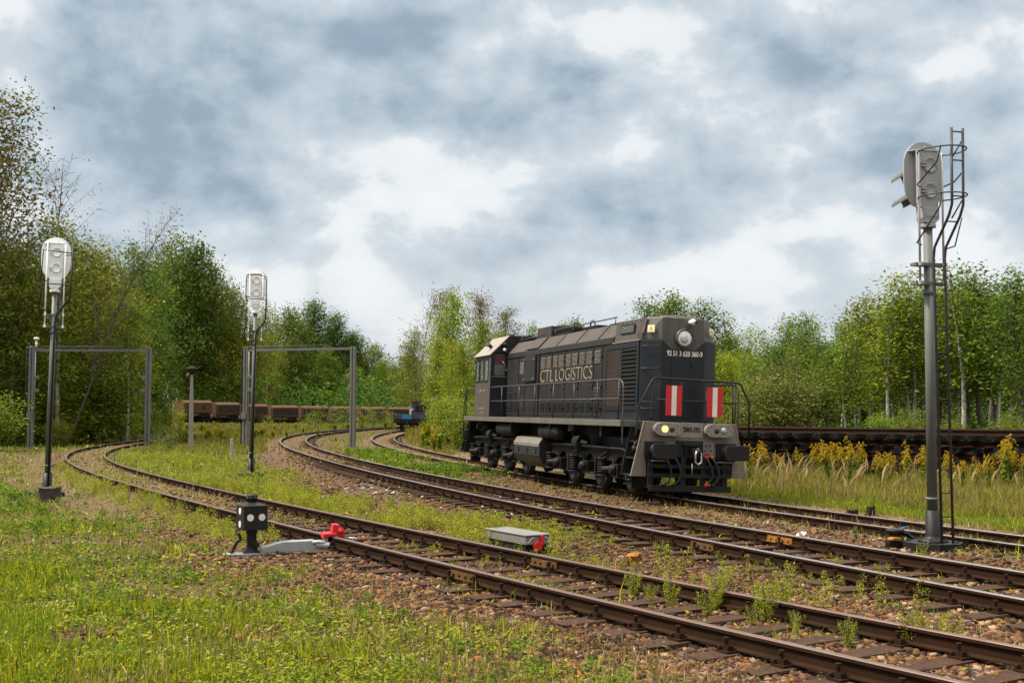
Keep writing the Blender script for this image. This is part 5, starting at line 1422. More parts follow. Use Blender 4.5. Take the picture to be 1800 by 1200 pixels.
# blue flat wagon on the locomotive's track
cX, cs = track_x('C', 117.5); cX = float(cX); cs = float(cs)
BW = empty('flat_wagon', (cX, 117.5, -0.04), math.atan2(1, cs), 0, 'dark flat wagon with a bright blue end plate on the far track', 'wagon')
def f(m):
    m.box((-5.5, -1.45, 1.0), (5.5, 1.45, 1.12))
    m.box((-5.5, -1.45, 0.72), (-5.42, 1.45, 0.998)); m.box((-5.4, -0.4, 0.7), (5.4, 0.4, 0.998))
    m.box((-5.3, -1.2, 0.5), (-4.0, 1.2, 0.75)); m.box((4.0, -1.2, 0.5), (5.3, 1.2, 0.75))
part('wagon_frame', 'black', BW, f)
part('drop_side', 'bluegrey', BW, lambda m: (m.box((-5.5, 1.40, 1.122), (5.5, 1.46, 1.52)),)); part('drop_side', 'bluegrey', BW, lambda m: m.box((-5.5, -1.46, 1.122), (5.5, -1.40, 1.52)))
part('end_board', 'bluegrey', BW, lambda m: (m.box((-5.5, -1.398, 1.122), (-5.44, 1.398, 1.50)), m.box((-5.53, -1.3, 0.9), (-5.50, -1.22, 1.5)), m.box((-5.53, 1.22, 0.9), (-5.50, 1.3, 1.5))))
part('end_plate', 'blue', BW, lambda m: m.box((-5.56, -0.28, 1.08), (-5.535, 0.62, 1.50)))
for x in (-4.9, -3.4, 3.4, 4.9):
    for s in (-1, 1):
        part('wheel', 'black', BW, lambda m: m.lathe([(0, 0), (0.42, 0), (0.46, 0.02), (0.46, 0.12), (0, 0.12)], (x, s * 0.72, 0.45), (0, s, 0), 18))
for s in (-1, 1):
    part('buffer', 'black', BW, lambda m: (m.cyl((-5.5, s * 0.875, 0.9), (-5.9, s * 0.875, 0.9), 0.08), m.cyl((-5.9, s * 0.875, 0.9), (-5.95, s * 0.875, 0.9), 0.2)))
part('tail_pipe', 'rustdark', BW, lambda m: (m.box((-5.6, 0.55, 0.1), (-5.54, 0.63, 1.0)), m.tube([(-5.55, 0.1, 0.9), (-5.6, 0.1, 0.6), (-5.55, 0.12, 0.4)], 0.04, 6)))
cX2, cs2 = track_x('C', 128.0)
BX = empty('box_wagon', (float(cX2) - 0.3, 128.5, -0.04), math.atan2(1, float(cs2)), 0, 'dark wagon with a high cab and rusty roof behind the blue flat wagon', 'wagon')
part('wagon_body', 'bluegrey', BX, lambda m: (m.box((-3, -1.4, 1.0), (3, 1.4, 1.15)), m.box((-2.4, -1.25, 1.152), (0.5, 0.75, 2.72))))
part('wagon_roof', 'rustroof', BX, lambda m: m.prism([(-1.3, 2.722), (0.8, 2.722), (0.7, 2.84), (-0.25, 2.92), (-1.2, 2.84)], 'x', -2.5, 0.55))
part('window', 'void', BX, lambda m: m.box((-2.412, -0.9, 1.7), (-2.401, 0.4, 2.4)))
part('underframe', 'black', BX, lambda m: m.box((-3, -1.0, 0.6), (3, 1.0, 0.998)))
part('handrail', 'cream', BX, lambda m: m.tube([(-2.5, 0.85, 1.15), (-2.5, 0.85, 1.9), (-2.5, 0.6, 2.0)], 0.04, 6))
for x in (-2, 2):
    for s in (-1, 1):
        part('wheel', 'black', BX, lambda m: m.lathe([(0, 0), (0.42, 0), (0.46, 0.02), (0.46, 0.12), (0, 0.12)], (x, s * 0.72, 0.45), (0, s, 0), 16))
# ------------------------------------------------------------------ trees
def leaf_cards(C, size, rs, droop=0.0, cols=None, spread=0.3, per=6, flat=0.35):
    """C: cluster centres (n,3); returns verts, quads, colours for per*n leaves"""
    n = len(C) * per
    P = np.repeat(C, per, 0) + rs.normal(0, spread, (n, 3)) * np.array([1, 1, 0.8])
    d = rs.normal(0, 1, (n, 3)); d[:, 2] = d[:, 2] * 0.6 - droop
    d /= np.linalg.norm(d, axis=1)[:, None]
    up = rs.normal(0, 1, (n, 3)); up[:, 2] += flat
    s = np.cross(d, up); s /= np.linalg.norm(s, axis=1)[:, None] + 1e-9
    L = size * rs.uniform(0.6, 1.35, n)[:, None]
    W = L * rs.uniform(0.42, 0.62, n)[:, None]
    V = np.stack([P - d * L * .5, P + s * W * .5, P + d * L * .5, P - s * W * .5], 1).reshape(-1, 3)
    Q = np.arange(n * 4).reshape(-1, 4)
    cl = np.array([c[:3] for c in cols]); wt_ = np.array([c[3] for c in cols], float); wt_ /= wt_.sum()
    size_j = None
    base_c = cl[rs.choice(len(cl), len(C), p=wt_)]
    own = cl[rs.choice(len(cl), n, p=wt_)]
    k = np.repeat(base_c, per, 0) * 0.7 + own * 0.3
    k = k * rs.uniform(0.7, 1.3, (n, 1))
    return V, Q, np.repeat(k, 4, 0)
def tree_template(name, H, base, Rm, prof, nlimb, per0, size0, cols, seed, droop=0.2, rise=0.6, bark='bark', tr=0.16, stems=1, spread=0.32, lean=0.05, density=9, bare=0.0, twig=True, crook=0.25):
    rs = np.random.RandomState(seed); r = random.Random(seed)
    thin = cols is G_RUSSET
    per = per0 if thin else int(per0 * 2.1); size = size0 * (1.0 if thin else 0.80)
    tb = MB(); C = []
    for st in range(stems):
        ang = r.uniform(0, 6.28)
        sl = (lean if stems == 1 else 0.22 + 0.25 * r.random())
        hx = H * (1.0 if st == 0 else r.uniform(0.7, 1.0))
        path = []
        for i in range(9):
            t = i / 8
            path.append(Vector((math.cos(ang) * sl * hx * t ** 1.2 * 0.5 + crook * math.sin(t * 5 + seed + st) * t, math.sin(ang) * sl * hx * t ** 1.2 * 0.5 + crook * math.cos(t * 4.2 + seed) * t, hx * t * 0.97 - 0.25 * (1 - t))))
        rad = [tr * (1 - 0.93 * (i / 8)) * (1 if st == 0 else 0.75) + 0.012 for i in range(9)]
        tb.cur = 0
        tb.tube(path, rad, 7)
        def onp(t):
            f = t * 8; i = min(7, int(f)); return path[i].lerp(path[i + 1], f - i)
        nl = max(3, nlimb // stems)
        for j in range(nl):
            t = base + (1 - base) * ((j + r.random()) / nl) ** 0.9
            az = j * 2.399 + r.uniform(-.5, .5) + st
            u = (t - base) / (1 - base)
            L = Rm * prof(u) * r.uniform(0.65, 1.18)
            if L < 0.15: L = 0.15
            o = onp(min(t, 0.99))
            d = Vector((math.cos(az), math.sin(az), rise * r.uniform(0.7, 1.4) + 0.5 * u))
            d.normalize()
            pts = [o]; q = o.copy(); dd = d.copy()
            for s in range(5):
                dd = dd + Vector((r.uniform(-.16, .16), r.uniform(-.16, .16), r.uniform(-.12, .12) - droop * 0.22 * s / 2)); dd.normalize()
                q = q + dd * (L / 5); pts.append(q.copy())
            tb.cur = 1
            br = max(0.012, rad[min(8, int(t * 8))] * 0.42)
            tb.tube(pts, [br, br * .8, br * .62, br * .45, br * .3, br * .15], 4, cap=False)
            is_bare = r.random() < bare
            m = max(2, int(density * L / 1.6))
            for c in range(m):
                f = 0.22 + 0.82 * (c + r.random()) / m
                f = min(f, 0.999) * 5; i = int(f)
                p = pts[i].lerp(pts[min(i + 1, 5)], f - i)
                off = Vector((r.gauss(0, 1), r.gauss(0, 1), r.gauss(0, .7) - droop * 0.6)) * (0.18 + 0.16 * L * (0.4 + 0.6 * (1 - f / 5)))
                pp = p + off
                if twig and c % 2 == 0:
                    tb.tube([p, p.lerp(pp, 0.55) + Vector((0, 0, .05)), pp], [0.012, 0.009, 0.005], 3, cap=False)
                if not is_bare or r.random() < 0.12:
                    C.append(pp)
    C = np.array([tuple(c) for c in C])
    V, Q, K = leaf_cards(C, size, rs, droop * 0.8, cols, spread, per)
    crown = np_mesh('crown', V, Q, None, 'leaf', K)
    me = bpy.data.meshes.new('trunk')
    me.from_pydata(tb.v, [], tb.f)
    me.materials.append(M[bark]); me.materials.append(M['bark'])
    me.polygons.foreach_set('material_index', tb.mi); me.polygons.foreach_set('use_smooth', tb.sm); me.update()
    return dict(name=name, H=H, R=Rm, crown=crown, trunk=me)
G_DARK = [(0.068, 0.112, 0.012, 3), (0.100, 0.155, 0.015, 3), (0.15, 0.195, 0.018, 2), (0.043, 0.074, 0.010, 2)]
G_MID = [(0.135, 0.185, 0.014, 3), (0.185, 0.235, 0.018, 3), (0.082, 0.120, 0.013, 2), (0.26, 0.25, 0.02, 1)]
G_LIGHT = [(0.165, 0.225, 0.013, 3), (0.225, 0.275, 0.017, 3), (0.10, 0.145, 0.013, 2), (0.29, 0.275, 0.02, 1)]
G_YEL = [(0.195, 0.215, 0.013, 3), (0.135, 0.175, 0.014, 3), (0.30, 0.235, 0.014, 1.5), (0.078, 0.105, 0.012, 2)]
G_OLIVE = [(0.15, 0.158, 0.026, 3), (0.205, 0.208, 0.034, 3), (0.10, 0.108, 0.02, 2)]
G_RUSSET = [(0.18, 0.105, 0.026, 3), (0.15, 0.135, 0.022, 3), (0.115, 0.135, 0.02, 3), (0.24, 0.145, 0.032, 1)]
oval = lambda u: (math.sin(math.pi * min(1, 0.12 + 0.88 * u)) ** 0.7) * (1 - 0.25 * u) + 0.06
cone = lambda u: (1 - u) ** 0.75 * 0.95 + 0.08
spire = lambda u: (0.55 + 0.45 * math.sin(2.4 * u + 0.5)) * (1 - u) ** 0.45 + 0.05
dome = lambda u: math.sqrt(max(0.02, 1 - (u * 0.98) ** 2)) * (0.75 + 0.25 * min(1, u * 3))
T = {
    'birch': [tree_template('birch_tree', 13, 0.22, 2.5, oval, 46, 8, 0.24, G_MID, 11 + i, 0.75, 0.7, 'birchbark', 0.13) for i in range(2)],
    'dark': [tree_template('broadleaf_tree', 13, 0.12, 3.6, oval, 56, 9, 0.30, G_DARK, 21 + i, 0.25, 0.55, 'bark', 0.2, spread=0.42) for i in range(2)],
    'poplar': [tree_template('poplar_tree', 14, 0.10, 3.0, spire, 66, 11, 0.24, G_DARK, 31 + i, 0.0, 1.3, 'bark', 0.2, spread=0.36) for i in range(2)],
    'bright': [tree_template('leafy_tree', 10, 0.08, 2.6, oval, 50, 8, 0.24, G_LIGHT, 41 + i, 0.2, 0.9, 'bark', 0.12, spread=0.32) for i in range(2)],
    'yellow': [tree_template('yellowing_tree', 11, 0.12, 2.6, oval, 46, 8, 0.25, G_YEL, 51 + i, 0.5, 0.8, 'birchbark', 0.12) for i in range(2)],
    'russet': [tree_template('russet_tree', 12, 0.25, 3.1, dome, 54, 13, 0.145, G_RUSSET, 61 + i, 0.0, 1.0, 'bark', 0.10, spread=0.30, density=9, bare=0.08) for i in range(2)],
    'bare': [tree_template('half_bare_tree', 14, 0.25, 4.2, dome, 50, 5, 0.14, G_RUSSET, 71, 0.0, 0.9, 'bark', 0.09, lean=0.30, crook=0.6, spread=0.22, density=6, bare=0.62)],
    'young': [tree_template('young_birch', 10, 0.34, 1.5, spire, 40, 7, 0.20, G_MID, 81 + i, 0.25, 1.1, 'birchbark', 0.075, spread=0.28, lean=0.08) for i in range(3)],
    'aspen': [tree_template('young_aspen', 10, 0.30, 1.7, oval, 42, 8, 0.21, G_DARK if i else G_MID, 91 + i, 0.1, 1.1, 'bark', 0.085, spread=0.30, lean=0.06) for i in range(2)],
    'bush': [tree_template('leafy_bush', 4, 0.05, 1.5, dome, 40, 8, 0.17, G_MID, 101 + i, 0.1, 0.9, 'bark', 0.04, stems=5, spread=0.25, density=12) for i in range(2)],
    'lightbush': [tree_template('leafy_bush', 4, 0.04, 1.6, dome, 44, 9, 0.17, G_LIGHT, 111, 0.1, 0.8, 'bark', 0.04, stems=5, spread=0.25, density=12)],
    'willow': [tree_template('willow_bush', 5, 0.04, 1.9, dome, 56, 10, 0.14, G_OLIVE, 121, 0.0, 1.3, 'bark', 0.04, stems=7, spread=0.24, density=13)],
    'sapling': [tree_template('sapling', 2.2, 0.05, 0.55, spire, 22, 8, 0.11, G_MID, 131, 0.0, 1.2, 'bark', 0.02, stems=2, spread=0.14, density=14, crook=.08)],
}
_tr = random.Random(5)
def tree(kind, u, D, vtop, wide, label, cat='tree', group=None, zb=-0.3):
    """u, vtop: where the crown's axis and tip stand in the photograph; D: metres from the camera"""
    tp = T[kind][_tr.randrange(len(T[kind]))]
    x = (u - 900) / 2081 * D
    if D < 140: zb = gz(x, D)
    h = CAM_H + (718 - vtop) * D / 2081 - zb
    o = empty(tp['name'], (x, D, zb), _tr.uniform(0, 6.28), 0, label, cat, group)
    s = h / tp['H']; w = s * wide
    place_mesh('trunk', tp['trunk'], o, scale=(w, w, s))
    place_mesh('crown', tp['crown'], o, scale=(w, w, s))
    return o
GL, GM, GR = 'trees of the wood behind the near track', 'trees beyond the rusty wagons', 'young trees of the wood behind the stacked track'
# wood on the near track's side
for a in (
    ('russet', -5, 72, 160, 0.95, 'tall russet autumn tree cut by the picture edge, highest of all', 'tree', GL),
    ('russet', -60, 76, 200, 1.1, 'russet autumn tree partly outside the picture, behind the tallest one', 'tree', GL),
    ('bare', 40, 78, 285, 0.9, 'half bare tree with thin twigs below the tallest russet tree', 'tree', GL),
    ('birch', 105, 74, 372, 1.1, 'tall birch rising just behind the white signal head', 'tree', GL),
    ('birch', 20, 73, 400, 1.2, 'birch with a pale trunk at the picture edge', 'tree', GL),
    ('yellow', 165, 78, 425, 1.2, 'yellowing birch with a white trunk seen through the loudspeaker portal', 'tree', GL),
    ('birch', 240, 84, 418, 1.1, 'green birch rising over the loudspeaker portal beam', 'tree', GL),
    ('birch', 298, 190, 402, 1.15, 'tallest full green birch above the lamp post', 'tree', GL),
    ('dark', 330, 186, 420, 0.9, 'dark green tree right behind the lamp post', 'tree', GL),
    ('birch', 382, 190, 462, 1.1, 'rounded green birch at the edge of the wood before the sky gap', 'tree', GL),
    ('dark', 408, 195, 500, 0.85, 'dark tree stepping down beside the second signal', 'tree', GL),
    ('yellow', 442, 192, 560, 1.1, 'yellow green tree right behind the middle signal pole', 'tree', GL),
    ('dark', 55, 82, 470, 1.0, 'dark leafy tree deep in the wood behind the loudspeaker', 'tree', GL),
    ('dark', 130, 90, 480, 1.0, 'dark tree in the middle of the wood behind the portal', 'tree', GL),
    ('dark', 200, 88, 500, 0.9, 'dark tree filling the portal opening', 'tree', GL),
    ('yellow', 225, 76, 520, 1.0, 'yellow flecked tree in the portal opening', 'tree', GL),
    ('dark', 268, 88, 560, 0.9, 'low dark tree right beside the portal leg', 'tree', GL),
    ('birch', 345, 188, 540, 0.9, 'drooping birch between lamp post and second portal', 'tree', GL),
    ('dark', -40, 70, 480, 1.2, 'dark tree at the picture edge beside the loudspeaker', 'tree', GL),
    ('dark', 10, 76, 590, 1.4, 'low dark green tree at the picture edge below the birches', 'tree', GL),
    ('yellow', 395, 188, 590, 1.1, 'yellow green tree low behind the wagons and signal', 'tree', GL),
): tree(*a)
lean_ = tree('bare', 118, 72, 330, 0.75, 'half bare dark tree leaning long twigs out past the white signal head', 'tree', GL)
lean_.rotation_euler = (0.05, 0.42, 0.0)
for u, D, v, k, w in ((-120, 80, 400, 'dark', 1.2), (-90, 72, 420, 'birch', 1.2), (90, 105, 470, 'dark', 1.1), (160, 110, 450, 'dark', 1.2), (235, 112, 465, 'dark', 1.1), (300, 210, 460, 'dark', 1.1), (355, 212, 480, 'dark', 1.0), (20, 100, 430, 'dark', 1.2), (-30, 105, 440, 'dark', 1.2)):
    tree(k, u, D, v, w, 'dark tree deep in the wood, showing only between nearer crowns', 'tree', GL)
for a in (
    ('lightbush', 165, 76, 660, 2.0, 'bright green bush under the birches inside the loudspeaker portal', 'bush', 'bushes at the foot of the wood'),
    ('lightbush', 120, 75, 690, 1.6, 'bright green bush behind the white signal pole', 'bush', 'bushes at the foot of the wood'),
    ('lightbush', 215, 80, 700, 1.6, 'bright bush at the far bend of the near track', 'bush', 'bushes at the foot of the wood'),
    ('bush', 100, 70, 738, 1.6, 'small dark bush at the foot of the wood by the signal pole', 'bush', 'bushes at the foot of the wood'),
    ('bush', 30, 72, 700, 1.5, 'dark bush at the picture edge beside the portal leg', 'bush', 'bushes at the foot of the wood'),
    ('bush', -20, 62, 690, 1.7, 'dark bush cut by the picture edge', 'bush', 'bushes at the foot of the wood'),
    ('bush', 262, 84, 710, 1.5, 'dark bush right behind the bare portal leg', 'bush', 'bushes at the foot of the wood'),
    ('bush', 290, 92, 700, 1.4, 'dark bush between portal leg and lamp post', 'bush', 'bushes at the foot of the wood'),
    ('bush', 318, 130, 722, 1.0, 'leafy sapling bush just before the plain sided wagon', 'bush', 'bushes at the foot of the wood'),
): tree(*a)
# beyond the wagons
for a in (
    ('birch', 468, 205, 528, 1.0, 'thin pale birch standing right of the middle signal head', 'tree', GM),
    ('dark', 508, 245, 540, 1.0, 'tall full dark tree behind the portal beam', 'tree', GM),
    ('poplar', 548, 250, 526, 1.5, 'tallest spiky dark tree above the portal beam', 'tree', GM),
    ('poplar', 588, 255, 548, 1.5, 'spiky dark tree above the pale portal leg', 'tree', GM),
    ('dark', 625, 258, 580, 0.95, 'full dark tree beside the pale portal leg', 'tree', GM),
    ('yellow', 655, 255, 600, 1.0, 'yellowing tree on the slope down to the sky gap', 'tree', GM),
    ('bright', 672, 250, 630, 1.0, 'light green low tree at the sky gap', 'tree', GM),
    ('dark', 520, 235, 590, 1.0, 'dark tree in front of the spiky trees behind the portal', 'tree', GM),
    ('dark', 575, 238, 610, 1.0, 'dark rounded tree behind the portal opening', 'tree', GM),
    ('yellow', 490, 232, 630, 1.0, 'yellow leaved tree low behind the wagons', 'tree', GM),
    ('bright', 622, 236, 640, 1.0, 'bright green tree low behind the portal leg', 'tree', GM),
    ('bright', 648, 238, 660, 1.0, 'bright rounded tree above the far end of the wagons', 'tree', GM),
    ('dark', 690, 270, 640, 1.0, 'dark tree at the lowest dip of the tree line', 'tree', GM),
    ('dark', 705, 260, 660, 0.9, 'dark tree above the blue flat wagon', 'tree', GM),
    ('bright', 735, 225, 655, 0.9, 'light tree above the dark wagon cab', 'tree', GM),
): tree(*a)
for u, D, v, k, w in ((440, 225, 590, 'dark', 1.1), (470, 260, 580, 'dark', 1.1), (605, 275, 590, 'dark', 1.1), (540, 270, 580, 'dark', 1.2), (665, 280, 640, 'dark', 1.2), (720, 285, 620, 'dark', 1.2), (400, 215, 600, 'dark', 1.2)):
    tree(k, u, D, v, w, 'dark tree at the back, showing between the crowns beyond the wagons', 'tree', GM)
# clump beside the cab of the locomotive
GC = 'trees beside the locomotive cab'
for a in (
    ('birch', 722, 146, 575, 1.25, 'dark drooping birch at the edge of the sky gap', 'tree', GC),
    ('bare', 738, 142, 520, 0.8, 'half bare tree with reddish leaf tips over the drooping birch', 'tree', GC),
    ('russet', 778, 112, 512, 1.0, 'russet topped tree rising left of the tallest green one', 'tree', GC),
    ('bright', 795, 92, 512, 0.8, 'tallest light green tree of the clump', 'tree', GC),
    ('russet', 842, 108, 520, 1.0, 'russet crown right above the cab', 'tree', GC),
    ('russet', 890, 112, 545, 1.1, 'russet and green crown over the hood roof', 'tree', GC),
    ('birch', 928, 116, 565, 1.0, 'small green birch top over the roof hatch', 'tree', GC),
    ('bright', 772, 88, 590, 0.8, 'light green tree leaning over the blue flat wagon', 'tree', GC),
    ('bright', 793, 76, 600, 0.75, 'light green thin tree in front of the clump', 'tree', GC),
    ('bright', 815, 74, 600, 0.8, 'light green tree right beside the cab windows', 'tree', GC),
    ('bright', 850, 78, 560, 0.8, 'light green tree rising straight behind the cab roof', 'tree', GC),
    ('bright', 880, 84, 580, 0.9, 'light green tree half hidden by the hood', 'tree', GC),
    ('dark', 985, 150, 570, 1.0, 'far tree top peeping over the locomotive roof', 'tree', GC),
    ('dark', 1012, 150, 562, 0.8, 'tiny far tree top beside the roof handrail', 'tree', GC),
): tree(*a)
for u, D, v, w in ((768, 78, 712, 0.9), (777, 72, 705, 1.0), (790, 66, 690, 1.2), (812, 62, 710, 1.2)):
    tree('lightbush' if u % 2 else 'bush', u, D, v, w, 'leafy bush growing between the blue flat wagon and the locomotive', 'bush', 'bushes beside the locomotive')
# wood behind the stacked track
for a in (
    ('aspen', 1145, 82, 522, 1.2, 'green aspen rising behind the warning sign corner of the locomotive', 'tree', GR),
    ('aspen', 1172, 80, 514, 1.2, 'tall aspen behind the headlamp', 'tree', GR),
    ('aspen', 1205, 80, 520, 1.3, 'broad aspen just right of the headlamp', 'tree', GR),
    ('aspen', 1240, 78, 528, 1.2, 'aspen standing over the locomotive nose edge', 'tree', GR),
    ('young', 1275, 78, 548, 1.3, 'thin pale crowned birch next to the nose', 'tree', GR),
    ('young', 1310, 82, 572, 1.4, 'low birch at the dip of the tree line past the nose', 'tree', GR),
    ('young', 1345, 80, 580, 1.3, 'birch in the low part of the tree line', 'tree', GR),
    ('aspen', 1385, 80, 556, 1.3, 'dark topped aspen behind the willow bush', 'tree', GR),
    ('aspen', 1418, 76, 550, 1.2, 'dark aspen with a clear round top', 'tree', GR),
    ('young', 1450, 72, 566, 1.3, 'birch whose white trunk shows down to the track stack', 'tree', GR),
    ('young', 1478, 68, 556, 1.3, 'birch with two white trunk bends beside the willow', 'tree', GR),
    ('young', 1505, 68, 544, 1.4, 'slim birch where the tree line starts to climb', 'tree', GR),
    ('aspen', 1535, 64, 515, 1.3, 'green aspen on the climb of the tree line', 'tree', GR),
    ('young', 1562, 60, 478, 1.4, 'tall spiry birch left of the grey signal pole', 'tree', GR),
    ('young', 1600, 60, 480, 1.5, 'tall spiry birch close to the grey signal pole', 'tree', GR),
    ('aspen', 1640, 62, 505, 1.3, 'aspen right behind the grey signal pole', 'tree', GR),
    ('young', 1690, 58, 452, 1.5, 'highest spiry birch right of the grey signal ladder', 'tree', GR),
    ('aspen', 1722, 60, 470, 1.3, 'full green aspen next to the highest birch', 'tree', GR),
    ('young', 1752, 60, 490, 1.5, 'birch between the aspen and the picture edge', 'tree', GR),
    ('aspen', 1792, 56, 472, 1.3, 'dark aspen at the picture edge behind the stack', 'tree', GR),
): tree(*a)
for i in range(46):
    u = 1120 + 740 * (i + _tr.random()) / 46
    D = _tr.uniform(58, 74)
    top = float(np.interp(u, [1100, 1200, 1320, 1450, 1540, 1600, 1700, 1860], [560, 560, 600, 590, 540, 505, 490, 500])) + _tr.uniform(5, 60)
    tree('young' if i % 3 else 'aspen', u, D, top, 1.25, 'slim young tree standing in the thick of the wood behind the stack', 'tree', GR)
for i in range(40):
    u = 1090 + 800 * (i + _tr.random()) / 40
    D = _tr.uniform(76, 98)
    top = float(np.interp(u, [1100, 1200, 1320, 1450, 1540, 1600, 1700, 1860], [545, 545, 590, 575, 530, 500, 485, 490])) + _tr.uniform(8, 50)
    tree('aspen' if i % 3 else 'dark', u, D, top, 1.3, 'tree at the back of the wood behind the stack, seen between trunks', 'tree', GR)
GB = 'bushes before the wood behind the stack'
for a in (
    ('willow', 1372, 57, 640, 1.5, 'large olive willow bush right of the locomotive', 'bush', GB),
    ('willow', 1330, 59, 660, 1.3, 'olive willow bush close to the striped plate', 'bush', GB),
    ('willow', 1420, 60, 655, 1.3, 'olive willow bush beside the first white trunks', 'bush', GB),
    ('bush', 1600, 54, 722, 1.1, 'small leafy bush at the foot of the birches left of the signal pole', 'bush', GB),
    ('lightbush', 1545, 56, 730, 1.0, 'low bright bush behind the track stack', 'bush', GB),
    ('bush', 1670, 54, 735, 1.0, 'low leafy bush behind the stack right of the ladder', 'bush', GB),
    ('bush', 1770, 52, 728, 1.1, 'leafy bush behind the stack at the picture edge', 'bush', GB),
    ('bright', 1280, 62, 620, 0.8, 'light green tree just clear of the locomotive nose', 'tree', GR),
): tree(*a)
# saplings in the clearing
for i, (u, D, v) in enumerate(((300, 62, 745), (318, 72, 738), (560, 120, 712), (585, 118, 722), (600, 124, 716), (640, 126, 714), (655, 122, 720), (675, 118, 722), (545, 112, 725), (690, 120, 725), (620, 128, 720), (470, 130, 730), (280, 70, 748))):
    tree('sapling', u, D, v, 1.5 if i > 1 else 1.1, ('sapling growing before the plain sided wagon' if i < 2 or u == 280 else 'bushy sapling in the tall grass before the wagons'), 'sapling', 'saplings in the clearing')
# far wood that reads as one mass
def far_wood():
    rs = np.random.RandomState(3); n = 9000
    a = rs.uniform(-0.62, 0.62, n)
    D = rs.uniform(300, 340, n)
    h = (14 + 3 * np.sin(a * 37) + 2 * np.sin(a * 91)) * rs.uniform(0.02, 1, n) ** 0.6
    C = np.stack([a * D, D, h - 0.6], -1)
    V, Q, K = leaf_cards(C, 0.6, rs, 0.2, G_DARK, 1.1, 9)
    me = np_mesh('far_wood', V, Q, None, 'leaf', K)
    o = bpy.data.objects.new('far_wood', me); COL.objects.link(o)
    tag(o, 'dark far wood closing the horizon behind all the trees', 'wood', None, 'stuff')
far_wood()
def undergrowth(name, boxes, n, size, cols, label, seed):
    rs = np.random.RandomState(seed); Cs = []
    for (u0, u1, D0, D1, h) in boxes:
        k = n // len(boxes)
        u = rs.uniform(u0, u1, k); D = rs.uniform(D0, D1, k)
        x = (u - 900) / 2081 * D
        hh = h * (0.45 + 0.9 * fbm(x, D, 0.25, 3, 4)) * rs.uniform(0, 1, k)
        Cs.append(np.stack([x, D, ground_z(x, D) + hh], -1))
    V, Q, K = leaf_cards(np.concatenate(Cs), size, rs, 0.1, cols, 0.3, 6)
    me = np_mesh(name, V, Q, None, 'leaf', K)
    o = bpy.data.objects.new(name, me); COL.objects.link(o)
    tag(o, label, 'undergrowth', None, 'stuff')
undergrowth('undergrowth', [(-150, 285, 86, 112, 4.5), (-150, 120, 74, 84, 3.0), (310, 460, 182, 200, 7)], 6000, 0.34, G_DARK, 'dark undergrowth filling the wood behind the near track', 5)
undergrowth('undergrowth', [(1080, 1900, 70, 100, 3.6), (1250, 1900, 56, 66, 1.3)], 7000, 0.26, G_DARK, 'undergrowth between the slim trunks behind the stack', 6)
undergrowth('undergrowth', [(775, 960, 84, 120, 5.0)], 3000, 0.3, G_MID, 'undergrowth under the trees beside the locomotive cab', 7)
undergrowth('undergrowth', [(420, 760, 200, 262, 8.0)], 3000, 0.55, G_DARK, 'dark thicket at the foot of the trees beyond the wagons', 8)
# ------------------------------------------------------------------ ground cover
def pix_points(n, seed, v0, v1, u0=-260, u1=2060, zref=-0.2):
    """points on the ground, thinning out with distance so that near ground is covered most finely"""
    rs = np.random.RandomState(seed)
    u = rs.uniform(u0, u1, n); v = rs.uniform(v0, v1, n)
    p = math.atan(118 / 2081.)
    X = u - 900; Yp = 600 - v
    dy = 2081 * math.cos(p) - Yp * math.sin(p); dz = 2081 * math.sin(p) + Yp * math.cos(p)
    t = (zref - CAM_H) / dz
    return X * t, dy * t, rs
def pick(rs, n, cols):
    cl = np.array([c[:3] for c in cols]); w = np.array([c[3] for c in cols], float); w /= w.sum()
    return cl[rs.choice(len(cl), n, p=w)]
def blades_mesh(name, x, y, h, w, col, rs, label, lean=0.35, obj=True, z=None):
    n = len(x)
    z = ground_z(x, y) - 0.015 if z is None else z
    a = rs.uniform(0, 2 * np.pi, n); b = rs.uniform(0, 2 * np.pi, n)
    sx, sy = np.cos(a) * w / 2, np.sin(a) * w / 2
    le = np.abs(rs.normal(0, lean, n)) * h
    lx, ly = np.cos(b) * le, np.sin(b) * le
    V = np.empty((n, 5, 3))
    V[:, 0] = np.stack([x - sx, y - sy, z], -1); V[:, 1] = np.stack([x + sx, y + sy, z], -1)
    V[:, 2] = np.stack([x + sx * .8 + lx * .35, y + sy * .8 + ly * .35, z + h * .6], -1)
    V[:, 3] = np.stack([x - sx * .8 + lx * .35, y - sy * .8 + ly * .35, z + h * .6], -1)
    V[:, 4] = np.stack([x + lx, y + ly, z + h * np.clip(1 - 0.35 * (le / np.maximum(h, 1e-3)) ** 2, 0.45, 1)], -1)
    i = np.arange(n)[:, None] * 5
    Q = i + np.array([[0, 1, 2, 3]]); Tt = i + np.array([[3, 2, 4]])
    me = np_mesh(name, V.reshape(-1, 3), Q, Tt, 'grass', np.repeat(col, 5, 0))
    o = bpy.data.objects.new(name, me); COL.objects.link(o)
    tag(o, label, 'grass', None, 'stuff')
    return o
GR_LIVE = [(0.26, 0.285, 0.009, 4), (0.17, 0.22, 0.008, 3), (0.38, 0.345, 0.012, 2), (0.075, 0.10, 0.008, 2)]
GR_DRY = [(0.30, 0.215, 0.095, 4), (0.22, 0.15, 0.065, 3), (0.38, 0.29, 0.14, 2), (0.13, 0.085, 0.04, 2)]
GR_LUSH = [(0.175, 0.235, 0.014, 4), (0.125, 0.185, 0.012, 3), (0.24, 0.265, 0.02, 2)]
def mixcol(rs, n, live, dry, f):
    return np.where((rs.rand(n) < f)[:, None], pick(rs, n, dry), pick(rs, n, live)) * rs.uniform(0.55, 1.35, (n, 1))
def sel(mask, *a):
    return [q[mask] for q in a]
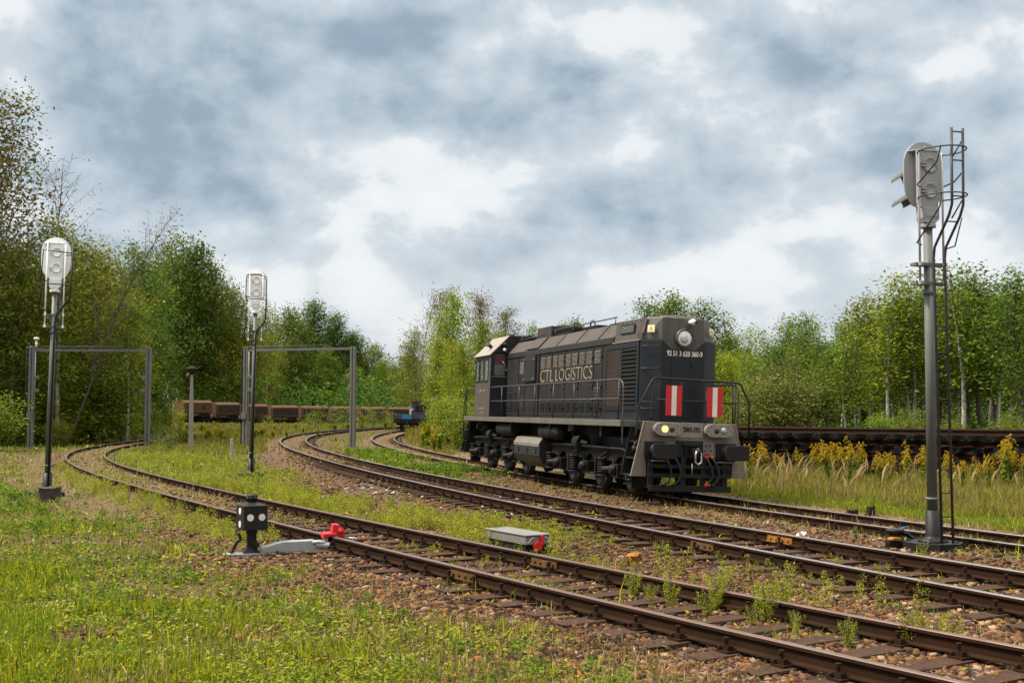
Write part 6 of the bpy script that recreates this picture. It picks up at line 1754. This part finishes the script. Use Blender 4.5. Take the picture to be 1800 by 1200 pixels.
# short grass of the yard
x, y, rs = pix_points(430000, 21, 748, 1290)
g, d, s = zones(x, y)
dC = track_d('C', x, y); dA = track_d('A', x, y); dB = track_d('B', x, y)
n1 = fbm(x, y, 0.9, 3, 12); n2 = fbm(x, y, 0.3, 3, 15)
keep = rs.rand(len(x)) < np.clip(g * (0.1 + 1.7 * n1), 0, 1)
keep &= ~((dC > 3.2) & (y > 20) & (dC > 4.0)) & (y > 4) & (y < 150)
x, y, g, d, n1, n2, dC = sel(keep, x, y, g, d, n1, n2, dC)
n = len(x); far = np.clip((y - 8) / 40, 0, 1)
h = (0.022 + 0.055 * rs.rand(n) ** 2.2 + 0.10 * (n1 > 0.60) * rs.rand(n)) * (1 + 1.1 * far) + (0.08 + 0.12 * rs.rand(n)) * (rs.rand(n) < 0.035)
w = (0.0035 + 0.00062 * y) * rs.uniform(0.7, 1.5, n)
f = np.clip(0.06 + 0.6 * d * (n2 > 0.48) + 0.8 * (n2 - 0.54), 0.03, 0.65)
lush = ((dC > 1.5) | (n2 < 0.42))
col = mixcol(rs, n, GR_LIVE, GR_DRY, f)
col = np.where((lush & (rs.rand(n) < 0.6))[:, None], pick(rs, n, GR_LUSH) * rs.uniform(0.8, 1.2, (n, 1)), col)
blades_mesh('grass', x, y, h, w, col, rs, 'short green grass of the yard between and beside the tracks', 0.45)
# dry grass
x, y, rs = pix_points(240000, 22, 752, 1260)
g, d, s = zones(x, y); n1 = fbm(x, y, 1.3, 3, 31)
keep = (rs.rand(len(x)) < np.clip(d * (n1 - 0.2) * 1.5, 0, 1)) & (y > 4) & (y < 140)
x, y, n1 = sel(keep, x, y, n1); n = len(x)
h = (0.04 + 0.12 * rs.rand(n) ** 1.8) * (1 + np.clip((y - 10) / 60, 0, 1)); w = (0.0025 + 0.00055 * y) * rs.uniform(0.6, 1.3, n)
blades_mesh('dry_grass', x, y, h, w, mixcol(rs, n, GR_DRY, GR_LIVE, 0.14), rs, 'dry brown grass along the rails and the worn verges', 0.6)
# low broad leaves: clover, plantain, moss
def low_leaves(n0, seed, label):
    x, y, rs = pix_points(n0, seed, 760, 1290)
    g, d, s = zones(x, y); n1 = fbm(x, y, 1.7, 3, 41)
    dC = track_d('C', x, y)
    keep = (rs.rand(len(x)) < np.clip(g * (n1 - 0.18) * 2.0 + 0.01, 0, 1)) & (y > 4) & (y < 75) & (dC < 3.5)
    x, y, n1 = sel(keep, x, y, n1); n = len(x)
    C = np.stack([x, y, ground_z(x, y) + 0.008 + 0.05 * rs.rand(n) * (1 + y / 40)], -1)
    L = (0.012 + 0.0009 * y) * rs.uniform(0.6, 1.7, n)
    a = rs.uniform(0, 2 * np.pi, n)
    dx = np.stack([np.cos(a), np.sin(a), rs.normal(0.15, 0.35, n)], -1) * L[:, None]
    sx = np.stack([-np.sin(a), np.cos(a), rs.normal(0, 0.35, n)], -1) * (L * rs.uniform(0.3, 0.5, n))[:, None]
    V = np.stack([C - dx, C + sx, C + dx, C - sx], 1).reshape(-1, 3)
    Q = np.arange(4 * n).reshape(-1, 4)
    col = pick(rs, n, [(0.12, 0.165, 0.009, 4), (0.185, 0.215, 0.011, 4), (0.27, 0.26, 0.015, 3), (0.05, 0.075, 0.012, 2), (0.26, 0.15, 0.05, 0.9), (0.22, 0.05, 0.03, 0.15), (0.36, 0.28, 0.17, 0.6)]) * rs.uniform(0.75, 1.25, (n, 1))
    me = np_mesh('ground_cover', V, Q, None, 'grass', np.repeat(col, 4, 0))
    o = bpy.data.objects.new('ground_cover', me); COL.objects.link(o)
    tag(o, label, 'ground cover', None, 'stuff')
low_leaves(300000, 23, 'low clover and broad leaved weeds among the short grass')
# ballast
def stones(name, n0, seed, v0, v1, rmin, rvar, kpix, accept, label, colf):
    x, y, rs = pix_points(n0, seed, v0, v1)
    keep = accept(x, y, rs) & (y > 4) & (y < 80)
    x, y = sel(keep, x, y); n = len(x)
    ico = []
    t = (1 + 5 ** 0.5) / 2
    B = np.array([(-1, t, 0), (1, t, 0), (-1, -t, 0), (1, -t, 0), (0, -1, t), (0, 1, t), (0, -1, -t), (0, 1, -t), (t, 0, -1), (t, 0, 1), (-t, 0, -1), (-t, 0, 1)], float) / math.sqrt(1 + t * t)
    F = np.array([(0, 11, 5), (0, 5, 1), (0, 1, 7), (0, 7, 10), (0, 10, 11), (1, 5, 9), (5, 11, 4), (11, 10, 2), (10, 7, 6), (7, 1, 8), (3, 9, 4), (3, 4, 2), (3, 2, 6), (3, 6, 8), (3, 8, 9), (4, 9, 5), (2, 4, 11), (6, 2, 10), (8, 6, 7), (9, 8, 1)])
    Tm = np.array([B * rs.uniform(0.5, 1.3, (12, 1)) for _ in range(24)])
    r = (rmin + rvar * rs.rand(n) ** 2.5 + kpix * y)
    sc = np.stack([r * rs.uniform(0.8, 1.5, n), r * rs.uniform(0.7, 1.1, n), r * rs.uniform(0.45, 0.85, n)], -1)
    P = Tm[rs.randint(0, 24, n)] * sc[:, None, :]
    a = rs.uniform(0, 2 * np.pi, n); c, s_ = np.cos(a)[:, None], np.sin(a)[:, None]
    tl = rs.normal(0, 0.35, n)[:, None]
    X = P[:, :, 0] * c - P[:, :, 1] * s_; Y = P[:, :, 0] * s_ + P[:, :, 1] * c; Z = P[:, :, 2] + X * np.tan(tl) * 0.5
    z0 = ground_z(x, y) + 0.25 * r
    V = np.stack([X + x[:, None], Y + y[:, None], Z + z0[:, None]], -1).reshape(-1, 3)
    Tt = (F[None] + np.arange(n)[:, None, None] * 12).reshape(-1, 3)
    me = np_mesh(name, V, None, Tt, 'stone', np.repeat(colf(x, y, rs), 12, 0))
    o = bpy.data.objects.new(name, me); COL.objects.link(o)
    tag(o, label, 'gravel', None, 'stuff')
ST_BROWN = [(0.145, 0.068, 0.033, 4), (0.080, 0.040, 0.023, 4), (0.21, 0.112, 0.054, 3), (0.038, 0.024, 0.017, 3), (0.32, 0.215, 0.13, 0.8), (0.13, 0.115, 0.105, 0.5), (0.23, 0.095, 0.032, 1.5)]
ST_GREY = [(0.36, 0.36, 0.35, 3), (0.25, 0.25, 0.25, 2), (0.46, 0.45, 0.43, 2)]
GREYP = [(-3.0, 32.6, 1.1, 2.2), (-1.4, 30.6, 0.5, 2.0), (-2.3, 31.8, 0.4, 2.0), (0.05, 27.3, 0.5, 1.8), (0.6, 26.2, 0.35, 1.2), (-0.7, 29.2, 0.3, 1.0)]
def stone_col(x, y, rs):
    n = len(x); c = pick(rs, n, ST_BROWN)
    m = np.zeros(n)
    for px_, py_, rx, ry in GREYP:
        m = np.maximum(m, np.exp(-((x - px_) / rx) ** 2 - ((y - py_) / ry) ** 2))
    c = np.where((rs.rand(n) < m * 1.2)[:, None], pick(rs, n, ST_GREY), c)
    tan = fbm(x, y, 0.5, 3, 55)
    c = c * (0.62 + 0.7 * tan[:, None])
    return c * rs.uniform(0.75, 1.25, (n, 1))
def acc_ballast(x, y, rs):
    g, d, s = zones(x, y)
    n1 = fbm(x, y, 0.8, 3, 61)
    return rs.rand(len(x)) < np.clip(s * (0.55 + 0.9 * (n1 - 0.3)), 0, 1)
stones('ballast', 125000, 31, 790, 1280, 0.017, 0.030, 0.00055, acc_ballast, 'broken brown and tan ballast stones around the tracks', stone_col)
stones('gravel', 60000, 32, 840, 1280, 0.007, 0.012, 0.0004, lambda x, y, rs: rs.rand(len(x)) < 0.12 + 0.75 * zones(x, y)[2], 'fine gravel and grit between the bigger ballast stones', stone_col)

# ------------------------------------------------------------------ weeds
W_COL = [(0.27, 0.28, 0.022, 4), (0.36, 0.335, 0.04, 3), (0.18, 0.215, 0.018, 3), (0.11, 0.14, 0.016, 1)]
def weed_mesh(seed, h, wd, n, cols, size=0.022):
    """an upright feathery weed: stems carrying many small leaves"""
    rs = np.random.RandomState(seed); C = []
    for st in range(7):
        a = rs.uniform(0, 6.28); l = rs.uniform(0.1, 0.75) * wd; hh = h * rs.uniform(0.4, 1.0)
        t = rs.uniform(0.12, 1, n // 7)
        rad = wd * 0.17 * np.sin(np.pi * np.clip(t * 0.9 + 0.1, 0, 1)) ** 0.8 * rs.uniform(0, 1, len(t))
        b = rs.uniform(0, 6.28, len(t))
        C.append(np.stack([math.cos(a) * l * t + np.cos(b) * rad, math.sin(a) * l * t + np.sin(b) * rad, t * hh], -1))
    C = np.concatenate(C)
    V, Q, K = leaf_cards(C, size, rs, -0.9, cols, 0.012, 1)
    return V, Q, K
def stem_mesh(seed, h, wd):
    mb = MB(); r = random.Random(seed)
    for st in range(4):
        a = r.uniform(0, 6.28); l = r.uniform(0, 0.5) * wd
        mb.tube([(0, 0, -0.05), (math.cos(a) * l * .4, math.sin(a) * l * .4, h * .45), (math.cos(a) * l, math.sin(a) * l, h * 0.9)], [0.005, 0.004, 0.002], 4)
    o = mb.build('stem', attr_mat('weed_stem') if False else 'bark'); me = o.data; bpy.data.objects.remove(o)
    return me
W_GREEN = [(0.12, 0.19, 0.016, 4), (0.17, 0.23, 0.02, 3), (0.08, 0.13, 0.014, 2)]
WEEDS = []
for i in range(3):
    V, Q, K = weed_mesh(200 + i, 0.42, 0.26, 1300, W_COL, 0.0165)
    WEEDS.append((np_mesh('foliage', V, Q, None, 'grass', K), stem_mesh(i, 0.42, 0.17)))
V, Q, K = weed_mesh(230, 0.3, 0.2, 300, W_GREEN, 0.026)
WG = (np_mesh('foliage', V, Q, None, 'grass', K), stem_mesh(9, 0.3, 0.2))
def weed(u, v, s, src, label, grp):
    p = math.atan(118 / 2081.); X = u - 900; Yp = 600 - v
    dy = 2081 * math.cos(p) - Yp * math.sin(p); dz_ = 2081 * math.sin(p) + Yp * math.cos(p); t = (-0.2 - CAM_H) / dz_
    x, y = X * t, dy * t
    o = empty('weed_plant', (x, y, gz(x, y)), _tr.uniform(0, 6.28), 0, label, 'weed', grp)
    place_mesh('foliage', src[0], o, scale=(s, s, s)); place_mesh('stem', src[1], o, scale=(s, s, s))
NG = 'feathery weeds growing along the near track'
for i, (u, v, s, lb) in enumerate((
    (1262, 1078, 1.15, 'tall feathery weed against the inner side of the far rail of the near track'),
    (1246, 1088, 0.75, 'slim weed right beside the taller feathery one at the rail'),
    (1380, 1092, 1.3, 'biggest bushy yellow green weed between the rails of the near track'),
    (1346, 1102, 1.2, 'tall thin weed next to the biggest bushy one'),
    (1400, 1120, 0.6, 'small weed in front of the biggest bushy one'),
    (1322, 1108, 0.55, 'small pale weed between the sleepers left of the tall thin one'),
    (1602, 1147, 0.95, 'bushy weed below the far rail in the lower right part'),
    (1645, 1150, 0.85, 'upright weed in the middle of the three by the lower right rail'),
    (1676, 1143, 0.7, 'slender weed last of the three by the lower right rail'),
    (1112, 1058, 0.85, 'light green weed between the rails below the orange fishplate'),
    (1142, 1066, 0.6, 'pale seeding weed next to the light green one'),
    (1178, 1070, 0.85, 'weed with a reddish stem between the near rails'),
    (1490, 1145, 0.7, 'weed amid the stones between the near rails'),
    (1425, 1110, 0.4, 'tiny weed sprout behind the far near-track rail'),
    (1624, 1008, 0.75, 'weed growing against the shiny rail below the grey signal'),
    (1472, 1018, 0.65, 'thin weed between the shiny rails'),
    (1552, 1030, 0.6, 'thin dark weed against the near shiny rail'),
    (1655, 1068, 0.55, 'weed by the sleeper ends of the middle track'),
    (1250, 925, 0.5, 'small weed against the shiny rail before the locomotive front'),
)): weed(u, v, s * 1.12, WEEDS[i % 3], lb, NG)
for u, v, s, lb in ((1505, 950, 0.8, 'bright green tuft on the gravel left of the cable pot'), (1165, 980, 0.7, 'green weed clump on the ballast before the orange stone'), (870, 890, 0.8, 'green weed beside the middle track by the grey gravel'),
                    (975, 905, 0.8, 'green weed on the ballast left of the second grey patch'), (935, 910, 0.9, 'dark green weed clump on the ballast behind the point machine'), (1010, 990, 0.7, 'green weed just past the point machine')):
    weed(u, v, s, WG, lb, 'green weeds on the ballast')
def weed_mass(name, pts, hs, cols, label, seed, per=90, size=0.015, wd=0.42):
    rs = np.random.RandomState(seed)
    x, y = pts; n = len(x)
    t = rs.uniform(0.05, 1, (n, per)); b = rs.uniform(0, 6.28, (n, per))
    k = rs.uniform(0.5, 1.15, n) * hs
    rad = (k * wd)[:, None] * np.sqrt(np.clip(1 - (t * 0.97) ** 2, 0, 1)) * rs.uniform(0, 1, (n, per)) ** 0.7
    C = np.stack([x[:, None] + np.cos(b) * rad, y[:, None] + np.sin(b) * rad, ground_z(x, y)[:, None] + t * k[:, None]], -1).reshape(-1, 3)
    S = 1 + np.repeat(y, per) / 26
    V, Q, K = leaf_cards(C, 1.0, rs, -0.9, cols, 0.0, 1)
    Vc = V.reshape(-1, 4, 3); ctr = Vc.mean(1, keepdims=True)
    V = (ctr + (Vc - ctr) * (size * S)[:, None, None]).reshape(-1, 3)
    tone = np.repeat(rs.uniform(0.7, 1.25, n), per * 4)[:, None]
    me = np_mesh(name, V, Q, None, 'grass', K * tone)
    o = bpy.data.objects.new(name, me); COL.objects.link(o)
    tag(o, label, 'weeds', None, 'stuff')
def band(n, seed, ya, yb, da, db, track='A', thr=0.4):
    rs = np.random.RandomState(seed)
    y = ya * (yb / ya) ** rs.rand(n * 4); d = rs.uniform(da, db, n * 4)
    X, s = track_x(track, y); L = np.sqrt(1 + s * s)
    x = X + d * L
    m = fbm(x, y, 0.8, 3, seed) > thr
    x, y = x[m][:n], y[m][:n]
    return x, y
weed_mass('weeds', band(820, 71, 19.0, 33, 1.05, 3.4, 'A', 0.49), 0.30, W_COL, 'yellow green feathery weeds in a band along the far rail of the near track', 71)
weed_mass('weeds', band(260, 72, 19, 42, -2.0, -1.1, 'A', 0.45), 0.30, W_COL, 'yellow green weeds along the near rail on the grass side', 72)
weed_mass('weeds', band(160, 73, 14, 40, -0.6, 0.6, 'A', 0.55), 0.14, W_COL, 'scattered small weeds between the rails of the near track', 73, 30)
weed_mass('weeds', band(420, 74, 34, 56, 1.4, 5.2, 'A', 0.42), 0.32, W_COL, 'pale weeds in the green field beyond the bend of the near track', 74, 40)
weed_mass('weeds', band(90, 79, 12.5, 19.5, 1.1, 3.0, 'A', 0.5), 0.24, W_COL, 'sparse feathery weeds past the point machine beside the near track', 79)
weed_mass('weeds', band(120, 75, 11, 30, -3.2, -1.2, 'B', 0.55), 0.16, W_GREEN, 'small green weeds strewn over the ballast by the middle track', 75, 26)
weed_mass('weeds', band(420, 76, 8, 36, -9, -2.2, 'A', 0.5), 0.17, W_GREEN, 'broad green weed clumps in the short grass', 76, 44, 0.028, 0.9)
weed_mass('weeds', band(400, 77, 38, 62, 2.0, 4.4, 'B', 0.4), 0.2, W_GREEN, 'bright green weeds between the middle and the far track', 77, 40, 0.03, 0.8)
weed_mass('weeds', band(260, 78, 22, 40, -6, -3.5, 'A', 0.42), 0.25, W_GREEN, 'leafy weeds round the foot of the white signal', 78, 50, 0.03, 0.9)
# ------------------------------------------------------------------ tall grass and goldenrod beyond the far track
x, y, rs = pix_points(260000, 41, 742, 980, 1150, 2100, -0.3)
dC = track_d('C', x, y); n1 = fbm(x, y, 0.7, 3, 81)
keep = (dC > 2.2) & (y < 46) & (rs.rand(len(x)) < np.clip(0.35 + n1, 0, 1)) & (y > 12)
x, y, dC, n1 = sel(keep, x, y, dC, n1); n = len(x)
tall = sstep(2.9, 5.2, dC + 2.2 * (n1 - 0.5))
h = (0.12 + 0.55 * tall * (0.15 + 1.4 * n1 ** 1.5)) * rs.uniform(0.5, 1.2, n)
w = (0.004 + 0.00045 * y) * rs.uniform(0.7, 1.4, n)
TG = [(0.21, 0.215, 0.02, 3), (0.28, 0.245, 0.03, 3), (0.13, 0.165, 0.015, 2), (0.17, 0.12, 0.04, 1)]
col = np.where((tall < 0.35)[:, None], np.where((rs.rand(n) < 0.55)[:, None], pick(rs, n, GR_LUSH), pick(rs, n, TG)), mixcol(rs, n, TG, GR_DRY, 0.30)) * rs.uniform(0.75, 1.25, (n, 1))
blades_mesh('tall_grass', x, y, h, w, col, rs, 'tall yellow green grass between the far track and the stack', 0.32)
# clearing on the far left: rank grass and goldenrod before the wagons
x, y, rs = pix_points(120000, 42, 733, 800, 200, 800, -0.25)
dA, dB, dC = track_d('A', x, y), track_d('B', x, y), track_d('C', x, y)
n1 = fbm(x, y, 0.15, 3, 91)
keep = (y > 58) & (y < 150) & (dA > 1.6) & (np.abs(dB) > 1.6) & (np.abs(dC) > 1.6) & ~((dB > 0) & (dC < 0)) & (rs.rand(len(x)) < 0.8)
x, y, n1, dB, dA, dC = sel(keep, x, y, n1, dB, dA, dC); n = len(x)
tall = np.maximum(sstep(66, 84, y), sstep(2.0, 4.0, dC)) * sstep(1.5, 5, np.minimum(np.abs(dB), dA))
h = (0.22 + 0.8 * tall * (0.4 + n1) * np.clip(1.6 - y / 130, 0.35, 1)) * rs.uniform(0.5, 1.15, n); w = 0.045 * rs.uniform(0.6, 1.5, n) * (y / 80)
blades_mesh('rank_grass', x, y, h, w, mixcol(rs, n, [(0.19, 0.195, 0.018, 3), (0.13, 0.15, 0.014, 3), (0.25, 0.22, 0.025, 2)], GR_DRY, 0.28), rs, 'rank yellowing grass of the clearing before the wagons', 0.3)
YEL = [(0.52, 0.33, 0.010, 4), (0.42, 0.24, 0.010, 3), (0.30, 0.25, 0.02, 3), (0.2, 0.13, 0.02, 1)]
def goldenrod_arrays(seed, h=1.25):
    rs = np.random.RandomState(seed); r = random.Random(seed); tb = MB(); lv = []; fl = []
    for st in range(r.randint(3, 6)):
        a = r.uniform(0, 6.28); l = r.uniform(0.03, 0.30); hh = h * r.uniform(0.72, 1.0)
        pts = [Vector((math.cos(a) * l * t ** 1.5, math.sin(a) * l * t ** 1.5, hh * t)) for t in (0, .25, .5, .75, .9, 1.0)]
        tb.tube(pts, [0.008, 0.007, 0.006, 0.005, 0.003, 0.002], 4)
        for k in range(46):
            t = r.uniform(0.12, 0.80); p = Vector((math.cos(a) * l * t ** 1.5, math.sin(a) * l * t ** 1.5, hh * t)); b = r.uniform(0, 6.28)
            lv.append(p + Vector((math.cos(b), math.sin(b), -0.15)) * 0.05)
        for k in range(13):
            t = 0.62 + 0.38 * k / 13; p = Vector((math.cos(a) * l * t ** 1.5, math.sin(a) * l * t ** 1.5, hh * t)); b = r.uniform(0, 6.28)
            bl = 0.30 * (1 - 0.75 * (t - 0.62) / 0.38) * r.uniform(0.7, 1.2)
            for q in range(7):
                s_ = (q + 1) / 7
                fl.append(p + Vector((math.cos(b) * bl * s_, math.sin(b) * bl * s_, bl * (0.75 * s_ - 0.85 * s_ * s_))))
    V1, Q1, K1 = leaf_cards(np.array([tuple(p) for p in lv]), 0.10, rs, 0.25, [(0.13, 0.19, 0.018, 3), (0.19, 0.235, 0.02, 2)], 0.02, 1)
    V2, Q2, K2 = leaf_cards(np.array([tuple(p) for p in fl]), 0.036, rs, 0.0, YEL, 0.010, 3)
    return tb, (V1, Q1, K1), (V2, Q2, K2)
GOLD = []
for i in range(4):
    tb, A1, A2 = goldenrod_arrays(300 + i)
    me = bpy.data.meshes.new('stem'); me.from_pydata(tb.v, [], tb.f); me.materials.append(M['bark'])
    GOLD.append((me, np_mesh('leaves', *A1[:2], None, 'grass', A1[2]), np_mesh('flower_plumes', *A2[:2], None, 'grass', A2[2])))
gl = [(1316, 776, 35, 'goldenrod beside the buffer of the locomotive'), (1342, 770, 36, 'goldenrod close past the buffer before the stack'), (1366, 786, 36, 'lower goldenrod before the stack'), (1398, 784, 37, 'thin goldenrod showing dark stack around it'),
      (1432, 776, 36, 'goldenrod at the start of the big golden clump'), (1452, 768, 35.5, 'goldenrod in the big golden clump'), (1470, 762, 35, 'highest goldenrod of the big golden clump'), (1490, 764, 35.3, 'goldenrod on the right side of the big golden clump'), (1508, 772, 35, 'goldenrod at the end of the big golden clump'),
      (1545, 790, 34, 'bright goldenrod left of the grey signal pole, apart from the clump'), (1560, 782, 34.5, 'goldenrod with drooping plumes left of the signal pole'), (1592, 772, 33.5, 'tall goldenrod just left of the grey signal pole'), (1618, 778, 33, 'goldenrod touching the grey signal pole'),
      (1668, 788, 33, 'goldenrod with orange plumes by the signal ladder'), (1685, 798, 32.5, 'low goldenrod right of the ladder'), (1712, 800, 32.5, 'low brownish goldenrod before the lowest rail of the stack'), (1735, 795, 33, 'goldenrod in the dark gap of the stack'),
      (1760, 757, 33, 'tallest goldenrod of all, reaching over the stack'), (1774, 766, 33.4, 'goldenrod leaning on the tallest one'), (1796, 788, 33, 'goldenrod cut by the picture edge'), (1830, 780, 33, 'goldenrod just outside the picture edge')]
for i, (u, v, D, lb) in enumerate(gl):
    x = (u - 900) / 2081 * D; zb = gz(x, D); h = CAM_H + (718 - v) * D / 2081 - zb
    o = empty('goldenrod_plant', (x, D, zb), _tr.uniform(0, 6.28), 0, lb, 'goldenrod', 'goldenrods before the stacked track')
    s = h / 1.22; src = GOLD[i % 4]
    for nm, me in zip(('stem', 'leaves', 'flower_plumes'), src):
        place_mesh(nm, me, o, scale=(s * 0.72, s * 0.72, s))
def gold_mass(name, boxes, n, label, seed, hscale=1.0):
    rs = np.random.RandomState(seed); Vs = []; Qs = []; Ks = []; off = 0
    P = []
    for (u0, u1, D0, D1) in boxes:
        k = n // len(boxes); u = rs.uniform(u0, u1, k); D = rs.uniform(D0, D1, k)
        P.append(np.stack([(u - 900) / 2081 * D, D], -1))
    P = np.concatenate(P)
    m = fbm(P[:, 0], P[:, 1], 0.25, 3, seed) > 0.42
    P = P[m]
    tmpl = []
    for i in range(3):
        _, A1, A2 = goldenrod_arrays(400 + i)
        V = np.concatenate([A1[0], A2[0][: len(A2[0]) // 4 // 4 * 4]]); K = np.concatenate([A1[2], A2[2][: len(A2[0]) // 4 // 4 * 4]])
        c = V.reshape(-1, 4, 3); ct = c.mean(1, keepdims=True)
        tmpl.append(((ct + (c - ct) * 1.7).reshape(-1, 3), K))
    z = ground_z(P[:, 0], P[:, 1])
    for j, (px_, py_) in enumerate(P):
        V, K = tmpl[j % 3]; s = rs.uniform(0.45, 1.2) * hscale; a = rs.uniform(0, 6.28)
        c, s2 = math.cos(a) * s, math.sin(a) * s
        W = np.stack([V[:, 0] * c - V[:, 1] * s2 + px_, V[:, 0] * s2 + V[:, 1] * c + py_, V[:, 2] * s + z[j]], -1)
        Vs.append(W); Ks.append(K * rs.uniform(0.75, 1.15))
    V = np.concatenate(Vs); K = np.concatenate(Ks); Q = np.arange(len(V)).reshape(-1, 4)
    me = np_mesh(name, V, Q, None, 'grass', K)
    o = bpy.data.objects.new(name, me); COL.objects.link(o)
    tag(o, label, 'goldenrod', None, 'stuff')
gold_mass('goldenrod_bed', [(330, 560, 80, 135), (420, 690, 110, 146), (290, 430, 72, 110)], 150, 'bed of goldenrod and weeds before the rusty wagons', 501, 0.85)
gold_mass('goldenrod_bed', [(745, 820, 62, 84)], 90, 'goldenrod beside the blue flat wagon and the cab steps', 502, 1.3)
gold_mass('goldenrod_bed', [(1660, 1900, 50, 56), (1500, 1640, 50, 56)], 60, 'goldenrod showing over the top rail of the stack', 503, 1.25)
# reed grass plumes
def plumes():
    rs = np.random.RandomState(61); mbV = []; mbQ = []; K = []
    n = 520; u = rs.uniform(1290, 1840, n); D = rs.uniform(26, 37, n); x = (u - 900) / 2081 * D
    m = (fbm(x, D, 0.8, 3, 5) > 0.43) & (rs.rand(n) < np.interp(u, [1290, 1500, 1560, 1840], [0.45, 0.3, 0.2, 0.08])); x, D = x[m], D[m]; n = len(x); z = ground_z(x, D)
    h = rs.uniform(0.75, 1.25, n); b = rs.normal(0.2, 0.9, n); l = rs.uniform(0.1, 0.35, n)
    cols = pick(rs, n, [(0.33, 0.215, 0.10, 3), (0.26, 0.165, 0.08, 2), (0.40, 0.29, 0.15, 1)])
    off = 0
    for k in range(7):
        t0, t1 = k / 7, (k + 1) / 7
        def P(t):
            bend = np.clip(t - 0.6, 0, 1) / 0.4
            return np.stack([x + np.cos(b) * (l * t ** 2 + 0.10 * bend ** 2), D + np.sin(b) * l * t ** 2, z + h * t - 0.10 * bend ** 2], -1)
        w0, w1 = [0.005 if q < 4 else (0.024 if q == 5 else 0.016) for q in (k, k + 1)]
        if k == 6: w1 = 0.004
        s = np.stack([np.sin(b * 3), np.cos(b * 3) * .3, np.zeros(n)], -1); s /= np.linalg.norm(s, axis=1)[:, None]
        a, c = P(t0), P(t1)
        V = np.stack([a - s * w0, a + s * w0, c + s * w1, c - s * w1], 1)
        mbV.append(V.reshape(-1, 3)); K.append(np.repeat(cols if k > 3 else cols * np.array([0.6, 0.75, 0.35]), 4, 0))
    V = np.concatenate(mbV); Q = np.arange(len(V)).reshape(-1, 4)
    me = np_mesh('reed_grass', V, Q, None, 'grass', np.concatenate(K))
    o = bpy.data.objects.new('reed_grass', me); COL.objects.link(o)
    tag(o, 'tan plumed reed grass arching in front of the goldenrod', 'reed grass', None, 'stuff')
plumes()
# dandelion clocks and small blossoms in the foreground
def blossoms():
    rs = np.random.RandomState(9)
    pts = [(710, 1143), (688, 1165), (708, 1073), (940, 1060), (952, 1048), (770, 1100), (820, 1085), (1002, 1050), (784, 1110), (625, 1148), (340, 1080), (95, 1055), (30, 1020), (180, 1060), (430, 985), (330, 1105), (560, 1120)]
    mb = MB()
    for u, v in pts:
        p = math.atan(118 / 2081.); X = u - 900; Yp = 600 - v
        dy = 2081 * math.cos(p) - Yp * math.sin(p); dz_ = 2081 * math.sin(p) + Yp * math.cos(p); t = (-0.05 - CAM_H) / dz_
        x, y = X * t, dy * t
        r = rs.uniform(0.006, 0.012)
        mb.lathe([(0, -r), (r * .8, -r * .5), (r, 0), (r * .8, r * .5), (0, r)], (x, y, gz(x, y) + 0.055), n=8)
        mb.tube([(x, y, gz(x, y) - .02), (x, y, gz(x, y) + 0.05)], 0.002, 4)
    o = mb.build('blossom', 'cream'); tag(o, 'small pale blossoms and seed heads strewn in the grass', 'blossom', None, 'stuff')
blossoms()
